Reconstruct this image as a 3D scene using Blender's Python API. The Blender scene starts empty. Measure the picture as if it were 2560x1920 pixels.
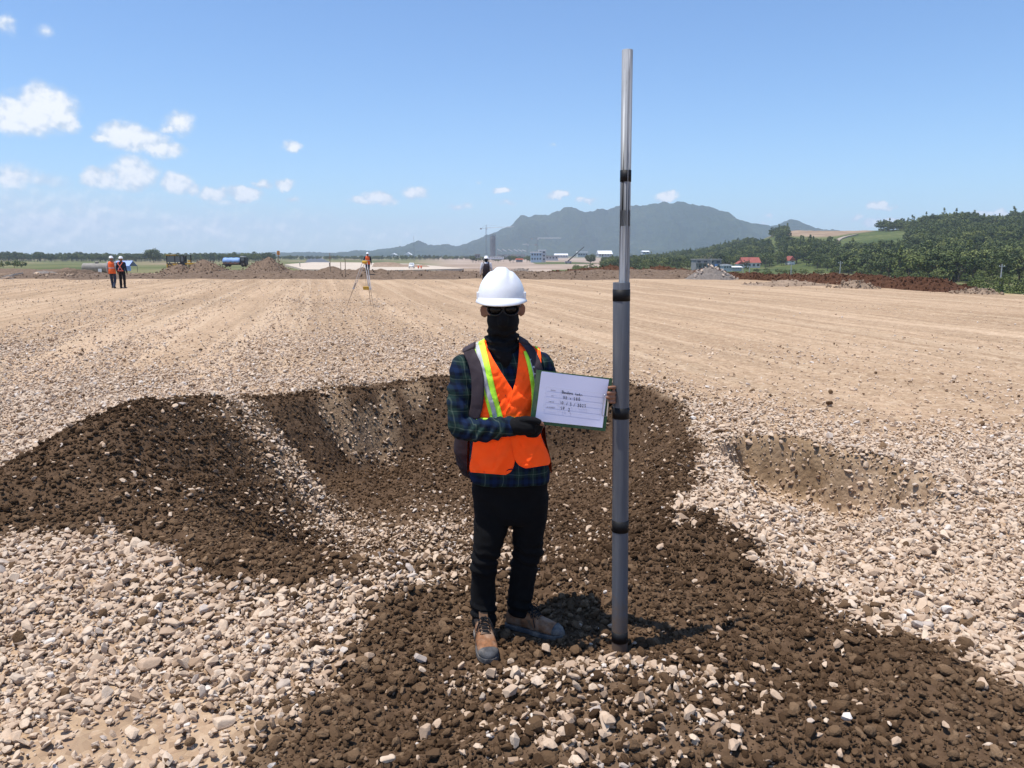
import bpy, bmesh, math, random
import numpy as np
from mathutils import Vector, Matrix, Euler

random.seed(7)
rng = np.random.default_rng(11)
scene = bpy.context.scene
col = scene.collection
R = math.radians

# ------------------------------------------------------------------ camera
FPX, PITCH, CAMH = 1923.0, R(9.55), 1.80          # focal length in pixels of the 2560 wide photograph
cam_d = bpy.data.cameras.new('camera')
cam_d.sensor_width = 36.0
cam_d.lens = 36.0 * FPX / 2560.0
cam_d.clip_start, cam_d.clip_end = 0.05, 40000.0
cam = bpy.data.objects.new('camera', cam_d)
col.objects.link(cam)
cam.location = (0, 0, CAMH)
cam.rotation_euler = (R(90) - PITCH, 0, 0)
scene.camera = cam

# ------------------------------------------------------------------ sun, exposure
SUN_EL = R(74.5)
SH = Vector((0.95, 0.31)).normalized()             # direction in which shadows fall on the ground
S = Vector((-SH.x * math.cos(SUN_EL), -SH.y * math.cos(SUN_EL), math.sin(SUN_EL)))
sun_d = bpy.data.lights.new('sun', 'SUN')
sun_d.energy = 4.4
sun_d.angle = R(0.53)
sun_d.color = (1.0, 0.955, 0.89)
sun = bpy.data.objects.new('sun', sun_d)
col.objects.link(sun)
sun.location = (0, 0, 60)
sun.rotation_euler = S.to_track_quat('Z', 'Y').to_euler()

scene.view_settings.view_transform = 'Standard'
scene.view_settings.look = 'None'
scene.view_settings.gamma = 1.0
scene.view_settings.use_curve_mapping = False
scene.view_settings.exposure = 0.30
scene.render.engine = 'CYCLES'
scene.cycles.use_denoising = True
scene.cycles.denoiser = 'OPENIMAGEDENOISE'
scene.cycles.max_bounces = 5
scene.cycles.diffuse_bounces = 2
scene.cycles.volume_bounces = 2
scene.cycles.transparent_max_bounces = 8
scene.cycles.caustics_reflective = False
scene.cycles.caustics_refractive = False


def direction(u, v):
    """photograph pixel -> direction in the place"""
    cx, cy = (u - 1280) / FPX, (960 - v) / FPX
    return Vector((cx, math.cos(PITCH) + cy * math.sin(PITCH), -math.sin(PITCH) + cy * math.cos(PITCH)))


def at(u, v, Y):
    """photograph pixel at a distance Y in front of the camera -> point"""
    d = direction(u, v)
    t = Y / d.y
    return Vector((d.x * t, Y, CAMH + d.z * t))


def gnd(u, v, z=0.0):
    """photograph pixel on the level z -> point"""
    d = direction(u, v)
    t = (z - CAMH) / d.z
    return Vector((d.x * t, d.y * t, z))


# ------------------------------------------------------------------ node helper
class NT:
    def __init__(self, tree):
        self.t = tree
        self.n = tree.nodes
        self.l = tree.links

    def node(self, kind, ins=None, **props):
        nd = self.n.new(kind)
        for k, v in props.items():
            setattr(nd, k, v)
        for k, v in (ins or {}).items():
            self.put(nd.inputs[k], v)
        return nd

    def put(self, sock, v):
        if isinstance(v, bpy.types.NodeSocket):
            self.l.new(v, sock)
        else:
            if sock.type == 'RGBA' and len(v) == 3:
                v = (*v, 1.0)
            sock.default_value = v

    def math(self, op, a, b=0.0, c=None, clamp=False):
        nd = self.n.new('ShaderNodeMath')
        nd.operation = op
        nd.use_clamp = clamp
        self.put(nd.inputs[0], a)
        self.put(nd.inputs[1], b)
        if c is not None:
            self.put(nd.inputs[2], c)
        return nd.outputs[0]

    def vmath(self, op, a, b=(0, 0, 0)):
        nd = self.n.new('ShaderNodeVectorMath')
        nd.operation = op
        self.put(nd.inputs[0], a)
        if op == 'SCALE':
            self.put(nd.inputs['Scale'], b)
        else:
            self.put(nd.inputs[1], b)
        return nd.outputs['Value'] if op in ('LENGTH', 'DOT_PRODUCT', 'DISTANCE') else nd.outputs['Vector']

    def mix(self, fac, a, b, blend='MIX'):
        nd = self.n.new('ShaderNodeMix')
        nd.data_type = 'RGBA'
        nd.blend_type = blend
        self.put(nd.inputs['Factor'], fac)
        self.put(nd.inputs['A'], a)
        self.put(nd.inputs['B'], b)
        return nd.outputs['Result']

    def ramp(self, fac, stops, interp='LINEAR'):
        nd = self.n.new('ShaderNodeValToRGB')
        cr = nd.color_ramp
        cr.interpolation = interp
        while len(cr.elements) < len(stops):
            cr.elements.new(0.5)
        for e, (p, c) in zip(cr.elements, stops):
            e.position = p
            e.color = (*c, 1.0) if len(c) == 3 else c
        self.put(nd.inputs['Fac'], fac)
        return nd.outputs['Color']

    def smooth(self, x, a, b):
        nd = self.n.new('ShaderNodeMapRange')
        nd.interpolation_type = 'SMOOTHSTEP'
        self.put(nd.inputs['Value'], x)
        nd.inputs['From Min'].default_value = a
        nd.inputs['From Max'].default_value = b
        return nd.outputs['Result']

    def noise(self, vec, scale, detail=4.0, rough=0.55, out='Fac', dim='3D', distortion=0.0):
        nd = self.n.new('ShaderNodeTexNoise')
        nd.noise_dimensions = dim
        self.put(nd.inputs['Vector'], vec)
        nd.inputs['Scale'].default_value = scale
        nd.inputs['Detail'].default_value = detail
        nd.inputs['Roughness'].default_value = rough
        nd.inputs['Distortion'].default_value = distortion
        return nd.outputs['Factor' if out == 'Fac' and 'Factor' in nd.outputs else out]


def material(name, base=(0.5, 0.5, 0.5), rough=0.8, metal=0.0, spec=0.3):
    m = bpy.data.materials.new(name)
    m.use_nodes = True
    nt = NT(m.node_tree)
    b = m.node_tree.nodes['Principled BSDF']
    b.inputs['Base Color'].default_value = (*base, 1)
    b.inputs['Roughness'].default_value = rough
    b.inputs['Metallic'].default_value = metal
    b.inputs['Specular IOR Level'].default_value = spec
    return m, nt, b


def mottled(name, base, rough=0.8, amount=0.25, scale=8.0, bump=0.0, bscale=None, metal=0.0, spec=0.3, dust=0.0):
    """a plain coloured surface with uneven tone, a little wear and fine relief"""
    m, nt, b = material(name, base, rough, metal, spec)
    co = nt.node('ShaderNodeTexCoord').outputs['Object']
    n = nt.noise(co, scale, 5, 0.6)
    lo = tuple(c * (1 - amount) for c in base)
    hi = tuple(min(1, c * (1 + amount)) for c in base)
    c = nt.ramp(n, [(0.3, lo), (0.7, hi)])
    if dust:
        n2 = nt.noise(co, scale * 0.35, 6, 0.65)
        c = nt.mix(nt.math('MULTIPLY', nt.smooth(n2, 0.42, 0.75), dust), c, (0.42, 0.34, 0.26))
    nt.put(b.inputs['Base Color'], c)
    if bump:
        bn = nt.noise(co, bscale or scale * 6, 4, 0.6)
        bp = nt.node('ShaderNodeBump', {'Height': bn, 'Strength': 0.6, 'Distance': bump})
        nt.put(b.inputs['Normal'], bp.outputs['Normal'])
    return m


# ------------------------------------------------------------------ world: clear sky with fair weather cumulus
world = bpy.data.worlds.new('World')
scene.world = world
world.use_nodes = True
wt = NT(world.node_tree)
for n in list(wt.n):
    wt.n.remove(n)
sky = wt.node('ShaderNodeTexSky', sky_type='NISHITA', sun_disc=False, sun_elevation=SUN_EL,
              sun_rotation=math.atan2(S.x, S.y), altitude=60.0, air_density=1.0, dust_density=0.4, ozone_density=1.2)
dirv = wt.node('ShaderNodeTexCoord').outputs['Generated']
sep = wt.node('ShaderNodeSeparateXYZ', {'Vector': dirv})
az = wt.math('ARCTAN2', sep.outputs['X'], sep.outputs['Y'])
el = wt.math('ARCSINE', sep.outputs['Z'])
# clouds: (u, v, half width, half height, opacity) as seen, turned into azimuth and elevation
CLOUDS = [(60, 275, 85, 40, 1), (110, 255, 70, 46, 1), (150, 290, 42, 24, .95), (20, 285, 60, 34, .95),
          (310, 325, 52, 28, 1), (345, 345, 72, 30, .9), (400, 368, 58, 19, .85), (262, 335, 32, 13, .75),
          (446, 302, 38, 28, .72), (425, 322, 30, 12, .6), (732, 366, 34, 13, .75),
          (25, 435, 75, 30, .6), (110, 448, 80, 22, .38), (255, 432, 46, 26, .85), (335, 422, 56, 34, .8), (300, 446, 90, 22, .5),
          (440, 450, 42, 28, .9), (480, 468, 26, 14, .7), (540, 478, 40, 18, .9), (610, 480, 46, 20, .95), (560, 500, 60, 16, .35),
          (655, 454, 26, 12, .75), (712, 458, 30, 14, .8), (735, 500, 30, 9, .5),
          (900, 500, 36, 12, .7), (945, 490, 48, 18, .9), (1035, 476, 38, 18, .8),
          (1255, 471, 26, 11, 1), (1150, 512, 36, 10, .5), (1262, 508, 34, 8, .4), (1200, 451, 10, 6, .3),
          (1394, 482, 29, 10, 1), (1450, 503, 18, 9, .6), (1474, 504, 22, 8, .7), (1672, 486, 36, 12, .95), (1680, 478, 18, 10, .9),
          (2200, 514, 28, 12, 1), (2205, 508, 16, 10, 1), (2147, 546, 17, 7, .7), (1926, 536, 10, 6, .5), (1918, 553, 10, 6, .45),
          (2440, 540, 36, 12, .95), (2505, 532, 24, 10, 1), (2230, 556, 26, 10, .8), (2180, 560, 22, 8, .7),
          (115, 74, 24, 16, .4), (8, 52, 22, 20, .42), (1386, 361, 14, 8, .25), (150, 500, 160, 22, .3), (420, 520, 200, 20, .22), (980, 545, 160, 14, .15), (120, 530, 460, 95, .45), (520, 555, 520, 70, .38), (950, 575, 420, 50, .28)]
ae = wt.node('ShaderNodeCombineXYZ', {'X': az, 'Y': el}).outputs[0]
warp1 = wt.noise(ae, 34.0, 7, 0.62, out='Color')
wv = wt.vmath('SUBTRACT', warp1, (0.5, 0.5, 0.5))
p1 = wt.vmath('ADD', ae, wt.vmath('MULTIPLY', wv, (0.034, 0.026, 0)))
dens = None
for (u, v, hw, hh, op) in CLOUDS:
    d = direction(u, v)
    a0 = math.atan2(d.x, d.y)
    e0 = math.atan2(d.z, math.hypot(d.x, d.y))
    q = wt.vmath('MULTIPLY', wt.vmath('SUBTRACT', p1, (a0, e0 - 0.25 * hh / FPX, 0)), (FPX / (hw * 1.12), FPX / (hh * 1.25), 0))
    r = wt.vmath('LENGTH', q)
    k = wt.math('MULTIPLY', wt.math('SUBTRACT', 1.0, r, clamp=True), op * 1.5)
    dens = k if dens is None else wt.math('MAXIMUM', dens, k)
# the sky goes on behind the camera with the same kind of scattered cloud
big = wt.noise(wt.vmath('MULTIPLY', ae, (1.0, 2.2, 1)), 5.0, 6, 0.6)
behind = wt.math('MULTIPLY', wt.smooth(wt.math('ABSOLUTE', az), 0.70, 0.86), wt.smooth(el, 0.03, 0.12))
behind = wt.math('MULTIPLY', behind, wt.math('SUBTRACT', 1.0, wt.smooth(el, 0.5, 0.8)))
dens = wt.math('MAXIMUM', dens, wt.math('MULTIPLY', behind, wt.smooth(big, 0.6, 0.75)))
b1 = wt.noise(ae, 52.0, 4, 0.55)
b2 = wt.noise(wt.vmath('ADD', ae, (-0.0026, 0.0055, 0)), 52.0, 4, 0.55)
dens2 = wt.math('MULTIPLY', dens, wt.math('ADD', 0.35, wt.math('MULTIPLY', b1, 1.3)))
halo = wt.math('MULTIPLY', wt.math('MULTIPLY', wt.smooth(dens, 0.0, 0.9), wt.smooth(wt.noise(wt.vmath('MULTIPLY', ae, (0.6, 1.6, 1)), 22.0, 4, 0.6), 0.25, 0.75)), 0.55)
alpha = wt.math('MAXIMUM', wt.math('MULTIPLY', wt.smooth(dens2, 0.02, 0.74), 0.95), halo)
relief = wt.math('ADD', wt.math('MULTIPLY', wt.math('SUBTRACT', b1, b2), 2.4), dens2)
ccol = wt.mix(wt.smooth(relief, 0.0, 1.15), (3.6, 4.25, 5.1), (6.3, 6.35, 6.45))
skyc = wt.mix(1.0, sky.outputs['Color'], (0.60, 0.79, 1.0), 'MULTIPLY')
final = wt.mix(alpha, skyc, ccol)
bg = wt.node('ShaderNodeBackground', {'Color': final, 'Strength': 0.14})
world.cycles.sampling_method = 'MANUAL'
world.cycles.sample_map_resolution = 256
wo = wt.node('ShaderNodeOutputWorld', {'Surface': bg.outputs[0]})


# ------------------------------------------------------------------ numeric noise
def _hash(ix, iy, seed):
    h = (ix.astype(np.int64) * 374761393 + iy.astype(np.int64) * 668265263 + seed * 1442695041) & 0xFFFFFFFF
    h = ((h ^ (h >> 13)) * 1274126177) & 0xFFFFFFFF
    return ((h ^ (h >> 16)) & 0xFFFF) / 65535.0


def vnoise(x, y, seed=0):
    xi, yi = np.floor(x), np.floor(y)
    fx, fy = x - xi, y - yi
    fx = fx * fx * fx * (fx * (fx * 6 - 15) + 10)
    fy = fy * fy * fy * (fy * (fy * 6 - 15) + 10)
    a, b = _hash(xi, yi, seed), _hash(xi + 1, yi, seed)
    c, d = _hash(xi, yi + 1, seed), _hash(xi + 1, yi + 1, seed)
    return (a + (b - a) * fx) * (1 - fy) + (c + (d - c) * fx) * fy


def fbm(x, y, octaves=4, seed=0, gain=0.5):
    s, amp, tot = 0.0, 1.0, 0.0
    for o in range(octaves):
        s = s + amp * (vnoise(x * 2 ** o + 17.3 * o, y * 2 ** o - 9.1 * o, seed + o) - 0.5)
        tot += amp
        amp *= gain
    return s / tot * 2.0            # about -1 .. 1


def noise3(p, seed=0):
    """cheap smooth 3-D noise, p (n,3) -> (n,) in about -1..1"""
    a = fbm(p[:, 0] + 0.37 * p[:, 2], p[:, 1] - 0.21 * p[:, 2] + 5, 2, seed)
    b = fbm(p[:, 1] + 0.29 * p[:, 0] + 11, p[:, 2] + 0.33 * p[:, 0], 2, seed + 31)
    return 0.6 * (a + b)


def sstep(x, a, b):
    t = np.clip((x - a) / (b - a), 0, 1)
    return t * t * (3 - 2 * t)


def poly_sd(x, y, poly):
    """signed distance to a closed polygon, positive inside"""
    P = np.asarray(poly, float)
    d = np.full(x.shape, 1e18)
    inside = np.zeros(x.shape, bool)
    n = len(P)
    for i in range(n):
        ax, ay = P[i]
        bx, by = P[(i + 1) % n]
        ex, ey = bx - ax, by - ay
        t = np.clip(((x - ax) * ex + (y - ay) * ey) / (ex * ex + ey * ey), 0, 1)
        d = np.minimum(d, (x - ax - t * ex) ** 2 + (y - ay - t * ey) ** 2)
        c = ((ay > y) != (by > y))
        if ey != 0:
            inside ^= c & (x < ex * (y - ay) / ey + ax)
    d = np.sqrt(d)
    return np.where(inside, d, -d)


def line_d(x, y, pts):
    """distance to a polyline and the position 0..1 along it"""
    P = np.asarray(pts, float)
    best = np.full(x.shape, 1e18)
    pos = np.zeros(x.shape)
    n = len(P) - 1
    for i in range(n):
        ax, ay = P[i]
        bx, by = P[i + 1]
        ex, ey = bx - ax, by - ay
        t = np.clip(((x - ax) * ex + (y - ay) * ey) / (ex * ex + ey * ey), 0, 1)
        d = (x - ax - t * ex) ** 2 + (y - ay - t * ey) ** 2
        m = d < best
        best = np.where(m, d, best)
        pos = np.where(m, (i + t) / n, pos)
    return np.sqrt(best), pos


# ------------------------------------------------------------------ object helpers
def tag(o, label=None, cat=None, group=None, kind=None):
    if label:
        o['label'] = label
    if cat:
        o['category'] = cat
    if group:
        o['group'] = group
    if kind:
        o['kind'] = kind
    return o


def empty(name, loc=(0, 0, 0), rz=0.0):
    o = bpy.data.objects.new(name, None)
    o.empty_display_size = 0.1
    col.objects.link(o)
    o.location = loc
    o.rotation_euler = (0, 0, rz)
    return o


def link_mesh(name, me, mat=None, parent=None, smooth=False):
    o = bpy.data.objects.new(name, me)
    col.objects.link(o)
    if mat is not None and len(me.materials) == 0:
        me.materials.append(mat)
    if smooth:
        me.polygons.foreach_set('use_smooth', np.ones(len(me.polygons), bool))
    if parent is not None:
        o.parent = parent
    return o


def np_mesh(name, verts, faces):
    """faces (m,k) integer array or list of lists"""
    me = bpy.data.meshes.new(name)
    verts = np.asarray(verts, np.float32)
    if isinstance(faces, np.ndarray):
        m, k = faces.shape
        me.vertices.add(len(verts))
        me.vertices.foreach_set('co', verts.ravel())
        me.loops.add(m * k)
        me.loops.foreach_set('vertex_index', faces.astype(np.int32).ravel())
        me.polygons.add(m)
        me.polygons.foreach_set('loop_start', np.arange(0, m * k, k, dtype=np.int32))
        me.polygons.foreach_set('loop_total', np.full(m, k, np.int32))
        me.update(calc_edges=True)
        me.validate()
    else:
        me.from_pydata([tuple(map(float, v)) for v in verts], [], [tuple(f) for f in faces])
        me.update()
    return me


def grid_faces(nx, ny):
    i = np.arange(nx - 1)[None, :] + np.arange(ny - 1)[:, None] * nx
    i = i.ravel()
    return np.stack([i, i + 1, i + nx + 1, i + nx], 1)


def set_attr(me, name, vals):
    a = me.attributes.new(name, 'FLOAT', 'POINT')
    a.data.foreach_set('value', np.asarray(vals, np.float32))


class MB:
    """collects boxes, bars, lathes and tubes into ONE mesh"""
    def __init__(self):
        self.v, self.f = [], []

    def add(self, verts, faces):
        k = len(self.v)
        self.v += [tuple(map(float, p)) for p in verts]
        self.f += [tuple(i + k for i in f) for f in faces]
        return self

    def box(self, c, s, rot=None, taper=1.0):
        x, y, z = (q / 2 for q in s)
        pts = [Vector((sx * x * (taper if sz > 0 else 1), sy * y * (taper if sz > 0 else 1), sz * z))
               for sz in (-1, 1) for sy in (-1, 1) for sx in (-1, 1)]
        if rot is not None:
            M = Euler(rot).to_matrix()
            pts = [M @ p for p in pts]
        c = Vector(c)
        return self.add([p + c for p in pts],
                        [(0, 2, 3, 1), (4, 5, 7, 6), (0, 1, 5, 4), (2, 6, 7, 3), (0, 4, 6, 2), (1, 3, 7, 5)])

    def tube(self, pts, rad, n=10, cap=True):
        pts = [Vector(p) for p in pts]
        if not hasattr(rad, '__len__'):
            rad = [rad] * len(pts)
        rings = []
        up = None
        for i, p in enumerate(pts):
            t = (pts[min(i + 1, len(pts) - 1)] - pts[max(i - 1, 0)]).normalized()
            if up is None:
                up = Vector((0, 0, 1)) if abs(t.z) < 0.9 else Vector((1, 0, 0))
            a = t.cross(up).normalized()
            b = a.cross(t).normalized()
            up = b
            rings.append([p + (a * math.cos(2 * math.pi * k / n) + b * math.sin(2 * math.pi * k / n)) * rad[i] for k in range(n)])
        v = [q for r in rings for q in r]
        f = [(i * n + k, i * n + (k + 1) % n, (i + 1) * n + (k + 1) % n, (i + 1) * n + k)
             for i in range(len(pts) - 1) for k in range(n)]
        if cap:
            f.append(tuple(range(n - 1, -1, -1)))
            f.append(tuple((len(pts) - 1) * n + k for k in range(n)))
        return self.add(v, f)

    def loft(self, rings, cap=True, close=True):
        n = len(rings[0])
        v = [q for r in rings for q in r]
        f = []
        for i in range(len(rings) - 1):
            for k in range(n if close else n - 1):
                f.append((i * n + k, i * n + (k + 1) % n, (i + 1) * n + (k + 1) % n, (i + 1) * n + k))
        if cap:
            f.append(tuple(range(n - 1, -1, -1)))
            f.append(tuple((len(rings) - 1) * n + k for k in range(n)))
        return self.add(v, f)

    def lathe(self, prof, n=20, c=(0, 0, 0), axis='z'):
        rings = []
        for r, h in prof:
            ring = []
            for k in range(n):
                a = 2 * math.pi * k / n
                x, y = r * math.cos(a), r * math.sin(a)
                q = {'z': (x, y, h), 'x': (h, x, y), 'y': (y, h, x)}[axis]
                ring.append((q[0] + c[0], q[1] + c[1], q[2] + c[2]))
            rings.append(ring)
        return self.loft(rings)

    def prism(self, poly, y0, y1):
        """polygon in x,z pushed along y"""
        n = len(poly)
        v = [(x, y0, z) for x, z in poly] + [(x, y1, z) for x, z in poly]
        f = [tuple(range(n)), tuple(range(2 * n - 1, n - 1, -1))]
        f += [(i, i + n, (i + 1) % n + n, (i + 1) % n) for i in range(n)]
        return self.add(v, f)

    def build(self, name, mat, parent=None, smooth=False, bevel=0.0):
        me = bpy.data.meshes.new(name)
        me.from_pydata(self.v, [], self.f)
        bm = bmesh.new()
        bm.from_mesh(me)
        bmesh.ops.recalc_face_normals(bm, faces=bm.faces)
        if bevel:
            ed = [e for e in bm.edges if len(e.link_faces) == 2 and e.calc_face_angle(0) > 0.6]
            bmesh.ops.bevel(bm, geom=ed, offset=bevel, segments=2, profile=0.6, affect='EDGES', clamp_overlap=True)
        bm.to_mesh(me)
        bm.free()
        o = link_mesh(name, me, mat, parent, smooth)
        return o


def copy_tree(o, parent=None):
    c = o.copy()
    col.objects.link(c)
    c.parent = parent
    for ch in o.children:
        copy_tree(ch, c)
    return c


def scatter_stuff(name, pts, rots, scales, pick, sources, extra=None, parent=None):
    """ONE object whose many small pieces are instanced on points by geometry nodes"""
    me = bpy.data.meshes.new(name)
    me.vertices.add(len(pts))
    me.vertices.foreach_set('co', np.asarray(pts, np.float32).ravel())
    for k, arr, typ in (('rot', rots, 'FLOAT_VECTOR'), ('scl', scales, 'FLOAT_VECTOR')):
        a = me.attributes.new(k, typ, 'POINT')
        a.data.foreach_set('vector', np.asarray(arr, np.float32).ravel())
    a = me.attributes.new('pick', 'INT', 'POINT')
    a.data.foreach_set('value', np.asarray(pick, np.int32))
    for k, arr in (extra or {}).items():
        set_attr(me, k, arr)
    o = link_mesh(name, me, None, parent)
    o['kind'] = 'stuff'
    ng = bpy.data.node_groups.new(name + '_scatter', 'GeometryNodeTree')
    ng.interface.new_socket('Geometry', in_out='INPUT', socket_type='NodeSocketGeometry')
    ng.interface.new_socket('Geometry', in_out='OUTPUT', socket_type='NodeSocketGeometry')
    N, L = ng.nodes, ng.links
    gi, go = N.new('NodeGroupInput'), N.new('NodeGroupOutput')
    g2 = N.new('GeometryNodeGeometryToInstance')
    infos = []
    for s in sources:
        oi = N.new('GeometryNodeObjectInfo')
        oi.inputs['Object'].default_value = s
        oi.inputs['As Instance'].default_value = True
        infos.append(oi)
    join = N.new('GeometryNodeJoinGeometry')
    for oi in reversed(infos):
        L.new(oi.outputs['Geometry'], join.inputs[0])

    def named(nm, typ):
        nd = N.new('GeometryNodeInputNamedAttribute')
        nd.data_type = typ
        nd.inputs['Name'].default_value = nm
        return nd.outputs['Attribute']
    iop = N.new('GeometryNodeInstanceOnPoints')
    L.new(gi.outputs[0], iop.inputs['Points'])
    L.new(join.outputs[0], iop.inputs['Instance'])
    iop.inputs['Pick Instance'].default_value = True
    L.new(named('pick', 'INT'), iop.inputs['Instance Index'])
    e2r = N.new('FunctionNodeEulerToRotation')
    L.new(named('rot', 'FLOAT_VECTOR'), e2r.inputs[0])
    L.new(e2r.outputs[0], iop.inputs['Rotation'])
    L.new(named('scl', 'FLOAT_VECTOR'), iop.inputs['Scale'])
    L.new(iop.outputs[0], go.inputs[0])
    N.remove(g2)
    md = o.modifiers.new('scatter', 'NODES')
    md.node_group = ng
    return o


def source_object(name, me, mat):
    """a piece kept out of the scene, only there to be scattered"""
    if len(me.materials) == 0:
        me.materials.append(mat)
    return bpy.data.objects.new(name, me)
# ------------------------------------------------------------------ the ground: one sheet to the horizon
RUN = Vector((-0.240, 0.971))                       # direction of the runway being built
PIT = [(-2.45, 5.5), (-2.75, 7.3), (-2.95, 8.9), (-2.5, 10.0), (-1.7, 10.75), (-0.9, 11.2), (0.6, 10.6), (1.5, 10.6), (2.05, 9.8),
       (2.0, 8.4), (1.75, 7.1), (1.35, 5.8), (1.0, 5.0), (0.5, 4.35), (-0.3, 4.35), (-1.1, 4.45), (-1.9, 4.7)]
DARK = [(-4.9, 3.7), (-3.9, 4.35), (-3.15, 4.55), (-2.75, 4.75), (-2.3, 4.5), (-1.8, 4.05), (-1.35, 3.75), (-0.95, 3.75), (-0.62, 3.95),
        (-0.42, 3.95), (-0.65, 3.65), (-0.82, 3.35), (-0.95, 3.1), (-1.05, 2.9), (-0.98, 2.65), (-0.90, 2.4), (-0.85, 1.2), (4.0, 1.0), (3.2, 1.8),
        (2.35, 2.3), (1.98, 2.8), (1.80, 3.2), (1.62, 3.7), (1.40, 4.2), (1.22, 4.75), (1.20, 5.2), (1.42, 5.9), (1.78, 7.1), (2.02, 8.4), (2.08, 9.6),
        (1.6, 10.75), (0.6, 10.85), (-0.9, 11.45), (-1.7, 10.95), (-2.6, 10.3), (-3.3, 9.5), (-3.7, 8.6), (-3.9, 7.6), (-3.75, 6.4), (-3.95, 5.4), (-4.9, 4.6)]
SMALL = [(1.95, 6.95), (2.3, 7.25), (2.6, 6.95), (2.85, 6.6), (3.2, 6.1), (3.3, 5.6), (3.0, 5.2), (2.6, 5.3), (2.2, 5.0), (1.8, 5.4), (1.85, 6.2)]
PALE_STREAK = [(-3.5, 9.0), (-2.85, 8.3), (-2.25, 7.75), (-1.7, 7.4)]
MOUND = [(-4.6, 4.3), (-3.7, 4.95), (-3.35, 5.6), (-3.25, 6.5), (-3.35, 7.6), (-3.25, 8.9)]


def edge_dist(x, y):
    """distance beyond the right edge of the filled platform (positive outside)"""
    return ((x - 24.0) * RUN.y - (y - 34.0) * RUN.x)


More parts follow.
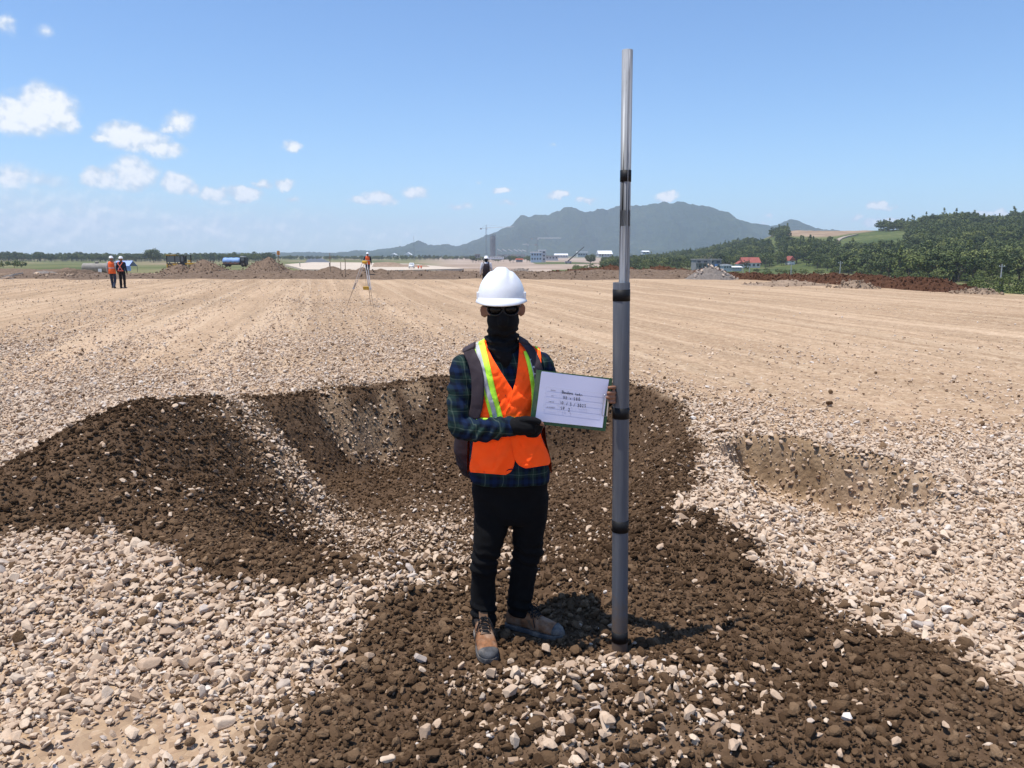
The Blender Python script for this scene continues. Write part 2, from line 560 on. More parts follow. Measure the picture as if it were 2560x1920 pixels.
def ground_parts(x, y):
    near = (np.abs(x) < 12) & (y < 22)
    z = np.zeros(x.shape)
    dark = np.zeros(x.shape)
    sand = np.zeros(x.shape)
    palemix = np.zeros(x.shape)
    xs, ys = x[near], y[near]
    w1 = fbm(xs * 1.3, ys * 1.3, 3, 5) * 0.16
    w2 = fbm(xs * 1.3 + 40, ys * 1.3, 3, 6) * 0.16
    xw, yw = xs + w1, ys + w2
    zz = np.zeros(xs.shape)
    # the pit, steep at the far side
    sd = poly_sd(xw, yw, PIT)
    far = sstep(ys, 7.0, 10.0)
    wid = 1.35 * (1 - far) + 0.75 * far
    dep = sstep(sd / wid, -0.12, 1.0)
    zz -= 0.95 * dep * (1 + 0.12 * fbm(xs, ys, 3, 9))
    # dug soil on the left
    d, t = line_d(xw, yw, MOUND)
    h = np.interp(t, [0, .2, .4, .55, .8, 1], [.06, .16, .40, .58, .38, .12])
    zz += h * np.exp(-(d / np.where(xw < -3.3, 0.42, 0.55)) ** 2)
    # heap of pale stone on the left, a spur across the front and the little crest before the boots and the pole
    zz += 0.12 * np.exp(-(((xs + 2.15) / 0.75) ** 2 + ((ys - 3.85) / 0.5) ** 2))
    zz += 0.07 * np.exp(-(((xs + 0.85) / 0.6) ** 2 + ((ys - 3.95) / 0.28) ** 2))
    zz += 0.085 * np.exp(-(((xs - 0.38) / 0.42) ** 2 + ((ys - 2.93) / 0.17) ** 2))
    zz += 0.08 * np.exp(-(((xs - 0.55) / 0.8) ** 2 + ((ys - 2.6) / 0.3) ** 2))
    # low edge of dug soil to the right
    d, t = line_d(xw, yw, [(2.5, 2.2), (1.85, 2.8), (1.5, 3.5), (1.2, 4.2), (1.05, 4.9)])
    zz += 0.11 * np.exp(-(d / 0.33) ** 2)
    # small scrape in the sand on the right, its bank at the far side
    sd = poly_sd(xw, yw, SMALL) + 0.10 * fbm(xs * 4.5, ys * 4.5, 3, 56)
    zz -= 0.44 * sstep(sd, -0.03, 0.18)
    d, t = line_d(xs, ys, [(2.0, 7.1), (2.6, 7.1), (3.15, 6.4), (3.3, 5.7)])
    zz += 0.11 * np.exp(-(d / 0.25) ** 2)
    # uneven surface
    calm = 1 - 0.75 * sstep(ys, 11.5, 16)
    zz += calm * (0.045 * fbm(xs * 1.1, ys * 1.1, 4, 21) + 0.020 * fbm(xs * 5, ys * 5, 3, 23))
    zz += 0.05 * sstep(poly_sd(xs, ys, DARK), -0.05, 0.2) * fbm(xs * 2.6, ys * 2.6, 3, 27)
    z[near] = zz
    dk = sstep(poly_sd(xs + 2.0 * w1 + 0.07 * fbm(xs * 7, ys * 7, 2, 41), ys + 1.2 * w2, DARK) + 0.10 * fbm(xs * 3.2, ys * 3.2, 3, 43), -0.13, 0.13)
    sn = np.zeros(xs.shape)
    for (cx, cy, rx, ry) in ((-2.35, 10.2, .22, .28), (-2.2, 9.9, .35, .2), (-1.66, 10.55, .16, .3), (-1.75, 10.2, .28, .22), (-1.3, 10.85, .2, .2)):
        sn = np.maximum(sn, 1 - np.hypot((xw - cx) / rx, (yw - cy) / ry) * 0.75)
    sm = poly_sd(xw, yw, SMALL)
    bank = sstep(sm + 0.16 * fbm(xs * 4, ys * 4, 3, 57), -0.22, 0.08) * sstep(xs * 0.75 + ys * 0.65 + 0.22 * fbm(xs * 3, ys * 3, 3, 59), 6.12, 6.36)
    bank = bank * np.clip(0.85 + 0.5 * fbm(xs * 6, ys * 6, 3, 58), 0.3, 1)
    sn = np.clip(sn * 1.3 + 0.6 * fbm(xs * 4, ys * 4, 3, 47) - 0.25, 0, 0.62) * (sn > 0)
    sn = np.maximum(sn, bank)
    spot = np.clip(1.9 - 1.8 * np.hypot((xw - 2.25) / 0.40, (yw - 6.2) / 0.30), 0, 1) * np.clip(.75 + .8 * fbm(xs * 5, ys * 5, 3, 53), .2, 1)
    dk = np.maximum(dk * (1 - np.clip(sn, 0, 1) * 0.85), spot * 0.9)
    pm = np.zeros(xs.shape)
    d, t = line_d(xw, yw, PALE_STREAK)
    pm = np.maximum(pm, 0.75 * np.exp(-(d / np.interp(t, [0, 1], [0.26, 0.55])) ** 2) * np.clip(0.75 + 0.7 * fbm(xs * 3, ys * 3, 3, 49), 0.1, 1))
    for (cx, cy, rx, ry, a) in ((-1.0, 7.2, .95, .75, .42), (-0.5, 4.85, .36, .55, .85), (-0.55, 5.6, .35, .4, .45), (0.42, 2.95, .38, .14, .55),
                                (0.35, 2.62, .35, .2, .35), (-0.1, 3.0, .2, .1, .3), (-1.75, 9.95, .4, .2, .2)):
        pm = np.maximum(pm, a * np.exp(-(((xw - cx) / rx) ** 2 + ((yw - cy) / ry) ** 2)))
    dark[near], sand[near], palemix[near] = dk, sn, pm
    # beyond: the platform with shallow ruts along the runway, low ground around it
    a = x * RUN.y - y * RUN.x                      # across the runway
    s = x * RUN.x + y * RUN.y                      # along it
    rut = fbm(a * 0.45 + 0.8 * fbm(s * 0.02, a * 0.02, 2, 71), s * 0.012, 3, 61) + 0.35 * fbm(a * 1.7, s * 0.05, 2, 63)
    z = z + sstep(y, 11.5, 17) * (1 - sstep(y, 90, 140)) * (0.055 * rut + 0.05 * fbm(x * 0.3, y * 0.3, 3, 64))
    out = edge_dist(x, y) + 1.2 * fbm(x * 0.12, y * 0.12, 2, 81)
    drop = sstep(out, 0.0, 14.0)
    back = np.interp(y, [72, 120, 190, 260, 600, 1000], [0, 1.2, 2.7, 3.4, 4.6, 5.6])
    z = z - np.maximum(drop * (5.9 + 0.5 * fbm(x * 0.01, y * 0.01, 2, 83)), back * (1 + 0.06 * fbm(x * 0.02, y * 0.02, 2, 85)))
    lowland = np.maximum(sstep(drop, 0.25, 0.6), sstep(y + 30 * fbm(x * 0.02, y * 0.02, 2, 86), 150, 230))
    dry = sstep(out, -1.6, 0.4) * (1 - sstep(out, 5.0, 10))
    return z, np.clip(dark, 0, 1), np.clip(sand, 0, 1), np.clip(palemix, 0, 1), lowland, dry, rut


def H(x, y):
    return ground_parts(np.atleast_1d(np.asarray(x, float)), np.atleast_1d(np.asarray(y, float)))[0]


def graded(lo, hi, step, out_lo, out_hi, g):
    mid = list(np.arange(lo, hi, step))
    a, s = mid[-1], step
    while a < out_hi:
        s *= g
        a += s
        mid.append(a)
    a, s = mid[0], step
    left = []
    while a > out_lo:
        s *= g
        a -= s
        left.append(a)
    return np.array(left[::-1] + mid)


gx = graded(-5.2, 5.2, 0.030, -8200, 8200, 1.045)
gy = graded(2.0, 12.5, 0.030, -500, 8600, 1.040)
GX, GY = np.meshgrid(gx, gy)
fx, fy = GX.ravel(), GY.ravel()
gz, gdark, gsand, gpale, glow, gdry, grut = ground_parts(fx, fy)
me = np_mesh('ground', np.stack([fx, fy, gz], 1), grid_faces(len(gx), len(gy)))
for k, arr in (('dark', np.clip(gdark - 0.55 * gpale, 0, 1)), ('sand', gsand), ('lowland', glow), ('dry', gdry)):
    set_attr(me, k, arr)

# ground material: dusty crushed limestone fill, dark dug soil, sand, and the fields beyond
gm, nt, b = material('ground_surface', rough=1.0, spec=0.04)
geo = nt.node('ShaderNodeNewGeometry')
pos = geo.outputs['Position']


def attr(nt, name, kind='GEOMETRY', out='Fac'):
    return nt.node('ShaderNodeAttribute', attribute_name=name, attribute_type=kind).outputs[out]


mp = nt.node('ShaderNodeMapping', {'Vector': pos, 'Rotation': (0, 0, -math.atan2(-RUN.x, RUN.y))}).outputs[0]
along = nt.vmath('MULTIPLY', mp, (1.0, 0.035, 1.0))
streak = nt.noise(along, 0.55, 5, 0.6)
streak2 = nt.noise(nt.vmath('MULTIPLY', mp, (1.0, 0.06, 1.0)), 2.2, 3, 0.6)
blotch = nt.noise(pos, 0.16, 5, 0.62)
fine = nt.noise(pos, 9.0, 6, 0.7)
cell = nt.node('ShaderNodeTexVoronoi', {'Vector': pos, 'Scale': 26.0, 'Randomness': 1.0})
cellc = nt.node('ShaderNodeSeparateColor', {'Color': cell.outputs['Color']}).outputs[0]
cell2 = nt.node('ShaderNodeTexVoronoi', {'Vector': pos, 'Scale': 9.0, 'Randomness': 1.0})
cellc2 = nt.node('ShaderNodeSeparateColor', {'Color': cell2.outputs['Color']}).outputs[1]
dust = nt.ramp(nt.math('ADD', nt.math('MULTIPLY', streak, 0.7), nt.math('MULTIPLY', blotch, 0.3)),
               [(0.34, (0.2300, 0.1450, 0.0904)), (0.45, (0.3500, 0.2292, 0.1458)), (0.54, (0.4600, 0.3134, 0.2047)), (0.64, (0.5800, 0.4116, 0.2812))])
dust = nt.mix(nt.math('MULTIPLY', nt.smooth(streak2, 0.50, 0.66), 0.5), dust, (0.25, 0.17, 0.11))
lines = nt.noise(nt.vmath('MULTIPLY', mp, (1.0, 0.010, 1.0)), 1.5, 3, 0.7)
farm = nt.smooth(nt.node('ShaderNodeSeparateXYZ', {'Vector': pos}).outputs['Y'], 8.0, 14.0)
dust = nt.mix(nt.math('MULTIPLY', nt.math('MULTIPLY', nt.smooth(lines, 0.54, 0.60), farm), 0.45), dust, (0.60, 0.45, 0.31))
dust = nt.mix(nt.math('MULTIPLY', nt.math('MULTIPLY', nt.smooth(lines, 0.47, 0.41), farm), 0.42), dust, (0.25, 0.168, 0.11))
peb = nt.ramp(nt.math('ADD', nt.math('MULTIPLY', cellc, 0.6), nt.math('MULTIPLY', cellc2, 0.4)),
              [(0.1, (0.2100, 0.1425, 0.0880)), (0.4, (0.3900, 0.2755, 0.1672)), (0.7, (0.5400, 0.3990, 0.2552)), (1.0, (0.6400, 0.5130, 0.3696))])
pale = nt.mix(nt.math('MULTIPLY', nt.smooth(fine, 0.25, 0.6), 0.55), dust, peb)
soil = nt.ramp(nt.noise(pos, 14.0, 6, 0.7), [(0.25, (0.0547, 0.0335, 0.0195)), (0.5, (0.1044, 0.0641, 0.0381)), (0.75, (0.1691, 0.1068, 0.0637))])
sandc = nt.ramp(nt.noise(pos, 6.0, 7, 0.75), [(0.3, (0.13, 0.082, 0.046)), (0.5, (0.25, 0.165, 0.095)), (0.7, (0.37, 0.255, 0.15))])
c = nt.mix(attr(nt, 'dark'), pale, soil)
c = nt.mix(attr(nt, 'sand'), c, sandc)
dryc = nt.ramp(nt.noise(pos, 1.6, 5, 0.65), [(0.3, (0.16, 0.15, 0.045)), (0.5, (0.30, 0.25, 0.10)), (0.7, (0.42, 0.34, 0.17))])
c = nt.mix(nt.math('MULTIPLY', attr(nt, 'dry'), nt.smooth(nt.noise(pos, 0.7, 4, 0.6), 0.35, 0.55)), c, dryc)
# low fields: grass, crops, bare worked earth
fn = nt.noise(nt.vmath('MULTIPLY', mp, (1.0, 0.35, 1.0)), 0.012, 6, 0.6)
fieldc = nt.ramp(fn, [(0.28, (0.060, 0.078, 0.032)), (0.42, (0.115, 0.130, 0.052)), (0.52, (0.19, 0.175, 0.085)), (0.60, (0.27, 0.205, 0.13)), (0.75, (0.14, 0.145, 0.06))])
sx = nt.node('ShaderNodeSeparateXYZ', {'Vector': pos})
ratio = nt.math('DIVIDE', sx.outputs['X'], nt.math('MAXIMUM', sx.outputs['Y'], 1.0))
site = nt.math('MULTIPLY', nt.smooth(ratio, -0.14, -0.06), nt.math('SUBTRACT', 1.0, nt.smooth(ratio, 0.17, 0.21)))
site = nt.math('MULTIPLY', site, nt.math('SUBTRACT', 1.0, nt.smooth(sx.outputs['Y'], 1500, 2100)))
bare = nt.ramp(nt.noise(pos, 0.02, 5, 0.6), [(0.35, (0.27, 0.195, 0.145)), (0.65, (0.44, 0.345, 0.27))])
fieldc = nt.mix(nt.math('MULTIPLY', site, nt.smooth(nt.noise(pos, 0.015, 4, 0.6), 0.26, 0.40)), fieldc, bare)
c = nt.mix(attr(nt, 'lowland'), c, fieldc)
nt.put(b.inputs['Base Color'], c)
hgt = nt.math('ADD', nt.math('MULTIPLY', nt.math('SUBTRACT', 1.0, cell.outputs['Distance']), 0.5), nt.math('MULTIPLY', cellc2, 0.6))
hgt = nt.math('ADD', hgt, nt.math('MULTIPLY', fine, 1.0))
bp = nt.node('ShaderNodeBump', {'Height': hgt, 'Strength': 0.9, 'Distance': 0.016})
nt.put(b.inputs['Normal'], bp.outputs['Normal'])
ground = link_mesh('ground', me, gm, None, True)
tag(ground, kind='structure')

# ------------------------------------------------------------------ stones and clods
def stone_mesh(seed, npts, squash, round_=0.0):
    r = random.Random(seed)
    bm = bmesh.new()
    for _ in range(npts):
        v = Vector((r.gauss(0, 1), r.gauss(0, 1), r.gauss(0, 1))).normalized() * r.uniform(0.72, 1.0)
        bm.verts.new((v.x * 0.5, v.y * 0.5 * squash[0], v.z * 0.5 * squash[1]))
    res = bmesh.ops.convex_hull(bm, input=bm.verts[:])
    junk = [g for g in res['geom_interior'] if isinstance(g, bmesh.types.BMVert)]
    if junk:
        bmesh.ops.delete(bm, geom=junk, context='VERTS')
    if round_:
        bmesh.ops.bevel(bm, geom=bm.edges[:], offset=round_, segments=1, affect='EDGES', clamp_overlap=True)
    bmesh.ops.triangulate(bm, faces=bm.faces[:])
    bmesh.ops.recalc_face_normals(bm, faces=bm.faces)
    me = bpy.data.meshes.new('stone')
    bm.to_mesh(me)
    bm.free()
    return me


def clod_mesh(seed, sub=2):
    r = random.Random(seed)
    bm = bmesh.new()
    bmesh.ops.create_icosphere(bm, subdivisions=sub, radius=0.5)
    off = Vector((r.uniform(0, 50), r.uniform(0, 50), r.uniform(0, 50)))
    sq = (r.uniform(.8, 1), r.uniform(.65, .95), r.uniform(.55, .8))
    P = np.array([v.co[:] for v in bm.verts])
    n = noise3(P * 2.4 + np.array(off), seed) * 0.34 + noise3(P * 5.5 + np.array(off), seed + 3) * 0.20 + noise3(P * 11 + np.array(off), seed + 5) * 0.10
    for v, k in zip(bm.verts, n):
        v.co *= (1 + k)
        v.co = Vector((v.co.x * sq[0], v.co.y * sq[1], v.co.z * sq[2]))
    me = bpy.data.meshes.new('clod')
    bm.to_mesh(me)
    bm.free()
    return me


stone_mat, nt, b = material('limestone_gravel', rough=0.95, spec=0.08)
tone = attr(nt, 'tone', 'INSTANCER')
obc = nt.node('ShaderNodeTexCoord').outputs['Object']
sc_ = nt.ramp(tone, [(0.0, (0.1950, 0.1245, 0.0788)), (0.12, (0.3218, 0.2190, 0.1437)), (0.3, (0.4583, 0.3283, 0.2271)), (0.55, (0.5656, 0.4199, 0.2966)),
                     (0.78, (0.6534, 0.5142, 0.3801)), (0.86, (0.4291, 0.3585, 0.3059)), (0.93, (0.6631, 0.5756, 0.4913)), (1.0, (0.7216, 0.6510, 0.5747))])
n = nt.noise(obc, 3.5, 5, 0.65)
sc_ = nt.mix(nt.math('MULTIPLY', nt.smooth(n, 0.35, 0.75), 0.55), sc_, nt.mix(0.75, sc_, (0.34, 0.235, 0.155)))
nt.put(b.inputs['Base Color'], sc_)
bp = nt.node('ShaderNodeBump', {'Height': nt.noise(obc, 9.0, 5, 0.65), 'Strength': 0.5, 'Distance': 0.004})
nt.put(b.inputs['Normal'], bp.outputs['Normal'])

clod_mat, nt, b = material('damp_soil_clods', rough=1.0, spec=0.03)
tone = attr(nt, 'tone', 'INSTANCER')
obc = nt.node('ShaderNodeTexCoord').outputs['Object']
cc_ = nt.ramp(tone, [(0.0, (0.0477, 0.0274, 0.0148)), (0.35, (0.0915, 0.0539, 0.0297)), (0.65, (0.1432, 0.0874, 0.0487)), (0.85, (0.1989, 0.1254, 0.0720)), (1.0, (0.2705, 0.1748, 0.1023))])
n = nt.noise(obc, 4.0, 6, 0.7)
cc_ = nt.mix(nt.math('MULTIPLY', nt.smooth(n, 0.3, 0.75), 0.6), cc_, nt.mix(0.5, cc_, (0.075, 0.048, 0.03)))
nt.put(b.inputs['Base Color'], cc_)
bp = nt.node('ShaderNodeBump', {'Height': nt.noise(obc, 7.0, 6, 0.7), 'Strength': 0.8, 'Distance': 0.008})
nt.put(b.inputs['Normal'], bp.outputs['Normal'])

stone_me = [stone_mesh(100 + i, 12 + (i % 3) * 3, (random.uniform(.6, .95), random.uniform(.4, .75)), 0.035) for i in range(12)]
for m_ in stone_me:
    m_.materials.append(stone_mat)
clod_me = [clod_mesh(300 + i) for i in range(10)] + [stone_mesh(400 + i, 13 + 3 * (i % 4), (random.uniform(.7, .98), random.uniform(.55, .9)), 0.05) for i in range(4)]
for i, m_ in enumerate(clod_me):
    m_.materials.append(clod_mat)
stone_src = [source_object('stone_piece', m_, stone_mat) for m_ in stone_me]
clod_src = [source_object('clod_piece', m_, clod_mat) for m_ in clod_me]


def band(y0, y1, per_m2, margin=1.6):
    """random spots between two distances, over the width in view and a step to either side"""
    w1 = 0.69 * y1 + margin
    n = int(per_m2 * 2 * w1 * (y1 - y0))
    x = rng.uniform(-w1, w1, n)
    y = rng.uniform(y0, y1, n)
    k = np.abs(x) < 0.69 * y + margin
    return x[k], y[k]


def lay(x, y, size, dark_kind, sink=0.20):
    z = H(x, y)
    n = len(x)
    rot = np.stack([rng.normal(0, 0.5, n), rng.normal(0, 0.5, n), rng.uniform(0, 6.28, n)], 1)
    scl = np.stack([size * rng.uniform(.85, 1.25, n), size * rng.uniform(.8, 1.05, n), size * rng.uniform(.75, 1.05, n)], 1)
    pts = np.stack([x, y, z + size * (0.34 - sink + rng.uniform(-0.12, 0.22, n))], 1)
    return pts, rot, scl


def tones(n, x, y, lo_bias):
    t = np.clip(rng.beta(2.6, 2.0, n) * 0.8 + 0.02 + lo_bias, 0, 0.8)
    odd = rng.random(n)
    t = np.where(odd > 0.93, rng.uniform(0.82, 1.0, n), t)
    t = np.where(odd < 0.05, rng.uniform(0.0, 0.15, n), t)
    return t


S_P, S_R, S_S, S_T = [], [], [], []
C_P, C_R, C_S, C_T = [], [], [], []
loose = lambda x, y: np.clip(0.55 + 0.9 * fbm(x * 0.35, y * 0.35, 3, 131) + 0.25 * sstep(-x, -1.5, 3.0), 0.05, 1)
for (y0, y1, dens, med, lift) in ((1.6, 4.2, 3300, .030, .0), (1.6, 4.2, 1800, .034, .013), (4.2, 7.5, 2600, .031, .0), (4.2, 7.5, 1150, .036, .013), (7.5, 12.5, 1350, .035, .0), (7.5, 12.5, 520, .039, .012),
                                (12.5, 19.0, 560, .039, 0.0), (19.0, 32.0, 70, .043, 0.0), (32, 56, 10, .06, 0.0)):
    x, y = band(y0, y1, dens)
    _, dk, sn, pm, low, dry, _ = ground_parts(x, y)
    size = np.clip(np.exp(rng.normal(math.log(med), 0.42, len(x))), 0.011, 0.105)
    r = rng.random(len(x))
    lo_ = loose(x, y)
    # the graded field on the right is rolled nearly smooth, the left is loose stone
    rolled = sstep(x * 0.9 + 0.30 * (y - 9.0), 0.9, 4.0) * sstep(y, 6.0, 9.0)
    cover = np.where(rolled > 0, (1 - rolled) * 1.0 + rolled * 0.11 * lo_, 1.0)
    cover = cover * np.where(y > 9, 0.35 + 0.65 * lo_, 1.0)
    if y0 == 7.5:
        cover = cover * (1 - (1.0 if lift else 0.62) * sstep(y, 9.0, 12.5))
    elif y0 == 12.5:
        cover = cover * (1 - 0.82 * sstep(y, 13.5, 19.0))
    fines = sstep(-np.hypot((x + 1.35) / 0.75, (y - 2.45) / 0.5), -1.2, -0.55)      # a dusty patch at the lower left
    cover = cover * (1 - 0.8 * fines)
    cover = cover * (1 - 0.6 * sn)
    if lift:
        cover = cover * (1 - sstep(rolled, 0.05, 0.4)) * np.clip(0.72 + 1.0 * fbm(x * .9, y * .9, 3, 151), 0.15, 1)
    elif y0 > 9:
        rt = ground_parts(x, y)[6]
        cover = cover * np.clip(0.85 - 1.3 * rt * sstep(y, 11.0, 15.0), 0.12, 1.3)
    is_dark = r < np.maximum(dk * (1 - pm), 0.14 * sn)
    stray = (~is_dark)
    pale_ok = stray & (rng.random(len(x)) < cover)
    # a few pale stones lie strewn over the dark soil
    strew = is_dark & (rng.random(len(x)) < 0.010 + 0.04 * np.clip(fbm(x * 1.1, y * 1.1, 2, 161), 0, 1))
    k = (pale_ok | strew) & (low < 0.5)
    p, ro, s = lay(x[k], y[k], size[k], False)
    p[:, 2] += lift
    S_P.append(p); S_R.append(ro); S_S.append(s)
    S_T.append(tones(k.sum(), x[k], y[k], np.where(dk[k] > 0.4, 0.0, 0.10) - 0.18 * sn[k] + 0.10 * lo_[k] * (y[k] > 5)))
    k = is_dark & ~strew & (rng.random(len(x)) < (0.95 if y0 < 12 else 0.3))
    cs = np.clip(size[k] * rng.choice([0.36, 0.55, 0.8, 1.15, 1.7], k.sum(), p=[.46, .29, .16, .075, .015]) * 0.88, 0.007, 0.062)
    p, ro, s = lay(x[k], y[k], cs, True, 0.33)
    p[:, 2] += lift * 0.8
    C_P.append(p); C_R.append(ro); C_S.append(s)
    dry_t = 0.22 * sstep(-y[k], -4.6, -3.2) + 0.35 * fbm(x[k] * .8, y[k] * .8, 3, 171)
    C_T.append(np.clip(rng.beta(1.3, 1.7, k.sum()) * 0.85 + 0.02 + dry_t, 0, 1))
    # crumbs of dark soil kicked on to the pale ground and small dark stones far out
    k = pale_ok & (rng.random(len(x)) < (0.02 + 0.10 * sstep(poly_sd(x, y, DARK), -0.9, 0.0) if y0 < 12 else 0.02)) & (low < 0.5)
    p, ro, s = lay(x[k], y[k], size[k] * 0.9, True, 0.1)
    C_P.append(p); C_R.append(ro); C_S.append(s)
    C_T.append(rng.uniform(0.5, 1.0, k.sum()))
cat = lambda L: np.concatenate(L, 0)
S_P, S_R, S_S, S_T = cat(S_P), cat(S_R), cat(S_S), cat(S_T)
C_P, C_R, C_S, C_T = cat(C_P), cat(C_R), cat(C_S), cat(C_T)


def keep_clear(P):
    """no loose piece inside the boots or the pole"""
    k = np.ones(len(P), bool)
    for (cx, cy, r) in ((0.497, 3.30, 0.055), (-0.115, 3.42, 0.07), (-0.10, 3.28, 0.07), (-0.09, 3.21, 0.06),
                        (0.055, 3.50, 0.07), (0.12, 3.47, 0.07), (0.19, 3.44, 0.06)):
        k &= np.hypot(P[:, 0] - cx, P[:, 1] - cy) > r
    return k


k = keep_clear(S_P); S_P, S_R, S_S, S_T = S_P[k], S_R[k], S_S[k], S_T[k]
k = keep_clear(C_P); C_P, C_R, C_S, C_T = C_P[k], C_R[k], C_S[k], C_T[k]


def singles(name, P, Ro, Sc, T, meshes, count):
    """the pieces that show largest become parts of the ground, the rest one mass"""
    vis = np.max(Sc, 1) / P[:, 1]
    inview = (np.abs(P[:, 0]) < 0.66 * P[:, 1]) & (P[:, 1] > 2.4)
    order = np.argsort(-(vis * inview))[:count]
    pick = rng.integers(0, len(meshes), len(P))
    for i in order:
        o = bpy.data.objects.new(name, meshes[pick[i]])
        o.location = P[i]
        o.rotation_euler = Ro[i]
        o.scale = Sc[i]
        o['tone'] = float(T[i])
        o.parent = ground
        col.objects.link(o)
    rest = np.ones(len(P), bool)
    rest[order] = False
    return rest, pick


rest, pick = singles('stone', S_P, S_R, S_S, S_T, stone_me, 300)
scatter_stuff('gravel', S_P[rest], S_R[rest], S_S[rest], pick[rest], stone_src, {'tone': S_T[rest]}, ground)
rest, pick = singles('soil_clod', C_P, C_R, C_S, C_T, clod_me, 300)
scatter_stuff('loose_soil', C_P[rest], C_R[rest], C_S[rest], pick[rest], clod_src, {'tone': C_T[rest]}, ground)
print('STONES', len(S_P), 'CLODS', len(C_P), 'GROUND', len(fx))
# ------------------------------------------------------------------ soil heaps and berms
def soil_mat(name, lo, hi, scale=3.0):
    m, nt, b = material(name, rough=0.95, spec=0.1)
    pos = nt.node('ShaderNodeNewGeometry').outputs['Position']
    n = nt.noise(pos, scale, 7, 0.72)
    nt.put(b.inputs['Base Color'], nt.ramp(n, [(0.3, lo), (0.72, hi)]))
    bp = nt.node('ShaderNodeBump', {'Height': nt.noise(pos, scale * 4, 6, 0.7), 'Strength': 1.0, 'Distance': 0.12})
    nt.put(b.inputs['Normal'], bp.outputs['Normal'])
    return m


brown_soil = soil_mat('brown_soil', (0.115, 0.076, 0.050), (0.29, 0.205, 0.142))
red_soil = soil_mat('red_soil', (0.055, 0.026, 0.015), (0.165, 0.078, 0.044), 4.0)
grey_rubble = soil_mat('grey_rubble', (0.16, 0.135, 0.115), (0.36, 0.31, 0.27), 6.0)
cut_soil = soil_mat('cut_soil', (0.20, 0.14, 0.095), (0.38, 0.28, 0.20), 0.8)


def heap(name, mat, cx, cy, w, d, func, n=(60, 30), rough=0.12, rscale=1.2, seed=0, zbase=None):
    """a body of loose soil: a closed patch, func(x,y) in metres above the ground, rough on top"""
    xs = np.linspace(-w / 2, w / 2, n[0])
    ys = np.linspace(-d / 2, d / 2, n[1])
    X, Y = np.meshgrid(xs, ys)
    x, y = X.ravel() + cx, Y.ravel() + cy
    h = func(x, y)
    h = h + np.clip(h / 0.3, 0, 1) * rough * (fbm(x * rscale, y * rscale, 4, seed, 0.6) + 0.5 * np.abs(fbm(x * rscale * 2.7, y * rscale * 2.7, 3, seed + 5)))
    edge = np.maximum(np.abs(X.ravel()) / (w / 2), np.abs(Y.ravel()) / (d / 2))
    h = np.where(edge > 0.96, -0.25, h - 0.10)
    base = H(x, y) if zbase is None else zbase
    me = np_mesh(name, np.stack([x, y, base + h], 1), grid_faces(*n))
    return link_mesh(name, me, mat, None, True)


CLODS = {}


def clods_on(o, mat, count, lo, hi, seed):
    """loose lumps lying on a heap, one mass"""
    if mat.name not in CLODS:
        CLODS[mat.name] = []
        for i in range(5):
            m_ = stone_mesh(700 + i, 16, (.85, .75), .06)
            CLODS[mat.name].append(source_object('lump_piece', m_, mat))
    r = np.random.default_rng(seed)
    n = len(o.data.vertices)
    co = np.empty(n * 3, np.float32)
    o.data.vertices.foreach_get('co', co)
    co = co.reshape(-1, 3)
    up = co[:, 2] - H(co[:, 0], co[:, 1])
    c = np.where(up > 0.02)[0]
    k = r.choice(c, count)
    sz = np.exp(r.uniform(math.log(lo), math.log(hi), count))
    pts = co[k] + r.normal(0, 1, (count, 3)) * np.array([hi, hi, 0])
    scatter_stuff('loose_lumps', pts, r.uniform(0, 6, (count, 3)), np.stack([sz, sz, sz], 1), r.integers(0, 5, count), CLODS[mat.name], None, o)


def ridge_along(pts, width, heights):
    def f(x, y):
        d, t = line_d(x, y, pts)
        hh = np.interp(t, np.linspace(0, 1, len(heights)), heights)
        return hh * np.clip(1 - (d / width) ** 2, 0, 1) ** 0.8
    return f


o = heap('earth_berm', brown_soil, -4, 66, 88, 26,
         lambda x, y: (0.32 + 0.26 * fbm(x * 0.22, y * 0.1, 3, 201)) * sstep(y + 1.8 * fbm(x * .35, y * .2, 3, 203), 57.0, 61.5) * (1 - sstep(y, 66, 77)) * sstep(x, -32, -22) + 0.13 * sstep(y + 2.6 * fbm(x * .16, y * .3, 4, 205), 55.5, 59) * (1 - sstep(y, 74, 78)),
         (330, 80), 0.17, 1.1, 210)
clods_on(o, brown_soil, 2600, .08, .30, 3)
tag(o, kind='structure')
p = [gnd(2410, 731), gnd(2300, 722), gnd(2150, 712), gnd(2000, 703), gnd(1840, 696)]
o = heap('soil_ridge', red_soil, 20.5, 51, 16, 40, ridge_along([(q.x, q.y) for q in p], 1.5, [.15, .62, .55, .66, .5, .42, .5]), (130, 300), 0.26, 1.8, 221)
clods_on(o, red_soil, 2600, .06, .20, 1)
tag(o, 'rough ridge of freshly dug red-brown soil along the right edge of the field', 'soil ridge')
p = [gnd(1790, 690), gnd(1690, 688), gnd(1600, 685), gnd(1500, 683), gnd(1380, 678)]
o = heap('soil_ridge', red_soil, 12, 76, 24, 34, ridge_along([(q.x, q.y) for q in p], 1.9, [.6, .45, .7, .35, .75, .5, .3]), (170, 170), 0.34, 1.8, 231)
clods_on(o, red_soil, 1300, .07, .22, 2)
tag(o, 'low dark red soil bank running behind the grey pipe, left of the rubble heap', 'soil ridge')
heap_dome = lambda cx, cy, rx, ry, h, pw=1.15: (lambda x, y: h * np.clip(1 - np.hypot((x - cx) / rx, (y - cy) / ry) ** pw, 0, 1))


def domes(*ds):
    fs = [heap_dome(*d) for d in ds]
    return lambda x, y: np.maximum.reduce([f(x, y) for f in fs])


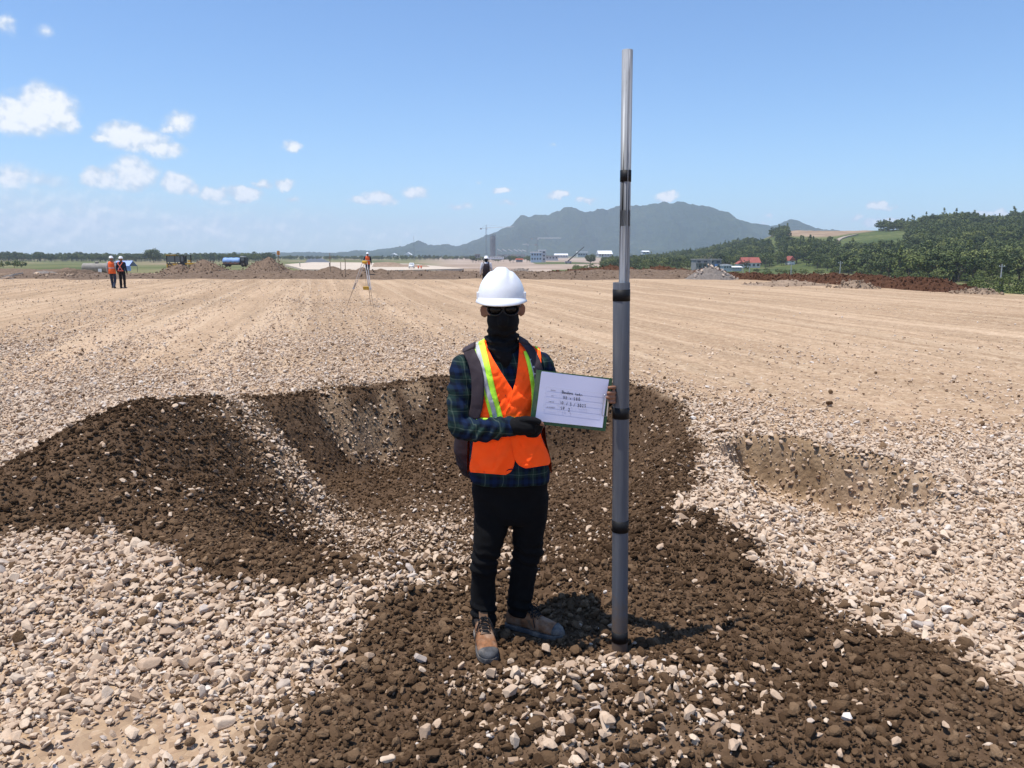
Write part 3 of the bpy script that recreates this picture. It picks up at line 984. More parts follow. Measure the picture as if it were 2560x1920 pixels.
a, b_, c_ = at(512, 684, 118), at(462, 684, 124), at(560, 684, 120)
o = heap('soil_heap', brown_soil, a.x, 120, 22, 16, domes((a.x, 118, 3.6, 4.2, 2.35), (b_.x, 122, 3.4, 4, 1.7), (c_.x, 118, 3.0, 3.2, 1.05), (a.x + 2, 117, 2.4, 3, 1.7)), (90, 60), 0.28, 0.9, 241)
clods_on(o, brown_soil, 900, .12, .40, 4)
tag(o, 'long brown soil heap in front of the yellow machine', 'soil heap')
a = at(672, 677, 140)
a2 = at(645, 677, 141)
o = heap('soil_heap', brown_soil, a.x, 141, 16, 14, domes((a.x, 140, 4.4, 4.6, 3.0), (a2.x, 141, 3.2, 4, 2.2)), (80, 60), 0.3, 0.9, 251)
clods_on(o, brown_soil, 700, .12, .40, 5)
tag(o, 'tall pointed brown soil heap right of the blue-covered truck', 'soil heap')
for (u, dd, w, hh, lab) in ((828, 66, 2.4, .42, 'small brown soil hump on the berm below a survey stake'), (905, 65, 1.5, .35, 'small brown soil hump on the berm behind the tripod legs'),
                            (955, 66, 2.2, .18, 'flat brown soil hump on the berm right of the tripod')):
    q = at(u, 690, dd)
    o = heap('soil_heap', brown_soil, q.x, dd, w * 2.6, 5, domes((q.x, dd, w, 2.2, 0.50 + hh)), (50, 30), 0.1, 1.4, int(u))
    tag(o, lab, 'soil heap')
q = gnd(1785, 700)
o = heap('rubble_heap', grey_rubble, q.x, q.y + 1.4, 5.2, 5.5, domes((q.x, q.y + 1.3, 1.95, 2.2, .98), (q.x + 1.0, q.y + 1.5, 1.2, 1.4, .66)), (70, 60), 0.16, 3.0, 261)
tag(o, 'grey heap of broken stone rubble at the field edge below the grey house', 'rubble heap')
for i in range(26):
    r = rng.uniform(0, 1.8)
    th = rng.uniform(0, 6.28)
    x_, y_ = q.x + r * math.cos(th) * 1.1, q.y + 1.0 + r * math.sin(th) * 0.8
    zz = 0.98 * max(0, 1 - math.hypot((x_ - q.x) / 1.95, (y_ - q.y - 1.3) / 2.2) ** 1.15)
    s_ = bpy.data.objects.new('rubble_stone', stone_me[i % 12])
    s_.location = (x_, y_, float(H(x_, y_)[0]) + zz + 0.02)
    s_.rotation_euler = tuple(rng.uniform(0, 6, 3))
    s_.scale = (rng.uniform(.2, .42),) * 3
    s_['tone'] = float(rng.uniform(.82, .88))
    s_.parent = o
    col.objects.link(s_)
for (u, v, w, hh, lab) in ((1995, 716, 3.4, .22, 'low flat brown soil heap before the red soil ridge'), (2150, 722, 1.4, .34, 'small tan soil heap leaning on the red soil ridge'),
                           (2460, 737, 1.3, .22, 'small low brown heap on the dry grass at the right edge'), (1590, 688, 2.6, .40, 'low tan heap right behind the foot of the steel pipe'),
                           (1300, 676, 2.2, .75, 'grey brown rubble mound right of the white helmet')):
    q = gnd(u, v)
    o = heap('soil_heap', grey_rubble if u == 1300 else cut_soil, q.x, q.y + w * .5, w * 2.6, w * 2.0, domes((q.x, q.y + w * .5, w, w * .8, hh + .1)), (64, 50), 0.2, 2.6, int(u))
    clods_on(o, grey_rubble if u == 1300 else cut_soil, 160, .06, .25, int(u))
    tag(o, lab, 'soil heap')
# cut slopes beyond the new runway
for (u0, u1, D, hh, mt, lab) in ((930, 1330, 300, 1.8, cut_soil, 'long low bank of cut earth beyond the white van'), (1180, 1480, 210, 1.3, cut_soil, 'dusty earth bank across the site behind the man with the backpack'),
                                 (0, 200, 150, 0.9, brown_soil, 'low brown bank of earth along the left edge of the site')):
    x0, x1 = at(u0, 660, D).x, at(u1, 660, D).x
    o = heap('earth_bank', mt, (x0 + x1) / 2, D, abs(x1 - x0), 26, (lambda D, hh: (lambda x, y: hh * (1 + 0.5 * fbm(x * 0.08, y * 0.05, 3, 271)) * np.clip(1 - ((y - D) / 11) ** 2, 0, 1)))(D, hh), (120, 30), 0.3, 0.5, 280 + int(D))
    tag(o, lab, 'earth bank')

# ------------------------------------------------------------------ the new runway, pale base course, and the finished asphalt beyond
pad_m = mottled('pale_base_course', (0.52, 0.43, 0.335), 0.95, 0.12, 0.05)
pts = [gnd(u, v, -3.35) for u, v in ((712, 664), (760, 678), (960, 681), (1160, 676), (1085, 668), (1020, 662), (900, 659), (780, 658))]
mb = MB()
mb.add([(q.x, q.y, 0) for q in pts] + [(q.x, q.y, -1.5) for q in pts], [tuple(range(len(pts)))] + [(i, (i + 1) % len(pts), (i + 1) % len(pts) + len(pts), i + len(pts)) for i in range(len(pts))])
o = mb.build('runway_base', pad_m)
o.location.z = -2.75
tag(o, kind='structure')
asph = mottled('asphalt', (0.10, 0.105, 0.11), 0.85, 0.15, 0.03)
pts = [(-170, 640), (-149, 640), (-672, 2700), (-700, 2700)]
mb = MB()
mb.add([(x, y, 0) for x, y in pts] + [(x, y, -1.2) for x, y in pts], [(0, 1, 2, 3), (0, 4, 5, 1), (1, 5, 6, 2), (2, 6, 7, 3), (3, 7, 4, 0)])
o = mb.build('runway', asph)
o.location.z = -4.5
tag(o, kind='structure')

# ------------------------------------------------------------------ mountain and far ridge
SKYLINE = [(600, 634), (860, 632), (915, 628), (960, 625), (1000, 618), (1032, 612), (1055, 604), (1070, 612), (1100, 614), (1120, 612), (1140, 618), (1172, 610), (1227, 586),
           (1276, 568), (1301, 546), (1330, 543), (1368, 541), (1393, 532), (1412, 522), (1425, 524), (1444, 532), (1460, 534), (1482, 530),
           (1500, 528), (1509, 531), (1532, 523), (1548, 521), (1583, 521), (1615, 515), (1643, 510), (1665, 513), (1684, 511), (1716, 518),
           (1757, 524), (1790, 535), (1808, 548), (1834, 555), (1870, 563), (1905, 567), (1925, 565), (1948, 555), (1962, 554), (1980, 561),
           (2003, 571), (2060, 580), (2150, 592), (2300, 610), (2600, 628)]
MD = 4200.0
nx_, ny_ = 700, 120
uu = np.linspace(560, 2640, nx_)
crest = np.interp(uu, [q[0] for q in SKYLINE], [q[1] for q in SKYLINE])
cx_ = (uu - 1280) / FPX * MD / math.cos(PITCH)
cz_ = CAMH + (636.5 - crest) / FPX * MD / math.cos(PITCH) * 1.0
ty = np.linspace(0, 1, ny_)
V = np.zeros((ny_, nx_, 3))
for j, t in enumerate(ty):
    y = 3000 + 2600 * t
    prof = np.interp(t, [0, .18, .4615, .62, 1], [0, .18, 1, .72, 0])
    x = cx_ * (1 + 0.0 * t)
    spur = fbm(x * 0.004 + 0.5 * fbm(x * 0.002, np.full(nx_, y * .002), 2, 5), np.full(nx_, y * 0.0016), 5, 301, 0.55)
    fade = np.clip(abs(t - .4615) / .2, 0, 1)
    h = np.maximum(cz_ + 7 * fbm(x * .02, x * 0, 3, 307), 2) * prof * (1 + 0.85 * spur * fade) - 26 * np.abs(fbm(x * .007, np.full(nx_, y * .0022), 4, 309)) * fade * (prof > .08) + 6.0 * fbm(x * 0.05, np.full(nx_, y * 0.05), 2, 311) * (prof > .05)
    V[j, :, 0], V[j, :, 1], V[j, :, 2] = x, y, h - 8 * (1 - prof)
mm, nt, b = material('forested_mountain', rough=0.95, spec=0.05)
pos = nt.node('ShaderNodeNewGeometry').outputs['Position']
n1 = nt.noise(pos, 0.004, 7, 0.65)
n2 = nt.noise(pos, 0.05, 5, 0.65)
cm = nt.ramp(n1, [(0.35, (0.018, 0.032, 0.013)), (0.55, (0.034, 0.052, 0.020)), (0.68, (0.062, 0.078, 0.032))])
cm = nt.mix(nt.smooth(n2, 0.45, 0.65), cm, (0.018, 0.030, 0.013))
nt.put(b.inputs['Base Color'], cm)
bp = nt.node('ShaderNodeBump', {'Height': n2, 'Strength': 1.0, 'Distance': 14.0})
nt.put(b.inputs['Normal'], bp.outputs['Normal'])
o = link_mesh('mountain', np_mesh('mountain', V.reshape(-1, 3), grid_faces(nx_, ny_)), mm, None, True)
tag(o, kind='structure')

# ------------------------------------------------------------------ wooded hill on the right
HILL_U = [1380, 1480, 1560, 1640, 1720, 1800, 1870, 1917, 1965, 2000, 2100, 2190, 2260, 2290, 2370, 2440, 2490, 2560, 2700, 3000, 3400]
HILL_V = [655, 653, 650, 645, 636, 619, 606, 585, 576, 577, 577, 576, 570, 562, 558, 564, 558, 556, 554, 558, 566]
HILL_Y0 = [900, 700, 600, 540, 520, 500, 470, 440, 410, 380, 340, 300, 275, 265, 250, 245, 240, 235, 230, 225, 225]
HILL_YC = [1300, 1200, 1100, 1050, 1000, 960, 920, 900, 880, 860, 820, 760, 720, 700, 680, 670, 660, 650, 640, 640, 640]


def hill_z(x, y):
    x, y = np.asarray(x, float), np.asarray(y, float)
    u = 1280 + FPX * math.cos(PITCH) * x / np.maximum(y, 1)
    v = np.interp(u, HILL_U, HILL_V)
    y0 = np.interp(u, HILL_U, HILL_Y0)
    yc = np.interp(u, HILL_U, HILL_YC)
    top = CAMH + (636.5 - v) / FPX * yc + 5.5
    t = (y - y0) / (yc - y0)
    prof = np.where(t < 1, np.clip(t, 0, 1) ** 1.25, np.clip(1 - 0.25 * (t - 1), 0, 1))
    m = sstep(u, 1380, 1520)
    z = -6.0 + (top) * prof * m
    return z + m * (np.clip(t, 0, 1) * (1 - 0.8 * np.exp(-((t - 1) / .25) ** 2))) * 2.5 * fbm(x * 0.012, y * 0.012, 3, 331)


hx = np.linspace(20, 1100, 170)
hy = np.linspace(95, 1400, 170)
HX, HY = np.meshgrid(hx, hy)
hz = hill_z(HX.ravel(), HY.ravel())
hm, nt, b = material('hill_ground', rough=0.95, spec=0.05)
pos = nt.node('ShaderNodeNewGeometry').outputs['Position']
n1 = nt.noise(pos, 0.02, 6, 0.6)
hc = nt.ramp(n1, [(0.35, (0.060, 0.080, 0.026)), (0.5, (0.105, 0.125, 0.042)), (0.65, (0.17, 0.175, 0.068))])
hc = nt.mix(nt.math('MULTIPLY', nt.smooth(nt.noise(pos, 0.25, 5, 0.65), 0.40, 0.62), 0.65), hc, (0.045, 0.065, 0.022))
hc = nt.mix(attr(nt, 'field'), hc, nt.ramp(nt.noise(pos, 0.06, 5, 0.6), [(0.35, (0.24, 0.165, 0.11)), (0.65, (0.36, 0.26, 0.175))]))
nt.put(b.inputs['Base Color'], hc)


def to_px(x, y, z):
    dy, dz = y, z - CAMH
    dep = dy * math.cos(PITCH) - dz * math.sin(PITCH)
    upc = dy * math.sin(PITCH) + dz * math.cos(PITCH)
    return 1280 + FPX * x / dep, 960 - FPX * upc / dep


FIELD = [(1968, 570), (2192, 566), (2185, 578), (2130, 584), (2075, 592), (2040, 593), (1968, 590)]
FIELD2 = [(1878, 598), (1900, 584), (1926, 578), (1928, 592)]
GRASS = [(2075, 600), (2130, 588), (2190, 578), (2262, 578), (2272, 592), (2230, 600), (2140, 603), (2090, 612)]
GRASS2 = [(1925, 600), (1942, 585), (1945, 620), (1925, 622)]
MEADOW = [(1838, 668), (1900, 664), (2030, 657), (2040, 668), (2150, 690), (2145, 705), (1840, 692)]
hu, hv = to_px(HX.ravel(), HY.ravel(), hz)
me = np_mesh('hill', np.stack([HX.ravel(), HY.ravel(), hz], 1), grid_faces(170, 170))
fieldm = np.clip(poly_sd(hu, hv, FIELD) / 4 + .5, 0, 1)
set_attr(me, 'field', np.maximum(fieldm, np.clip(poly_sd(hu, hv, FIELD2) / 4 + .5, 0, 1)))
hill = link_mesh('hill', me, hm, None, True)
tag(hill, kind='structure')
roadm = mottled('track_surface', (0.33, 0.27, 0.21), 0.95, 0.15, 0.1)
rp = []
for (u, v) in ((2090, 612), (2092, 604), (2100, 598), (2115, 593), (2140, 588)):
    d = direction(u, v)
    ts = np.linspace(200, 900, 1400) / d.y
    zz = hill_z(d.x * ts, d.y * ts)
    hit = np.argmax((CAMH + d.z * ts) < zz)
    rp.append((d.x * ts[hit], d.y * ts[hit]))
mb = MB()
vs, fs = [], []
for i, (x, y) in enumerate(rp):
    for k, s_ in enumerate((-2.2, 2.2)):
        vs.append((x + s_, y, float(hill_z(np.array([x + s_]), np.array([y]))[0]) + 0.9))
        vs.append((x + s_, y, float(hill_z(np.array([x + s_]), np.array([y]))[0]) - 0.5))
for i in range(len(rp) - 1):
    a = i * 4
    fs += [(a, a + 2, a + 6, a + 4), (a, a + 4, a + 5, a + 1), (a + 2, a + 3, a + 7, a + 6)]
o = mb.add(vs, fs).build('hill_road', roadm)
tag(o, kind='structure')

# ------------------------------------------------------------------ trees
def leaf_mat(name, a, b2, c):
    m, nt, b = material(name, rough=0.65, spec=0.25)
    tone = attr(nt, 'tone', 'INSTANCER')
    n = nt.noise(nt.node('ShaderNodeNewGeometry').outputs['Position'], 0.9, 3, 0.6)
    rnd = nt.node('ShaderNodeObjectInfo').outputs['Random']
    f = nt.math('ADD', nt.math('MULTIPLY', n, 0.55), nt.math('MULTIPLY', rnd, 0.5))
    nt.put(b.inputs['Base Color'], nt.ramp(f, [(0.25, a), (0.5, b2), (0.8, c)]))
    try:
        b.inputs['Transmission Weight'].default_value = 0.0
    except KeyError:
        pass
    return m


leaf_dark = leaf_mat('dark_leaves', (0.030, 0.046, 0.014), (0.062, 0.084, 0.025), (0.115, 0.135, 0.042))
leaf_mid = leaf_mat('green_leaves', (0.052, 0.074, 0.018), (0.105, 0.130, 0.032), (0.185, 0.20, 0.058))
leaf_lime = leaf_mat('light_leaves', (0.075, 0.105, 0.026), (0.125, 0.155, 0.042), (0.19, 0.21, 0.07))
bark = mottled('bark', (0.13, 0.10, 0.075), 0.95, 0.3, 6)


def tree_meshes(seed, h, rx, rz, trunk_h, n_clump, leaf, per=26, style='round'):
    """a tapered trunk with limbs, and a crown of leaf clumps spread through its volume"""
    r = np.random.default_rng(seed)
    mb = MB()
    top = Vector((r.normal(0, .1) * rx, r.normal(0, .1) * rx, trunk_h + (h - trunk_h) * .55))
    mb.tube([(0, 0, -0.4), (0.02 * h, 0, trunk_h * .5), (0.0, 0.01 * h, trunk_h), top], [.028 * h, .022 * h, .018 * h, .006 * h], 6)
    cen = []
    for i in range(n_clump):
        v = r.normal(0, 1, 3)
        v /= np.linalg.norm(v)
        rad = r.uniform(.45, 1.0) ** .6
        if style == 'tall':
            zc = trunk_h + (h - trunk_h) * r.uniform(.05, 1)
            k = math.sin(min(1, (zc - trunk_h) / (h - trunk_h) * 1.1 + .1) * math.pi) * .9 + .15
            c = np.array([v[0] * rx * k * rad, v[1] * rx * k * rad, zc])
        else:
            c = np.array([v[0] * rx * rad, v[1] * rx * rad, trunk_h + rz * .75 + v[2] * rz * rad * (1.0 if v[2] > 0 else .65)])
        cen.append(c)
    for c in cen[:7]:
        mb.tube([(0, 0, trunk_h * r.uniform(.75, 1.05)), Vector(c) * .6 + Vector((0, 0, trunk_h * .35)), c], [.012 * h, .008 * h, .003 * h], 4)
    vs, fs = [], []
    for c in cen:
        cr = r.uniform(.22, .40) * rx
        for k in range(per):
            v = r.normal(0, 1, 3)
            v /= np.linalg.norm(v)
            p = c + v * cr * np.array([1, 1, .75]) * r.uniform(.55, 1)
            nrm = v + r.normal(0, .45, 3) + np.array([0, 0, .35])
            nrm /= np.linalg.norm(nrm)
            a = np.cross(nrm, r.normal(0, 1, 3))
            a /= np.linalg.norm(a)
            b2 = np.cross(nrm, a)
            s = r.uniform(.55, 1.15) * leaf
            q = len(vs)
            vs += [p - a * s * .5, p + b2 * s * .42, p + a * s * .62, p - b2 * s * .42]
            fs.append((q, q + 1, q + 2, q + 3))
    return mb, np_mesh('crown', np.array(vs), np.array(fs))


class TreeKind:
    def __init__(self, seed, h, rx, rz, th, nc, leaf, mat, per=26, style='round'):
        mb, crown = tree_meshes(seed, h, rx, rz, th, nc, leaf, per, style)
        tr = bpy.data.meshes.new('trunk')
        tr.from_pydata(mb.v, [], mb.f)
        tr.materials.append(bark)
        crown.materials.append(mat)
        self.trunk, self.crown = tr, crown
        # a copy with trunk and crown in one mesh, for the mass of the wood
        j = bpy.data.meshes.new('tree')
        nv = len(mb.v)
        cv = [tuple(v.co) for v in crown.vertices]
        cf = [tuple(i + nv for i in p.vertices) for p in crown.polygons]
        j.from_pydata(list(mb.v) + cv, [], list(mb.f) + cf)
        j.materials.append(bark)
        j.materials.append(mat)
        mi = np.zeros(len(j.polygons), np.int32)
        mi[len(mb.f):] = 1
        j.polygons.foreach_set('material_index', mi)
        self.src = bpy.data.objects.new('tree_piece', j)


KINDS = [TreeKind(1, 8.5, 3.4, 3.1, 2.6, 26, .60, leaf_dark), TreeKind(2, 7.5, 3.0, 2.6, 2.2, 24, .60, leaf_mid), TreeKind(3, 9.5, 3.2, 3.6, 3.0, 28, .62, leaf_dark),
         TreeKind(4, 6.5, 2.8, 2.3, 1.6, 22, .55, leaf_lime), TreeKind(5, 11.0, 2.2, 4.0, 3.4, 26, .55, leaf_mid, 24, 'tall'), TreeKind(6, 10.0, 2.0, 4.0, 1.0, 30, .5, leaf_lime, 26, 'tall'),
         TreeKind(7, 4.0, 2.3, 1.7, .5, 18, .45, leaf_mid), TreeKind(8, 9.0, 3.8, 3.0, 3.0, 30, .65, leaf_mid)]
BIGTREE = TreeKind(9, 13.0, 6.0, 4.6, 3.0, 80, .8, leaf_dark, 40)


def place_tree(name, kind, loc, s, rz, label, group=None):
    e = empty(name, loc, rz)
    e.scale = (s, s, s)
    for nm, m_ in (('trunk', kind.trunk), ('crown', kind.crown)):
        c = bpy.data.objects.new(nm, m_)
        col.objects.link(c)
        c.parent = e
    tag(e, label, 'tree', group)
    return e


# the wood: every spot, then the ones that show largest become trees of their own
n = 34000
tx = rng.uniform(40, 860, n)
tyy = rng.uniform(190, 1150, n)
tu = 1280 + FPX * math.cos(PITCH) * tx / tyy
k = (tu > 1500) & (tu < 2760)
tx, tyy, tu = tx[k], tyy[k], tu[k]
tz = hill_z(tx, tyy)
pu, pv = to_px(tx, tyy, tz)
yc = np.interp(tu, HILL_U, HILL_YC)
y0 = np.interp(tu, HILL_U, HILL_Y0)
start = np.interp(tu, [1500, 1600, 1700, 1850, 1990, 2060, 2140, 2200, 2320, 2560, 2760], [330, 340, 400, 490, 430, 340, 275, 245, 222, 205, 200])
ok = (tyy > start + 12 * fbm(tx * .03, tyy * .03, 2, 401)) & (tyy < yc + 60) & (edge_dist(tx, tyy) > 30)
for P_ in (FIELD, FIELD2, GRASS, GRASS2):
    for up_ in (0, 2, 4, 6, 8):
        ok &= poly_sd(pu, to_px(tx, tyy, tz + up_)[1], P_) < (1 if up_ == 0 else 0)
# open meadow behind the houses stays thin
ok &= (rng.random(len(tx)) < np.where(fbm(tx * .02, tyy * .02, 3, 411) > -.45, 1.0, .3))
ok &= (rng.random(len(tx)) < np.clip(0.28 + 250 / tyy * 0.7, 0, 1))
# lower scrub at the top of the left shoulder
tx, tyy, tz, tu, pu, pv = tx[ok], tyy[ok], tz[ok], tu[ok], pu[ok], pv[ok]
n = len(tx)
tk = rng.choice(8, n, p=[.20, .20, .13, .14, .04, .04, .08, .17])
bam = fbm(tx * .015, tyy * .015, 2, 421)
near_ = tyy < 290
tk = np.where(near_ & (bam > .05), rng.choice([5, 3, 1, 5], n), tk)
ts = rng.uniform(.7, 1.15, n) * np.where(tyy > 600, 1.1, 1.0) * np.interp(tu, [1500, 1750, 2000], [.62, .75, 1.0])
trz = rng.uniform(0, 6.28, n)
hpx = ts / tyy
inv = (pu > -20) & (pu < 2580)
order = np.argsort(-(hpx * inv))
chosen = order[:150]
for i in chosen:
    dist = 'front row of the hill wood' if tyy[i] < 270 else 'wood on the lower hillside'
    look = ['dark round', 'green bushy', 'tall dark', 'low light green', 'slim tall green', 'feathery light green bamboo-like', 'small shrubby green', 'broad green'][tk[i]]
    place_tree('broadleaf_tree', KINDS[tk[i]], (tx[i], tyy[i], tz[i]), ts[i], trz[i], look + ' tree in the ' + dist, look + ' trees in the ' + dist)
m_ = np.ones(n, bool)
m_[chosen] = False
sc3 = np.stack([ts, ts, ts], 1)[m_]
rt3 = np.stack([0 * trz, 0 * trz, trz], 1)[m_]
wood = scatter_stuff('hillside_wood', np.stack([tx, tyy, tz], 1)[m_], rt3, sc3, tk[m_], [q.src for q in KINDS], {'tone': rng.random(m_.sum())})
tag(wood, 'dense green wood covering the hillside behind the front trees', 'wood')
print('WOOD', n)
# scrub along the foot of the embankment on the right and between the houses
n = 1500
tx = rng.uniform(15, 190, n)
tyy = rng.uniform(70, 420, n)
tu = 1280 + FPX * math.cos(PITCH) * tx / tyy
ok = (tu > 1430) & (tu < 2700) & (edge_dist(tx, tyy) > 22) & (fbm(tx * .03, tyy * .02, 3, 431) > -.05)
hx_ = tx / tyy
ok &= ~((hx_ > .225) & (hx_ < .345) & (tyy > 290) & (rng.random(n) < .85)) & ~((hx_ > .28) & (hx_ < .46) & (tyy < 290) & (rng.random(n) < .55))
tx, tyy = tx[ok], tyy[ok]
kk = rng.choice([6, 6, 3, 1], len(tx))
ss = rng.uniform(.45, .85, len(tx)) * np.where(kk == 6, 1, .6)
zz = np.where(tx > 20, hill_z(tx, tyy), -6.0)
o = scatter_stuff('scrub', np.stack([tx, tyy, np.minimum(zz, H(tx, tyy)) + .2], 1), np.stack([0 * ss, 0 * ss, rng.uniform(0, 6, len(ss))], 1), np.stack([ss, ss, ss], 1), kk, [q.src for q in KINDS])
tag(o, 'green scrub on the low ground between the field edge and the houses', 'scrub')

# far tree line on the left and centre
n = 2600
D_ = rng.uniform(720, 1250, n)
uu_ = rng.uniform(-260, 1330, n)
x_ = (uu_ - 1280) / FPX * D_ / math.cos(PITCH)
ok = (uu_ < 700) | (D_ > 1050) | ((uu_ > 1180) & (rng.random(n) < .4))
D_, x_, uu_ = D_[ok], x_[ok], uu_[ok]
kk = rng.choice([0, 1, 2, 7], len(x_))
ss = rng.uniform(.65, 1.05, len(x_)) * (1 + .25 * fbm(x_ * .01, D_ * .01, 2, 441)) * np.where(uu_ > 700, .75, 1.0)
o = scatter_stuff('far_wood', np.stack([x_, D_, H(x_, D_)], 1), np.stack([0 * ss, 0 * ss, rng.uniform(0, 6, len(ss))], 1), np.stack([ss, ss, ss], 1), kk, [q.src for q in KINDS])
tag(o, 'long hazy tree line along the horizon left of the mountain', 'wood')
for (u, v, D, s, k_, lab) in ((384, 652, 640, 1.0, 9, 'big rounded dark tree standing above the far tree line'), (416, 652, 660, 1.0, 1, 'medium tree just right of the big rounded tree'),
                              (442, 652, 680, .95, 0, 'smaller hazy tree behind the roof of the yellow machine'), (1476, 640, 620, .72, 9, 'dark round tree among the white sheds right of the cranes'),
                              (8, 668, 330, .95, 6, 'low bush at the left edge of the green field'), (36, 668, 330, 1.2, 6, 'taller bush in the green field at the left'), (54, 668, 335, .9, 6, 'thin bush in the green field right of the taller one'),
                              (1560, 648, 330, .8, 1, 'round tree behind the steel pipe'), (1800, 640, 470, 1.0, 2, 'tree left of the red-roofed house'), (1915, 645, 455, 1.05, 0, 'tree right of the red-roofed house'), (1866, 660, 440, .62, 0, 'small dark tree in front of the red-roofed house')):
    q = at(u, v, D)
    zz = float(hill_z(np.array([q.x]), np.array([D]))[0]) if u > 1500 else float(H(q.x, D)[0])
    place_tree('broadleaf_tree', BIGTREE if k_ == 9 else KINDS[k_], (q.x, D, zz), s, u * 1.0, lab)
# ------------------------------------------------------------------ people: helpers
def P(pu, pv, Y):
    """a point of the person, read off the photograph, at the distance Y"""
    return at(pu * 1.15732, pv * 1.15732, Y)


def ellipse_ring(c, hw, hd, n=28, axis_u=(1, 0, 0), axis_v=(0, 1, 0), power=2.0):
    c, a, b = Vector(c), Vector(axis_u), Vector(axis_v)
    r = []
    for k in range(n):
        t = 2 * math.pi * k / n
        ct, st = math.cos(t), math.sin(t)
        q = 2.0 / power
        r.append(c + a * hw * math.copysign(abs(ct) ** q, ct) + b * hd * math.copysign(abs(st) ** q, st))
    return r


def limb(mb, pts, rad, n=14, flat=None):
    """tapered limb with round ends"""
    pts = [Vector(p) for p in pts]
    rr = list(rad)
    d0 = (pts[0] - pts[1]).normalized()
    d1 = (pts[-1] - pts[-2]).normalized()
    P_ = [pts[0] + d0 * rr[0] * .8, pts[0] + d0 * rr[0] * .5] + pts + [pts[-1] + d1 * rr[-1] * .5, pts[-1] + d1 * rr[-1] * .8]
    Rr = [rr[0] * .45, rr[0] * .85] + rr + [rr[-1] * .85, rr[-1] * .45]
    # refine with a smooth curve
    Q, S_ = [], []
    for i in range(len(P_) - 1):
        for t in (0, .34, .67):
            p0, p1, p2, p3 = P_[max(i - 1, 0)], P_[i], P_[i + 1], P_[min(i + 2, len(P_) - 1)]
            if len(pts) < 3:
                Q.append(p1.lerp(p2, t))
            else:
                Q.append(0.5 * ((2 * p1) + (p2 - p0) * t + (2 * p0 - 5 * p1 + 4 * p2 - p3) * t * t + (3 * p1 - p0 - 3 * p2 + p3) * t ** 3))
            S_.append(Rr[i] + (Rr[i + 1] - Rr[i]) * t)
    Q.append(P_[-1])
    S_.append(Rr[-1])
    return mb.tube(Q, S_, n)


def fuse(name, mb, voxel, mat, parent, smooth_iter=6, fold=None, keep=True):
    """grow the shapes in mb together into one continuous skin"""
    tmp = mb.build(name + '_raw', None)
    m1 = tmp.modifiers.new('r', 'REMESH')
    m1.mode = 'VOXEL'
    m1.voxel_size = voxel
    m2 = tmp.modifiers.new('s', 'SMOOTH')
    m2.factor = 0.5
    m2.iterations = smooth_iter
    dg = bpy.context.evaluated_depsgraph_get()
    me = bpy.data.meshes.new_from_object(tmp.evaluated_get(dg))
    me.name = name
    old = tmp.data
    bpy.data.objects.remove(tmp)
    bpy.data.meshes.remove(old)
    if fold is not None:
        n = len(me.vertices)
        co = np.empty(n * 3, np.float32)
        no = np.empty(n * 3, np.float32)
        me.vertices.foreach_get('co', co)
        me.vertices.foreach_get('normal', no)
        co, no = co.reshape(-1, 3).astype(float), no.reshape(-1, 3).astype(float)
        co = co + no * fold(co)[:, None]
        me.vertices.foreach_set('co', co.astype(np.float32).ravel())
        me.update()
    me.materials.clear()
    return link_mesh(name, me, mat, parent, True)


def cloth(name, base, rough=0.85, weave=900.0, amount=0.18, spec=0.15, sheen=0.0, gain=1.0):
    m, nt, b = material(name, base, rough, 0, spec)
    co = nt.node('ShaderNodeTexCoord').outputs['Object']
    n = nt.noise(co, 14.0, 5, 0.6)
    cc = nt.ramp(n, [(0.3, tuple(c * (1 - amount) for c in base)), (0.7, tuple(min(1, c * (1 + amount)) for c in base))])
    nt.put(b.inputs['Base Color'], nt.vmath('SCALE', cc, gain) if gain != 1.0 else cc)
    h = nt.math('ADD', nt.noise(co, weave, 2, .5), nt.math('MULTIPLY', nt.noise(co, 45.0, 4, .6), 1.5))
    bp = nt.node('ShaderNodeBump', {'Height': h, 'Strength': 0.35, 'Distance': 0.004})
    nt.put(b.inputs['Normal'], bp.outputs['Normal'])
    if sheen:
        b.inputs['Sheen Weight'].default_value = sheen
    return m


skin_m, nt, b = material('skin', (0.26, 0.125, 0.075), 0.55, 0, 0.35)
co = nt.node('ShaderNodeTexCoord').outputs['Object']
nt.put(b.inputs['Base Color'], nt.ramp(nt.noise(co, 30, 4, .6), [(.3, (0.23, 0.105, 0.06)), (.7, (0.31, 0.155, 0.095))]))
b.inputs['Subsurface Weight'].default_value = 0.08
b.inputs['Subsurface Radius'].default_value = (0.01, 0.004, 0.002)
black_cloth = cloth('black_trouser_cloth', (0.0065, 0.0065, 0.007), 0.95)
gaiter_m = cloth('black_knit', (0.009, 0.009, 0.010), 0.92)
glove_m = cloth('black_glove_knit', (0.008, 0.008, 0.009), 0.9, 600)
orange_m = cloth('fluorescent_orange', (0.98, 0.088, 0.010), 0.75, 1200, 0.06, gain=1.75)
lime_m = cloth('fluorescent_lime', (0.50, 0.92, 0.06), 0.65, 1200, 0.05, gain=1.35)
silver_m = cloth('reflective_silver', (0.50, 0.51, 0.52), 0.4, 1500, 0.08, 0.5)
strap_m = cloth('backpack_webbing', (0.055, 0.043, 0.050), 0.85, 700)
bag_m = cloth('backpack_cloth', (0.030, 0.022, 0.027), 0.8, 500)
hat_m, nt, b = material('white_plastic', (0.80, 0.81, 0.83), 0.32, 0, 0.5)
co = nt.node('ShaderNodeTexCoord').outputs['Object']
nt.put(b.inputs['Base Color'], nt.ramp(nt.noise(co, 9, 5, .65), [(.3, (0.76, 0.77, 0.79)), (.65, (0.83, 0.84, 0.86))]))
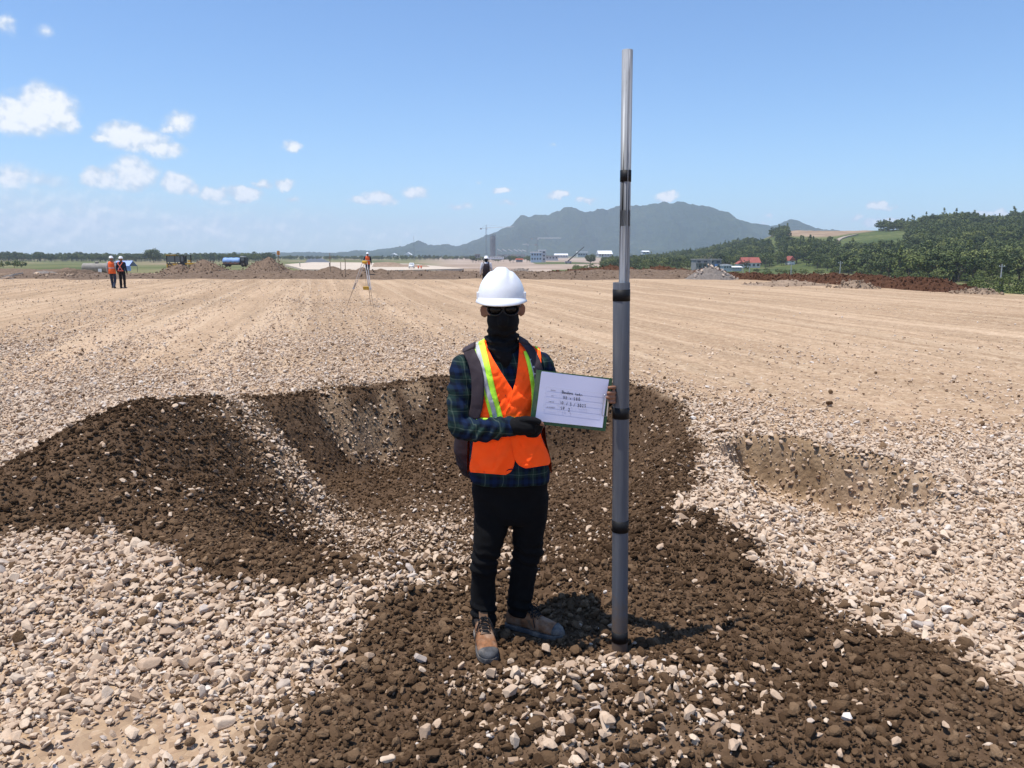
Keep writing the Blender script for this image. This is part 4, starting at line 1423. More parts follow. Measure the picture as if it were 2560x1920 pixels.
lens_m, _, b = material('dark_lens', (0.004, 0.004, 0.005), 0.22, 0, 0.25)
rim_m, _, b = material('black_plastic', (0.012, 0.012, 0.013), 0.35, 0, 0.4)
hair_m = cloth('black_hair', (0.008, 0.007, 0.007), 0.6, 300)

plaid_m, nt, b = material('tartan_flannel', (0.02, 0.03, 0.05), 0.9, 0, 0.1)
co = nt.node('ShaderNodeTexCoord').outputs['Object']
wob = nt.vmath('ADD', co, nt.vmath('SCALE', nt.vmath('SUBTRACT', nt.noise(co, 9.0, 2, .5, out='Color'), (.5, .5, .5)), 0.018))
sp = nt.node('ShaderNodeSeparateXYZ', {'Vector': wob})


def stripes(x, period, width, phase=0.0):
    f = nt.math('FRACT', nt.math('ADD', nt.math('DIVIDE', x, period), phase + 20))
    d = nt.math('ABSOLUTE', nt.math('SUBTRACT', f, 0.5))
    return nt.math('SUBTRACT', 1.0, nt.smooth(d, width * .5 - .015, width * .5 + .015))


xx = nt.math('ADD', sp.outputs['X'], nt.math('MULTIPLY', sp.outputs['Y'], 0.6))
gs = nt.math('MULTIPLY', nt.math('ADD', stripes(xx, .072, .42), stripes(sp.outputs['Z'], .072, .42)), 0.5)
bs = nt.math('MULTIPLY', nt.math('ADD', stripes(xx, .072, .24, .5), stripes(sp.outputs['Z'], .072, .24, .5)), 0.5)
ls = nt.math('MULTIPLY', nt.math('ADD', stripes(xx, .072, .055, .02), stripes(sp.outputs['Z'], .072, .055, .02)), 0.5)
pc = nt.mix(gs, (0.007, 0.011, 0.022), (0.018, 0.040, 0.036))
pc = nt.mix(nt.math('MULTIPLY', bs, .8), pc, (0.010, 0.022, 0.066))
pc = nt.mix(nt.math('MULTIPLY', ls, .55), pc, (0.16, 0.21, 0.16))
nt.put(b.inputs['Base Color'], pc)
bp = nt.node('ShaderNodeBump', {'Height': nt.math('ADD', nt.noise(co, 800, 2, .5), nt.math('MULTIPLY', nt.noise(co, 30, 4, .6), 2.0)), 'Strength': 0.4, 'Distance': 0.004})
nt.put(b.inputs['Normal'], bp.outputs['Normal'])

# ------------------------------------------------------------------ the man in front
YB = 3.44                                             # distance of his spine
base_z = 0.0
person = empty('person', (0.0, YB, 0.0))
tag(person, 'man in white helmet and orange safety vest standing beside the grey pipe', 'person')
INV = Matrix.Translation((0.0, -YB, 0.0))


class PB(MB):
    """a mesh builder whose points are given in the place and stored relative to the person"""
    def build(self, *a, **k):
        self.v = [(x, y - YB, z) for x, y, z in self.v]
        return super().build(*a, **k)


# limbs
SH_L, EL_L, WR_L = P(1006, 790, 3.43), P(992, 922, 3.37), P(1112, 921, 3.24)
SH_R, EL_R, WR_R = P(1164, 790, 3.44), P(1222, 893, 3.50), P(1300, 872, 3.41)
# torso outline from the photograph: (row, left, right, centre depth, half depth)
TORSO = [(742, 1048, 1124, 3.45, .062), (756, 1022, 1146, 3.455, .085), (768, 1000, 1166, 3.455, .100), (785, 994, 1176, 3.45, .112), (810, 1000, 1176, 3.445, .120),
         (850, 1010, 1172, 3.44, .124), (900, 1017, 1168, 3.44, .118), (950, 1018, 1172, 3.445, .114), (1000, 1016, 1184, 3.45, .122), (1040, 1018, 1186, 3.455, .126)]
T_rows = np.array([q[0] for q in TORSO], float)
T_z = np.array([P(1090, q[0], q[3]).z for q in TORSO])
T_xl = np.array([P(q[1], q[0], q[3]).x for q in TORSO])
T_xr = np.array([P(q[2], q[0], q[3]).x for q in TORSO])
T_y = np.array([q[3] for q in TORSO])
T_d = np.array([q[4] for q in TORSO])


def torso(z, grow=0.0):
    zz, o_ = T_z[::-1], slice(None, None, -1)
    f = lambda arr: float(np.interp(z, zz, arr[o_]))
    return (f(T_xl) + f(T_xr)) / 2, (f(T_xr) - f(T_xl)) / 2 + grow, f(T_y), f(T_d) + grow


def torso_front(x, z, grow):
    xc, hw, yc, hd = torso(z, grow)
    t = min(.995, abs((x - xc) / hw))
    y = yc - hd * (1 - t ** 2.4) ** (1 / 2.4)
    for c in (SH_L, SH_R):
        r2 = (.066 + grow) ** 2 - (x - c.x) ** 2 - (z - c.z) ** 2
        if r2 > 0:
            y = min(y, c.y - math.sqrt(r2))
    return y


def fold_fn(amp, scale, seed, lo=None):
    def f(p):
        w = fbm(p[:, 0] * 3 + p[:, 2] * 2, p[:, 1] * 3 + p[:, 2] * 1.3, 2, seed) * 0.6
        a = fbm((p[:, 0] + .5 * p[:, 2]) * scale + w, (p[:, 2] - .4 * p[:, 1]) * scale * 1.6 + w, 3, seed + 1)
        r = 1 - np.abs(a) * 2.2
        return amp * np.clip(r, -.6, 1)
    return f


LEG_L = [(1060, 1070, 3.46), (1055, 1120, 3.45), (1052, 1190, 3.43), (1046, 1270, 3.45), (1043, 1345, 3.46)]
LEG_R = [(1143, 1070, 3.47), (1144, 1120, 3.47), (1140, 1195, 3.48), (1130, 1262, 3.50), (1122, 1330, 3.525)]

# body: one continuous figure under the clothes (head, ears, neck, trunk, arms, hands, legs)
mb = PB()
HC = P(1086, 655, 3.43)                               # middle of the head
rings = []
for (dz, hw, hd, oy) in ((-.205, .052, .056, .02), (-.15, .054, .060, .015), (-.118, .056, .074, -.006), (-.095, .061, .086, -.012), (-.06, .066, .092, -.008), (-.02, .071, .096, -.002), (.02, .074, .099, 0), (.06, .072, .097, .004), (.095, .058, .078, .006), (.118, .030, .042, .006)):
    rings.append(ellipse_ring((HC.x, HC.y + oy, HC.z + dz), hw, hd, 24))
mb.loft(rings)
limb(mb, [(HC.x, HC.y - .088, HC.z + .005), (HC.x, HC.y - .108, HC.z - .038)], [.010, .014], 10)            # nose
limb(mb, [(HC.x - .024, HC.y - .087, HC.z - .068), (HC.x + .024, HC.y - .087, HC.z - .068)], [.010, .010], 8)  # mouth
for s_, eu, ev in ((-1, 1048, 674), (1, 1124, 671)):
    e0 = P(eu, ev, 3.425)
    au, av = Vector((s_ * .84, .54, 0)), Vector((s_ * .10, 0, 1)).normalized()
    nn = au.cross(av).normalized()
    lo_ = []
    for d_, k_ in ((-.0045, .62), (-.0038, .90), (-.001, 1.0), (.002, .97), (.0045, .80)):
        ring = []
        for q_ in range(18):
            t = 2 * math.pi * q_ / 18
            wz = math.sin(t)
            ww = .0185 * (1.0 if wz > -.2 else 1.0 - .35 * (-wz - .2))
            ring.append(e0 + au * (ww * k_ * math.cos(t) + .006) + av * (.0285 * k_ * wz) + nn * (d_ * (1 if s_ > 0 else -1)) + Vector((0, .008, 0)))
        lo_.append(ring)
    mb.loft(lo_)
    rim_ = [e0 + au * (.0185 * math.cos(t) + .006) + av * .0285 * math.sin(t) + Vector((0, .006, 0)) for t in np.linspace(-.9, 2.6, 14)]
    mb.tube(rim_, [.0034] * 14, 8)
    limb(mb, [(HC.x + s_ * .055, HC.y + .004, e0.z), (e0.x, e0.y + .012, e0.z)], [.015, .008], 8)
rings = []
for z in np.linspace(T_z[-1] - .06, T_z[0] + .01, 12):
    xc, hw, yc, hd = torso(z, -.018 - .03 * max(0.0, min(1.0, (T_z[-2] - z) / .12)))
    rings.append(ellipse_ring((xc, yc, z), hw, hd, 24, power=2.4))
mb.loft(rings)
limb(mb, [SH_L, EL_L, WR_L], [.048, .040, .026])
limb(mb, [SH_R, EL_R, WR_R], [.048, .040, .026])
for L_ in (LEG_L, LEG_R):
    limb(mb, [P(*q) for q in L_], [.075, .070, .050, .044, .034])
# right side of the picture: bare fingers folded round the edge of the board
EDGE = P(1320, 868, 3.285)
limb(mb, [WR_R, P(1314, 862, 3.36)], [.026, .030], 12)
FING = [(837, 1314.5, .0085), (848.5, 1313.0, .0092), (858.5, 1311.0, .0088), (868.5, 1316.5, .0078)]
for row, tip, r_ in FING:
    limb(mb, [P(1316, 857 + (row - 857) * .7, 3.36), P(1326.5, row + 1.0, 3.325), P(1327.0, row, 3.268), P((tip + 1326) / 2, row, 3.252), P(tip, row + .3, 3.250)],
         [r_ * 1.1, r_ * 1.05, r_, r_ * .97, r_ * .86], 10)
limb(mb, [P(1308, 845, 3.36), P(1300, 838, 3.345), P(1290, 836, 3.335)], [.012, .0105, .009], 10)
# left side: the hand under the board, thumb on top
PALM = P(1128, 920, 3.225)
limb(mb, [WR_L, PALM, P(1142, 922, 3.215)], [.027, .034, .030], 12)
TH = [P(1128, 908, 3.21), P(1148, 907, 3.195), P(1164, 912, 3.192), P(1172, 917, 3.195)]
limb(mb, TH, [.014, .0125, .011, .009], 10)
FL = []
for i, row in enumerate((921, 928, 935, 940)):
    FL.append([P(1142, row - 2, 3.22), P(1160 - i * 2, row - 1, 3.225), P(1172 - i * 4, row - 2, 3.262), P(1176 - i * 4, row - 12, 3.30)])
    limb(mb, FL[-1], [.0105, .010, .0092, .008], 10)
body = fuse('body', mb, 0.0042, skin_m, person, 4)

# trousers
mb = PB()
rings = []
for (row, l, r, yc, hd) in ((1020, 1024, 1181, 3.455, .105), (1050, 1021, 1184, 3.46, .112), (1080, 1022, 1183, 3.462, .112), (1105, 1025, 1180, 3.462, .105), (1122, 1035, 1170, 3.462, .09)):
    a, b2 = P(l, row, yc), P(r, row, yc)
    rings.append(ellipse_ring((a + b2) / 2, (b2.x - a.x) / 2, hd, 28, power=2.3))
mb.loft(rings)


def leg_loft(rows):
    rings = []
    for (row, l, r, yc, hd) in rows:
        a, b2 = P(l, row, yc), P(r, row, yc)
        rings.append(ellipse_ring((a + b2) / 2, (b2.x - a.x) / 2, hd, 22, power=2.15))
    mb.loft(rings)


leg_loft([(1075, 1022, 1104, 3.46, .095), (1110, 1024, 1103, 3.455, .092), (1140, 1025, 1097, 3.445, .086), (1171, 1024, 1086, 3.435, .078), (1200, 1021, 1077, 3.435, .074), (1222, 1017, 1073, 3.44, .074),
          (1245, 1019, 1070, 3.45, .070), (1277, 1018, 1069, 3.455, .068), (1310, 1018, 1070, 3.455, .068), (1338, 1020, 1070, 3.452, .068), (1350, 1021, 1069, 3.452, .066)])
leg_loft([(1075, 1102, 1183, 3.468, .095), (1110, 1106, 1181, 3.468, .092), (1150, 1109, 1177, 3.475, .084), (1175, 1108, 1174, 3.48, .078), (1197, 1107, 1173, 3.485, .074), (1216, 1105, 1161, 3.495, .070),
          (1240, 1103, 1158, 3.50, .068), (1263, 1101, 1156, 3.51, .066), (1296, 1098, 1151, 3.52, .066), (1316, 1099, 1147, 3.525, .066), (1324, 1101, 1146, 3.525, .062)])


def trouser_fold(p):
    zk = P(1050, 1205, 3.43).z
    zb = P(1050, 1320, 3.45).z
    s_ = fold_fn(.006, 5, 55)(p)
    ring = np.sin((p[:, 2] + .25 * (p[:, 0] + p[:, 1]) + .02 * fbm(p[:, 0] * 14, p[:, 2] * 9, 2, 9)) * 130) * (.0055 * np.exp(-((p[:, 2] - zk) / .07) ** 2) + .006 * np.exp(-((p[:, 2] - zb) / .05) ** 2))
    return s_ + ring


fuse('trousers', mb, 0.0065, black_cloth, person, 6, trouser_fold)

# shirt with sleeves
mb = PB()
rings = []
for z in np.linspace(P(1100, 1037, 3.44).z, T_z[0], 18):
    xc, hw, yc, hd = torso(z, .0)
    rings.append(ellipse_ring((xc, yc, z), hw, hd, 30, power=2.4))
mb.loft(rings)
limb(mb, [SH_L, P(995, 850, 3.40), EL_L + Vector((0, 0, .01))], [.064, .056, .054], 18)
limb(mb, [EL_L + Vector((0.004, 0, .004)), P(1040, 930, 3.31), P(1085, 923, 3.265), P(1107, 921, 3.245)], [.054, .050, .042, .039], 18)
limb(mb, [SH_R, P(1190, 850, 3.47), EL_R], [.062, .053, .050], 18)
limb(mb, [EL_R, P(1262, 884, 3.46), P(1290, 876, 3.425)], [.050, .043, .036], 18)


def sleeve_fold(p):
    f = fold_fn(.007, 7, 77)(p)
    ez = EL_L.z
    arm = np.exp(-((p[:, 0] - P(1050, 925, 3.3).x) / .09) ** 2 - ((p[:, 2] - ez) / .08) ** 2)
    f = f + arm * .007 * np.sin((p[:, 0] * 1.0 - .55 * p[:, 2] + .02 * fbm(p[:, 0] * 12, p[:, 2] * 12, 2, 3)) * 150)
    up = np.exp(-((p[:, 0] - EL_L.x) / .07) ** 2 - ((p[:, 2] - ez - .13) / .12) ** 2)
    return f + up * .005 * np.sin((p[:, 2] + .5 * p[:, 0]) * 95 + 3 * fbm(p[:, 0] * 9, p[:, 2] * 9, 2, 4))


fuse('shirt', mb, 0.0055, plaid_m, person, 5, sleeve_fold)

# neck gaiter over nose, chin and neck
mb = PB()
rings = []
for (row, l, r, yc, hd) in ((674, 1054, 1119, 3.436, .100), (682, 1053, 1120, 3.430, .108), (690, 1052, 1121, 3.428, .112), (700, 1052, 1121, 3.428, .112), (710, 1054, 1119, 3.43, .104), (717, 1054, 1117, 3.432, .094), (724, 1051, 1120, 3.438, .084), (735, 1048, 1123, 3.44, .084), (748, 1048, 1125, 3.44, .092), (760, 1052, 1122, 3.44, .100)):
    a, b2 = P(l, row, yc), P(r, row, yc)
    rings.append(ellipse_ring((a + b2) / 2, (b2.x - a.x) / 2, hd, 30, power=2.1))
mb.loft(rings)
a = P(1088, 742, 3.40)
limb(mb, [(a.x - .03, 3.385, a.z), P(1090, 772, 3.345), P(1092, 790, 3.338)], [.045, .034, .012], 14)
limb(mb, [P(1086, 678, 3.326), P(1086, 697, 3.322)], [.020, .025], 12)


def gaiter_fold(p):
    z1 = P(1086, 733, 3.4).z
    w = p[:, 2] - .35 * np.abs(p[:, 0] - HC.x) + .012 * fbm(p[:, 0] * 20, p[:, 2] * 20, 2, 5)
    return .0075 * np.sin(w * 170) * np.exp(-((p[:, 2] - z1) / .05) ** 2) + .003 * fbm(p[:, 0] * 16 + p[:, 2] * 10, p[:, 2] * 22, 3, 12) + .0015 * fbm(p[:, 0] * 40, p[:, 2] * 40, 2, 6)


fuse('neck_gaiter', mb, 0.0045, gaiter_m, person, 5, gaiter_fold)

# sunglasses
mb = PB()
gy_ = 3.312
for (cx, cy, w, h) in ((1069, 669, .0315, .0245), (1104, 668, .0315, .0245)):
    c = P(cx, cy, gy_)
    n = 26
    f0, f1 = [], []
    for k in range(n):
        t = 2 * math.pi * k / n
        dx, dz = w * math.copysign(abs(math.cos(t)) ** .75, math.cos(t)), h * math.copysign(abs(math.sin(t)) ** .8, math.sin(t))
        if dz < 0:
            dx *= .92
        yy = .020 * (abs(c.x + dx - HC.x) / .06) ** 2
        f0.append((c.x + dx, gy_ + yy, c.z + dz))
        f1.append((c.x + dx * .96, gy_ + yy + .006, c.z + dz * .96))
    mb.loft([f1, f0])
lens = mb.build('sunglasses', lens_m, person, True)
mb = PB()
for s_ in (-1, 1):
    c = P(1069 if s_ < 0 else 1104, 669, gy_)
    mb.tube([(c.x + s_ * .031, gy_ + .014, c.z + .010), (HC.x + s_ * .0735, gy_ + .035, c.z + .012), (HC.x + s_ * .079, 3.41, c.z + .012), (HC.x + s_ * .080, 3.44, c.z)], .0032, 8)
    n = 26
    mb.tube([(c.x + .0325 * math.cos(2 * math.pi * k / n), gy_ - .001 + .020 * (abs(c.x + .0325 * math.cos(2 * math.pi * k / n) - HC.x) / .06) ** 2, c.z + .0250 * math.sin(2 * math.pi * k / n)) for k in range(n + 1)], .0030, 6)
c = P(1087, 665, gy_)
mb.tube([(c.x - .014, gy_ + .001, c.z + .004), (c.x, gy_ - .003, c.z + .008), (c.x + .014, gy_ + .001, c.z + .004)], .0026, 8)
mb.build('glasses_frame', rim_m, lens, True)

# hair showing below the helmet
mb = PB()
rings = []
for (dz, hw, hd, oy) in ((-.03, .060, .066, .044), (0.0, .0755, .092, .016), (.03, .0785, .103, .003), (.06, .077, .101, .003), (.10, .058, .08, .006)):
    rings.append(ellipse_ring((HC.x, HC.y + oy, HC.z + dz), hw, hd, 24))
mb.loft(rings)
mb.build('hair', hair_m, person, True)

# hard hat: dome with a raised ridge, brim to the front, accessory slots
mb = PB()
hl, hr = P(1031, 648, 3.44), P(1135, 645, 3.44)
hc = (hl + hr) / 2
hw_, hlen = (hr.x - hl.x) / 2, .142
top_z = P(1083, 577, 3.42).z
hh_ = top_z - hc.z - .006
NU, NV = 72, 22
verts, faces = [], []
for j in range(NV + 1):
    t = j / NV
    ang = t * math.pi / 2
    rr = math.cos(ang) ** .86
    zz = (hh_ - .006) * math.sin(ang) ** .98
    for i in range(NU):
        a_ = 2 * math.pi * i / NU
        x, y = math.sin(a_) * hw_ * .985 * rr, -math.cos(a_) * hlen * rr
        # ridge along the crown, fore and aft
        rg = math.exp(-(x / .031) ** 6) * sstep(np.array(t), .30, .55).item() * (.0125)
        rg += .004 * math.exp(-((abs(x) - .052) / .012) ** 2) * sstep(np.array(t), .35, .6).item() * (1 - sstep(np.array(t), .75, .9).item())
        verts.append((hc.x + x, hc.y + .012 + y, hc.z + zz + rg))
for j in range(NV):
    for i in range(NU):
        faces.append((j * NU + i, j * NU + (i + 1) % NU, (j + 1) * NU + (i + 1) % NU, (j + 1) * NU + i))
faces.append(tuple(NV * NU + i for i in range(NU)))
mb.add(verts, faces)
hat = mb.build('hard_hat', hat_m, person, True)
mb = PB()
ring_in, ring_mid, ring_out, ring_low, ring_in2 = [], [], [], [], []
tilt = (hr.z - hl.z) / (hr.x - hl.x)
for i in range(NU):
    a_ = 2 * math.pi * i / NU
    sx_, cy_ = math.sin(a_), -math.cos(a_)
    front = max(0.0, -cy_) ** 3
    out = .0105 + .030 * front
    x0, y0 = sx_ * hw_ * .985, cy_ * hlen
    base = Vector((hc.x + x0, hc.y + .012 + y0, hc.z + .001))
    nrm = Vector((sx_ / hw_, cy_ / hlen, 0)).normalized()
    dn = -.010 - .009 * front + tilt * sx_ * .06
    ring_in.append(base + Vector((0, 0, .010)) - nrm * .001)
    ring_mid.append(base + nrm * out * .55 + Vector((0, 0, dn * .35 + .002)))
    ring_out.append(base + nrm * out + Vector((0, 0, dn)))
    ring_low.append(base + nrm * (out - .002) + Vector((0, 0, dn - .0035)))
    ring_in2.append(base - nrm * .004 + Vector((0, 0, -.004)))
mb.loft([ring_in, ring_mid, ring_out, ring_low, ring_in2], cap=False)
mb.build('brim', hat_m, hat, True)
for s_ in (-1, 1):
    mb = PB()
    mb.box((hc.x + s_ * hw_ * .965, hc.y - .012, hc.z + .018), (.012, .042, .030), (0, 0, s_ * -.05))
    mb.build('accessory_slot', hat_m, hat, False, .003)
mb = PB()
mb.tube([(hc.x + math.sin(2 * math.pi * k / 40) * hw_ * .90, hc.y + .012 - math.cos(2 * math.pi * k / 40) * hlen * .88, hc.z - .006) for k in range(41)], .006, 8)
mb.build('headband', rim_m, hat, True)

# gloves: fingerless, so fingertips and the thumb tip stay bare
mb = PB()
limb(mb, [P(1106, 921, 3.245), P(1122, 920, 3.228), P(1144, 922, 3.213)], [.036, .041, .036], 16)
limb(mb, TH[:3], [.0175, .0155, .0132], 12)
for f_ in FL:
    limb(mb, [f_[0], f_[1], f_[1].lerp(f_[2], .75)], [.0140, .0132, .0122], 12)
fuse('glove', mb, 0.0035, glove_m, person, 3, fold_fn(.0015, 22, 91))
mb = PB()
limb(mb, [WR_R, P(1313, 862, 3.362)], [.031, .034], 16)
for row, tip, r_ in FING:
    limb(mb, [P(1316, 857 + (row - 857) * .7, 3.36), P(1326.0, row + 1.0, 3.326)], [r_ * 1.35, r_ * 1.22], 12)
fuse('glove', mb, 0.0035, glove_m, person, 3, fold_fn(.0012, 22, 92))

# safety vest: two front panels, a back panel, bands
def curve(pts, n):
    """smooth polyline through photograph points"""
    p = np.array(pts, float)
    t = np.linspace(0, len(p) - 1, n)
    out = []
    for k in t:
        i = int(min(k, len(p) - 2))
        f = k - i
        p0, p1, p2, p3 = p[max(i - 1, 0)], p[i], p[i + 1], p[min(i + 2, len(p) - 1)]
        out.append(.5 * ((2 * p1) + (p2 - p0) * f + (2 * p0 - 5 * p1 + 4 * p2 - p3) * f * f + (3 * p1 - p0 - 3 * p2 + p3) * f ** 3))
    return np.array(out)


def vest_ripple(x, z):
    a = fbm(np.array([x * 9 + z * 5]), np.array([z * 6 - x * 3]), 2, 131)[0]
    low = np.clip((P(1100, 930, 3.3).z - z) / .12, 0, 1)
    b_ = fbm(np.array([x * 16 - z * 11]), np.array([z * 4 + x * 2]), 3, 133)[0]
    c_ = fbm(np.array([x * 5 + z * 17]), np.array([z * 3 - x * 9]), 2, 137)[0]
    return .008 * a + .007 * (abs(b_) * 2 - .5) + .006 * max(0, 1 - abs(c_) * 7) + low * (.011 * math.sin(x * 38 + 2.5 * a) - .006)


def panel(name, inner, outer, mat, parent, grow=.016, rows=90, cols=36, thick=.0022, ripple=1.0):
    """cloth between two edges, laid over the chest"""
    A, B = curve(inner, rows), curve(outer, rows)
    front, back = [], []
    for j in range(rows):
        fr, bk = [], []
        for i in range(cols):
            s_ = i / (cols - 1)
            pu, pv = A[j] * (1 - s_) + B[j] * s_
            q = P(pu, pv, 3.34)
            for _ in range(2):
                y = torso_front(q.x, q.z, grow)
                q = P(pu, pv, y)
            y = q.y + vest_ripple(q.x, q.z) * ripple
            q = P(pu, pv, y)
            fr.append(q)
            bk.append(q + Vector((0, thick, 0)))
        front += fr
        back += bk
    n = rows * cols
    f = []
    for j in range(rows - 1):
        for i in range(cols - 1):
            a = j * cols + i
            f.append((a, a + 1, a + cols + 1, a + cols))
            f.append((n + a, n + a + cols, n + a + cols + 1, n + a + 1))
    rim = [i for i in range(cols)] + [j * cols + cols - 1 for j in range(1, rows)] + [(rows - 1) * cols + i for i in range(cols - 2, -1, -1)] + [j * cols for j in range(rows - 2, 0, -1)]
    for k in range(len(rim)):
        a, b2 = rim[k], rim[(k + 1) % len(rim)]
        f.append((a, a + n, b2 + n, b2))
    return PB().add(front + back, f).build(name, mat, parent, True)


vest = empty('safety_vest')
vest.parent = person
panel('front_panel', [(1049, 737), (1056, 757), (1066, 777), (1084, 806), (1098, 828), (1108, 846), (1110, 880), (1112, 920), (1113, 955), (1113, 990), (1106, 1016), (1092, 1026)],
      [(1021, 745), (1020, 765), (1022, 790), (1024, 820), (1026, 850), (1027, 880), (1027, 905), (1025, 930), (1022, 955), (1018, 985), (1014, 1008), (1016, 1020)], orange_m, vest, .0165)
panel('front_panel', [(1122, 740), (1121, 760), (1119, 785), (1115, 815), (1108, 843), (1099, 872), (1090, 900), (1096, 930), (1105, 958), (1109, 985), (1120, 1004), (1136, 1012)],
      [(1166, 752), (1169, 772), (1169, 800), (1167, 830), (1165, 860), (1163, 885), (1162, 905), (1166, 930), (1174, 955), (1184, 978), (1189, 996), (1186, 1004)], orange_m, vest, .0205)


def ribbon(name, path, width, mat, parent, grow, thick=.0025, n=40, ripple=1.0, wid2=None):
    c = curve(path, n)
    L_, R_ = [], []
    for k in range(n):
        d = c[min(k + 1, n - 1)] - c[max(k - 1, 0)]
        d /= max(1e-6, np.hypot(*d))
        nrm = np.array([-d[1], d[0]])
        w = width if wid2 is None else width + (wid2 - width) * k / (n - 1)
        L_.append(tuple(c[k] + nrm * w / 2))
        R_.append(tuple(c[k] - nrm * w / 2))
    return panel(name, L_, R_, mat, parent, grow, n, 6, thick, ripple)


band = ribbon('lime_band', [(1033, 742), (1040, 770), (1047, 800), (1056, 840), (1066, 878), (1073, 904), (1077, 922)], 27, lime_m, vest, .0205)
ribbon('reflective_strip', [(1029, 742), (1036, 770), (1043, 800), (1052, 840), (1064, 878), (1070, 904), (1072, 922)], 9.5, silver_m, vest, .0235)
band = ribbon('lime_band', [(1139, 757), (1147, 785), (1152, 812), (1156, 840), (1157, 870), (1155, 895), (1154, 912)], 17, lime_m, vest, .0250)
ribbon('reflective_strip', [(1147, 775), (1152, 795), (1157, 820), (1160, 845), (1160, 870), (1158, 895), (1157, 912)], 6, silver_m, vest, .0280)
ribbon('waist_band', [(1028, 908), (1055, 910), (1090, 909), (1125, 907), (1161, 905)], 13, lime_m, vest, .0262)
# back of the vest, over the shoulders
mb = PB()
verts, faces = [], []
NB, MR = 26, 26
for j in range(MR):
    pv = 744 + (1018 - 744) * j / (MR - 1)
    z = P(1100, pv, 3.5).z
    xc, hw, yc, hd = torso(z, .016)
    for i in range(NB):
        t = math.pi * (i / (NB - 1))
        e = 2 / 2.4
        x = xc + hw * math.copysign(abs(math.cos(t)) ** e, math.cos(t)) * (.86 if pv < 880 else .86 + .14 * min(1, (pv - 880) / 40))
        y = yc + hd * abs(math.sin(t)) ** e - (.004 if pv < 880 else 0)
        verts.append((x, y, z))
n0 = len(verts)
verts += [(x, y + .0022, z + .0001) for x, y, z in verts]
for j in range(MR - 1):
    for i in range(NB - 1):
        a = j * NB + i
        faces += [(a, a + 1, a + NB + 1, a + NB), (n0 + a, n0 + a + NB, n0 + a + NB + 1, n0 + a + 1)]
mb.add(verts, faces).build('back_panel', orange_m, vest, True)


def shoulder_top(x):
    """height of the shoulder line above x"""
    xc = torso(T_z[3])[0]
    if x < xc:
        return float(np.interp(x, T_xl[:4][::-1], T_z[:4][::-1]))
    return float(np.interp(x, T_xr[:4], T_z[:4]))


def over_shoulder(name, u0, v0, u1, v1, mat, parent, grow, thick, yback=.0, cols=8, n=16):
    """cloth from the top edge of a front panel over the shoulder to the back"""
    top, bot = [], []
    for k in range(n):
        f = math.pi * k / (n - 1)
        for i in range(cols):
            s_ = i / (cols - 1)
            pu, pv = u0 + (u1 - u0) * s_, v0 + (v1 - v0) * s_
            q = P(pu, pv, 3.38)
            for _ in range(3):
                q = P(pu, pv, torso_front(q.x, q.z, grow))
            zt_ = max(shoulder_top(q.x) + grow + .004, q.z + .006)
            yc = 3.455
            hd = yc - q.y
            yy = yc - hd * math.cos(f) if f < math.pi / 2 else yc - (hd + yback) * math.cos(f)
            zz = q.z + (zt_ - q.z) * math.sin(f) ** .8 - (.02 * max(0, -math.cos(f)))
            top.append(Vector((q.x, yy, zz)))
            bot.append(Vector((q.x, yy, zz)) - Vector((0, -math.cos(f) * thick, math.sin(f) * thick + .0005)))
    N_ = len(top)
    f_ = []
    for k in range(n - 1):
        for i in range(cols - 1):
            a = k * cols + i
            f_ += [(a, a + 1, a + cols + 1, a + cols), (N_ + a, N_ + a + cols, N_ + a + cols + 1, N_ + a + 1)]
    rim = [i for i in range(cols)] + [k * cols + cols - 1 for k in range(1, n)] + [(n - 1) * cols + i for i in range(cols - 2, -1, -1)] + [k * cols for k in range(n - 2, 0, -1)]
    for k in range(len(rim)):
        a, b2 = rim[k], rim[(k + 1) % len(rim)]
        f_.append((a, a + N_, b2 + N_, b2))
    return PB().add(top + bot, f_).build(name, mat, parent, True)


over_shoulder('shoulder_panel', 1021, 747, 1050, 739, orange_m, vest, .0165, .0022)
over_shoulder('shoulder_panel', 1121, 742, 1167, 756, orange_m, vest, .0205, .0022)
over_shoulder('lime_band', 1021, 749, 1046, 743, lime_m, vest, .0200, .0022)
over_shoulder('reflective_strip', 1024.5, 748, 1033.5, 746, silver_m, vest, .0225, .0022)
over_shoulder('lime_band', 1156, 751, 1166, 757, lime_m, vest, .0240, .0022)

# shoes
leather_m = mottled('tan_leather', (0.24, 0.105, 0.045), 0.8, 0.45, 40, .003, 160, dust=.5)
suede_m = mottled('brown_suede', (0.16, 0.085, 0.045), 0.9, 0.3, 30, .002, 200, dust=.4)
rubber_m = mottled('grey_rubber', (0.075, 0.075, 0.078), 0.9, 0.4, 40, .003, 150, dust=.5)
lace_m = cloth('lace', (0.02, 0.02, 0.022), 0.9)
sock_m = cloth('grey_sock', (0.35, 0.38, 0.42), 0.9)


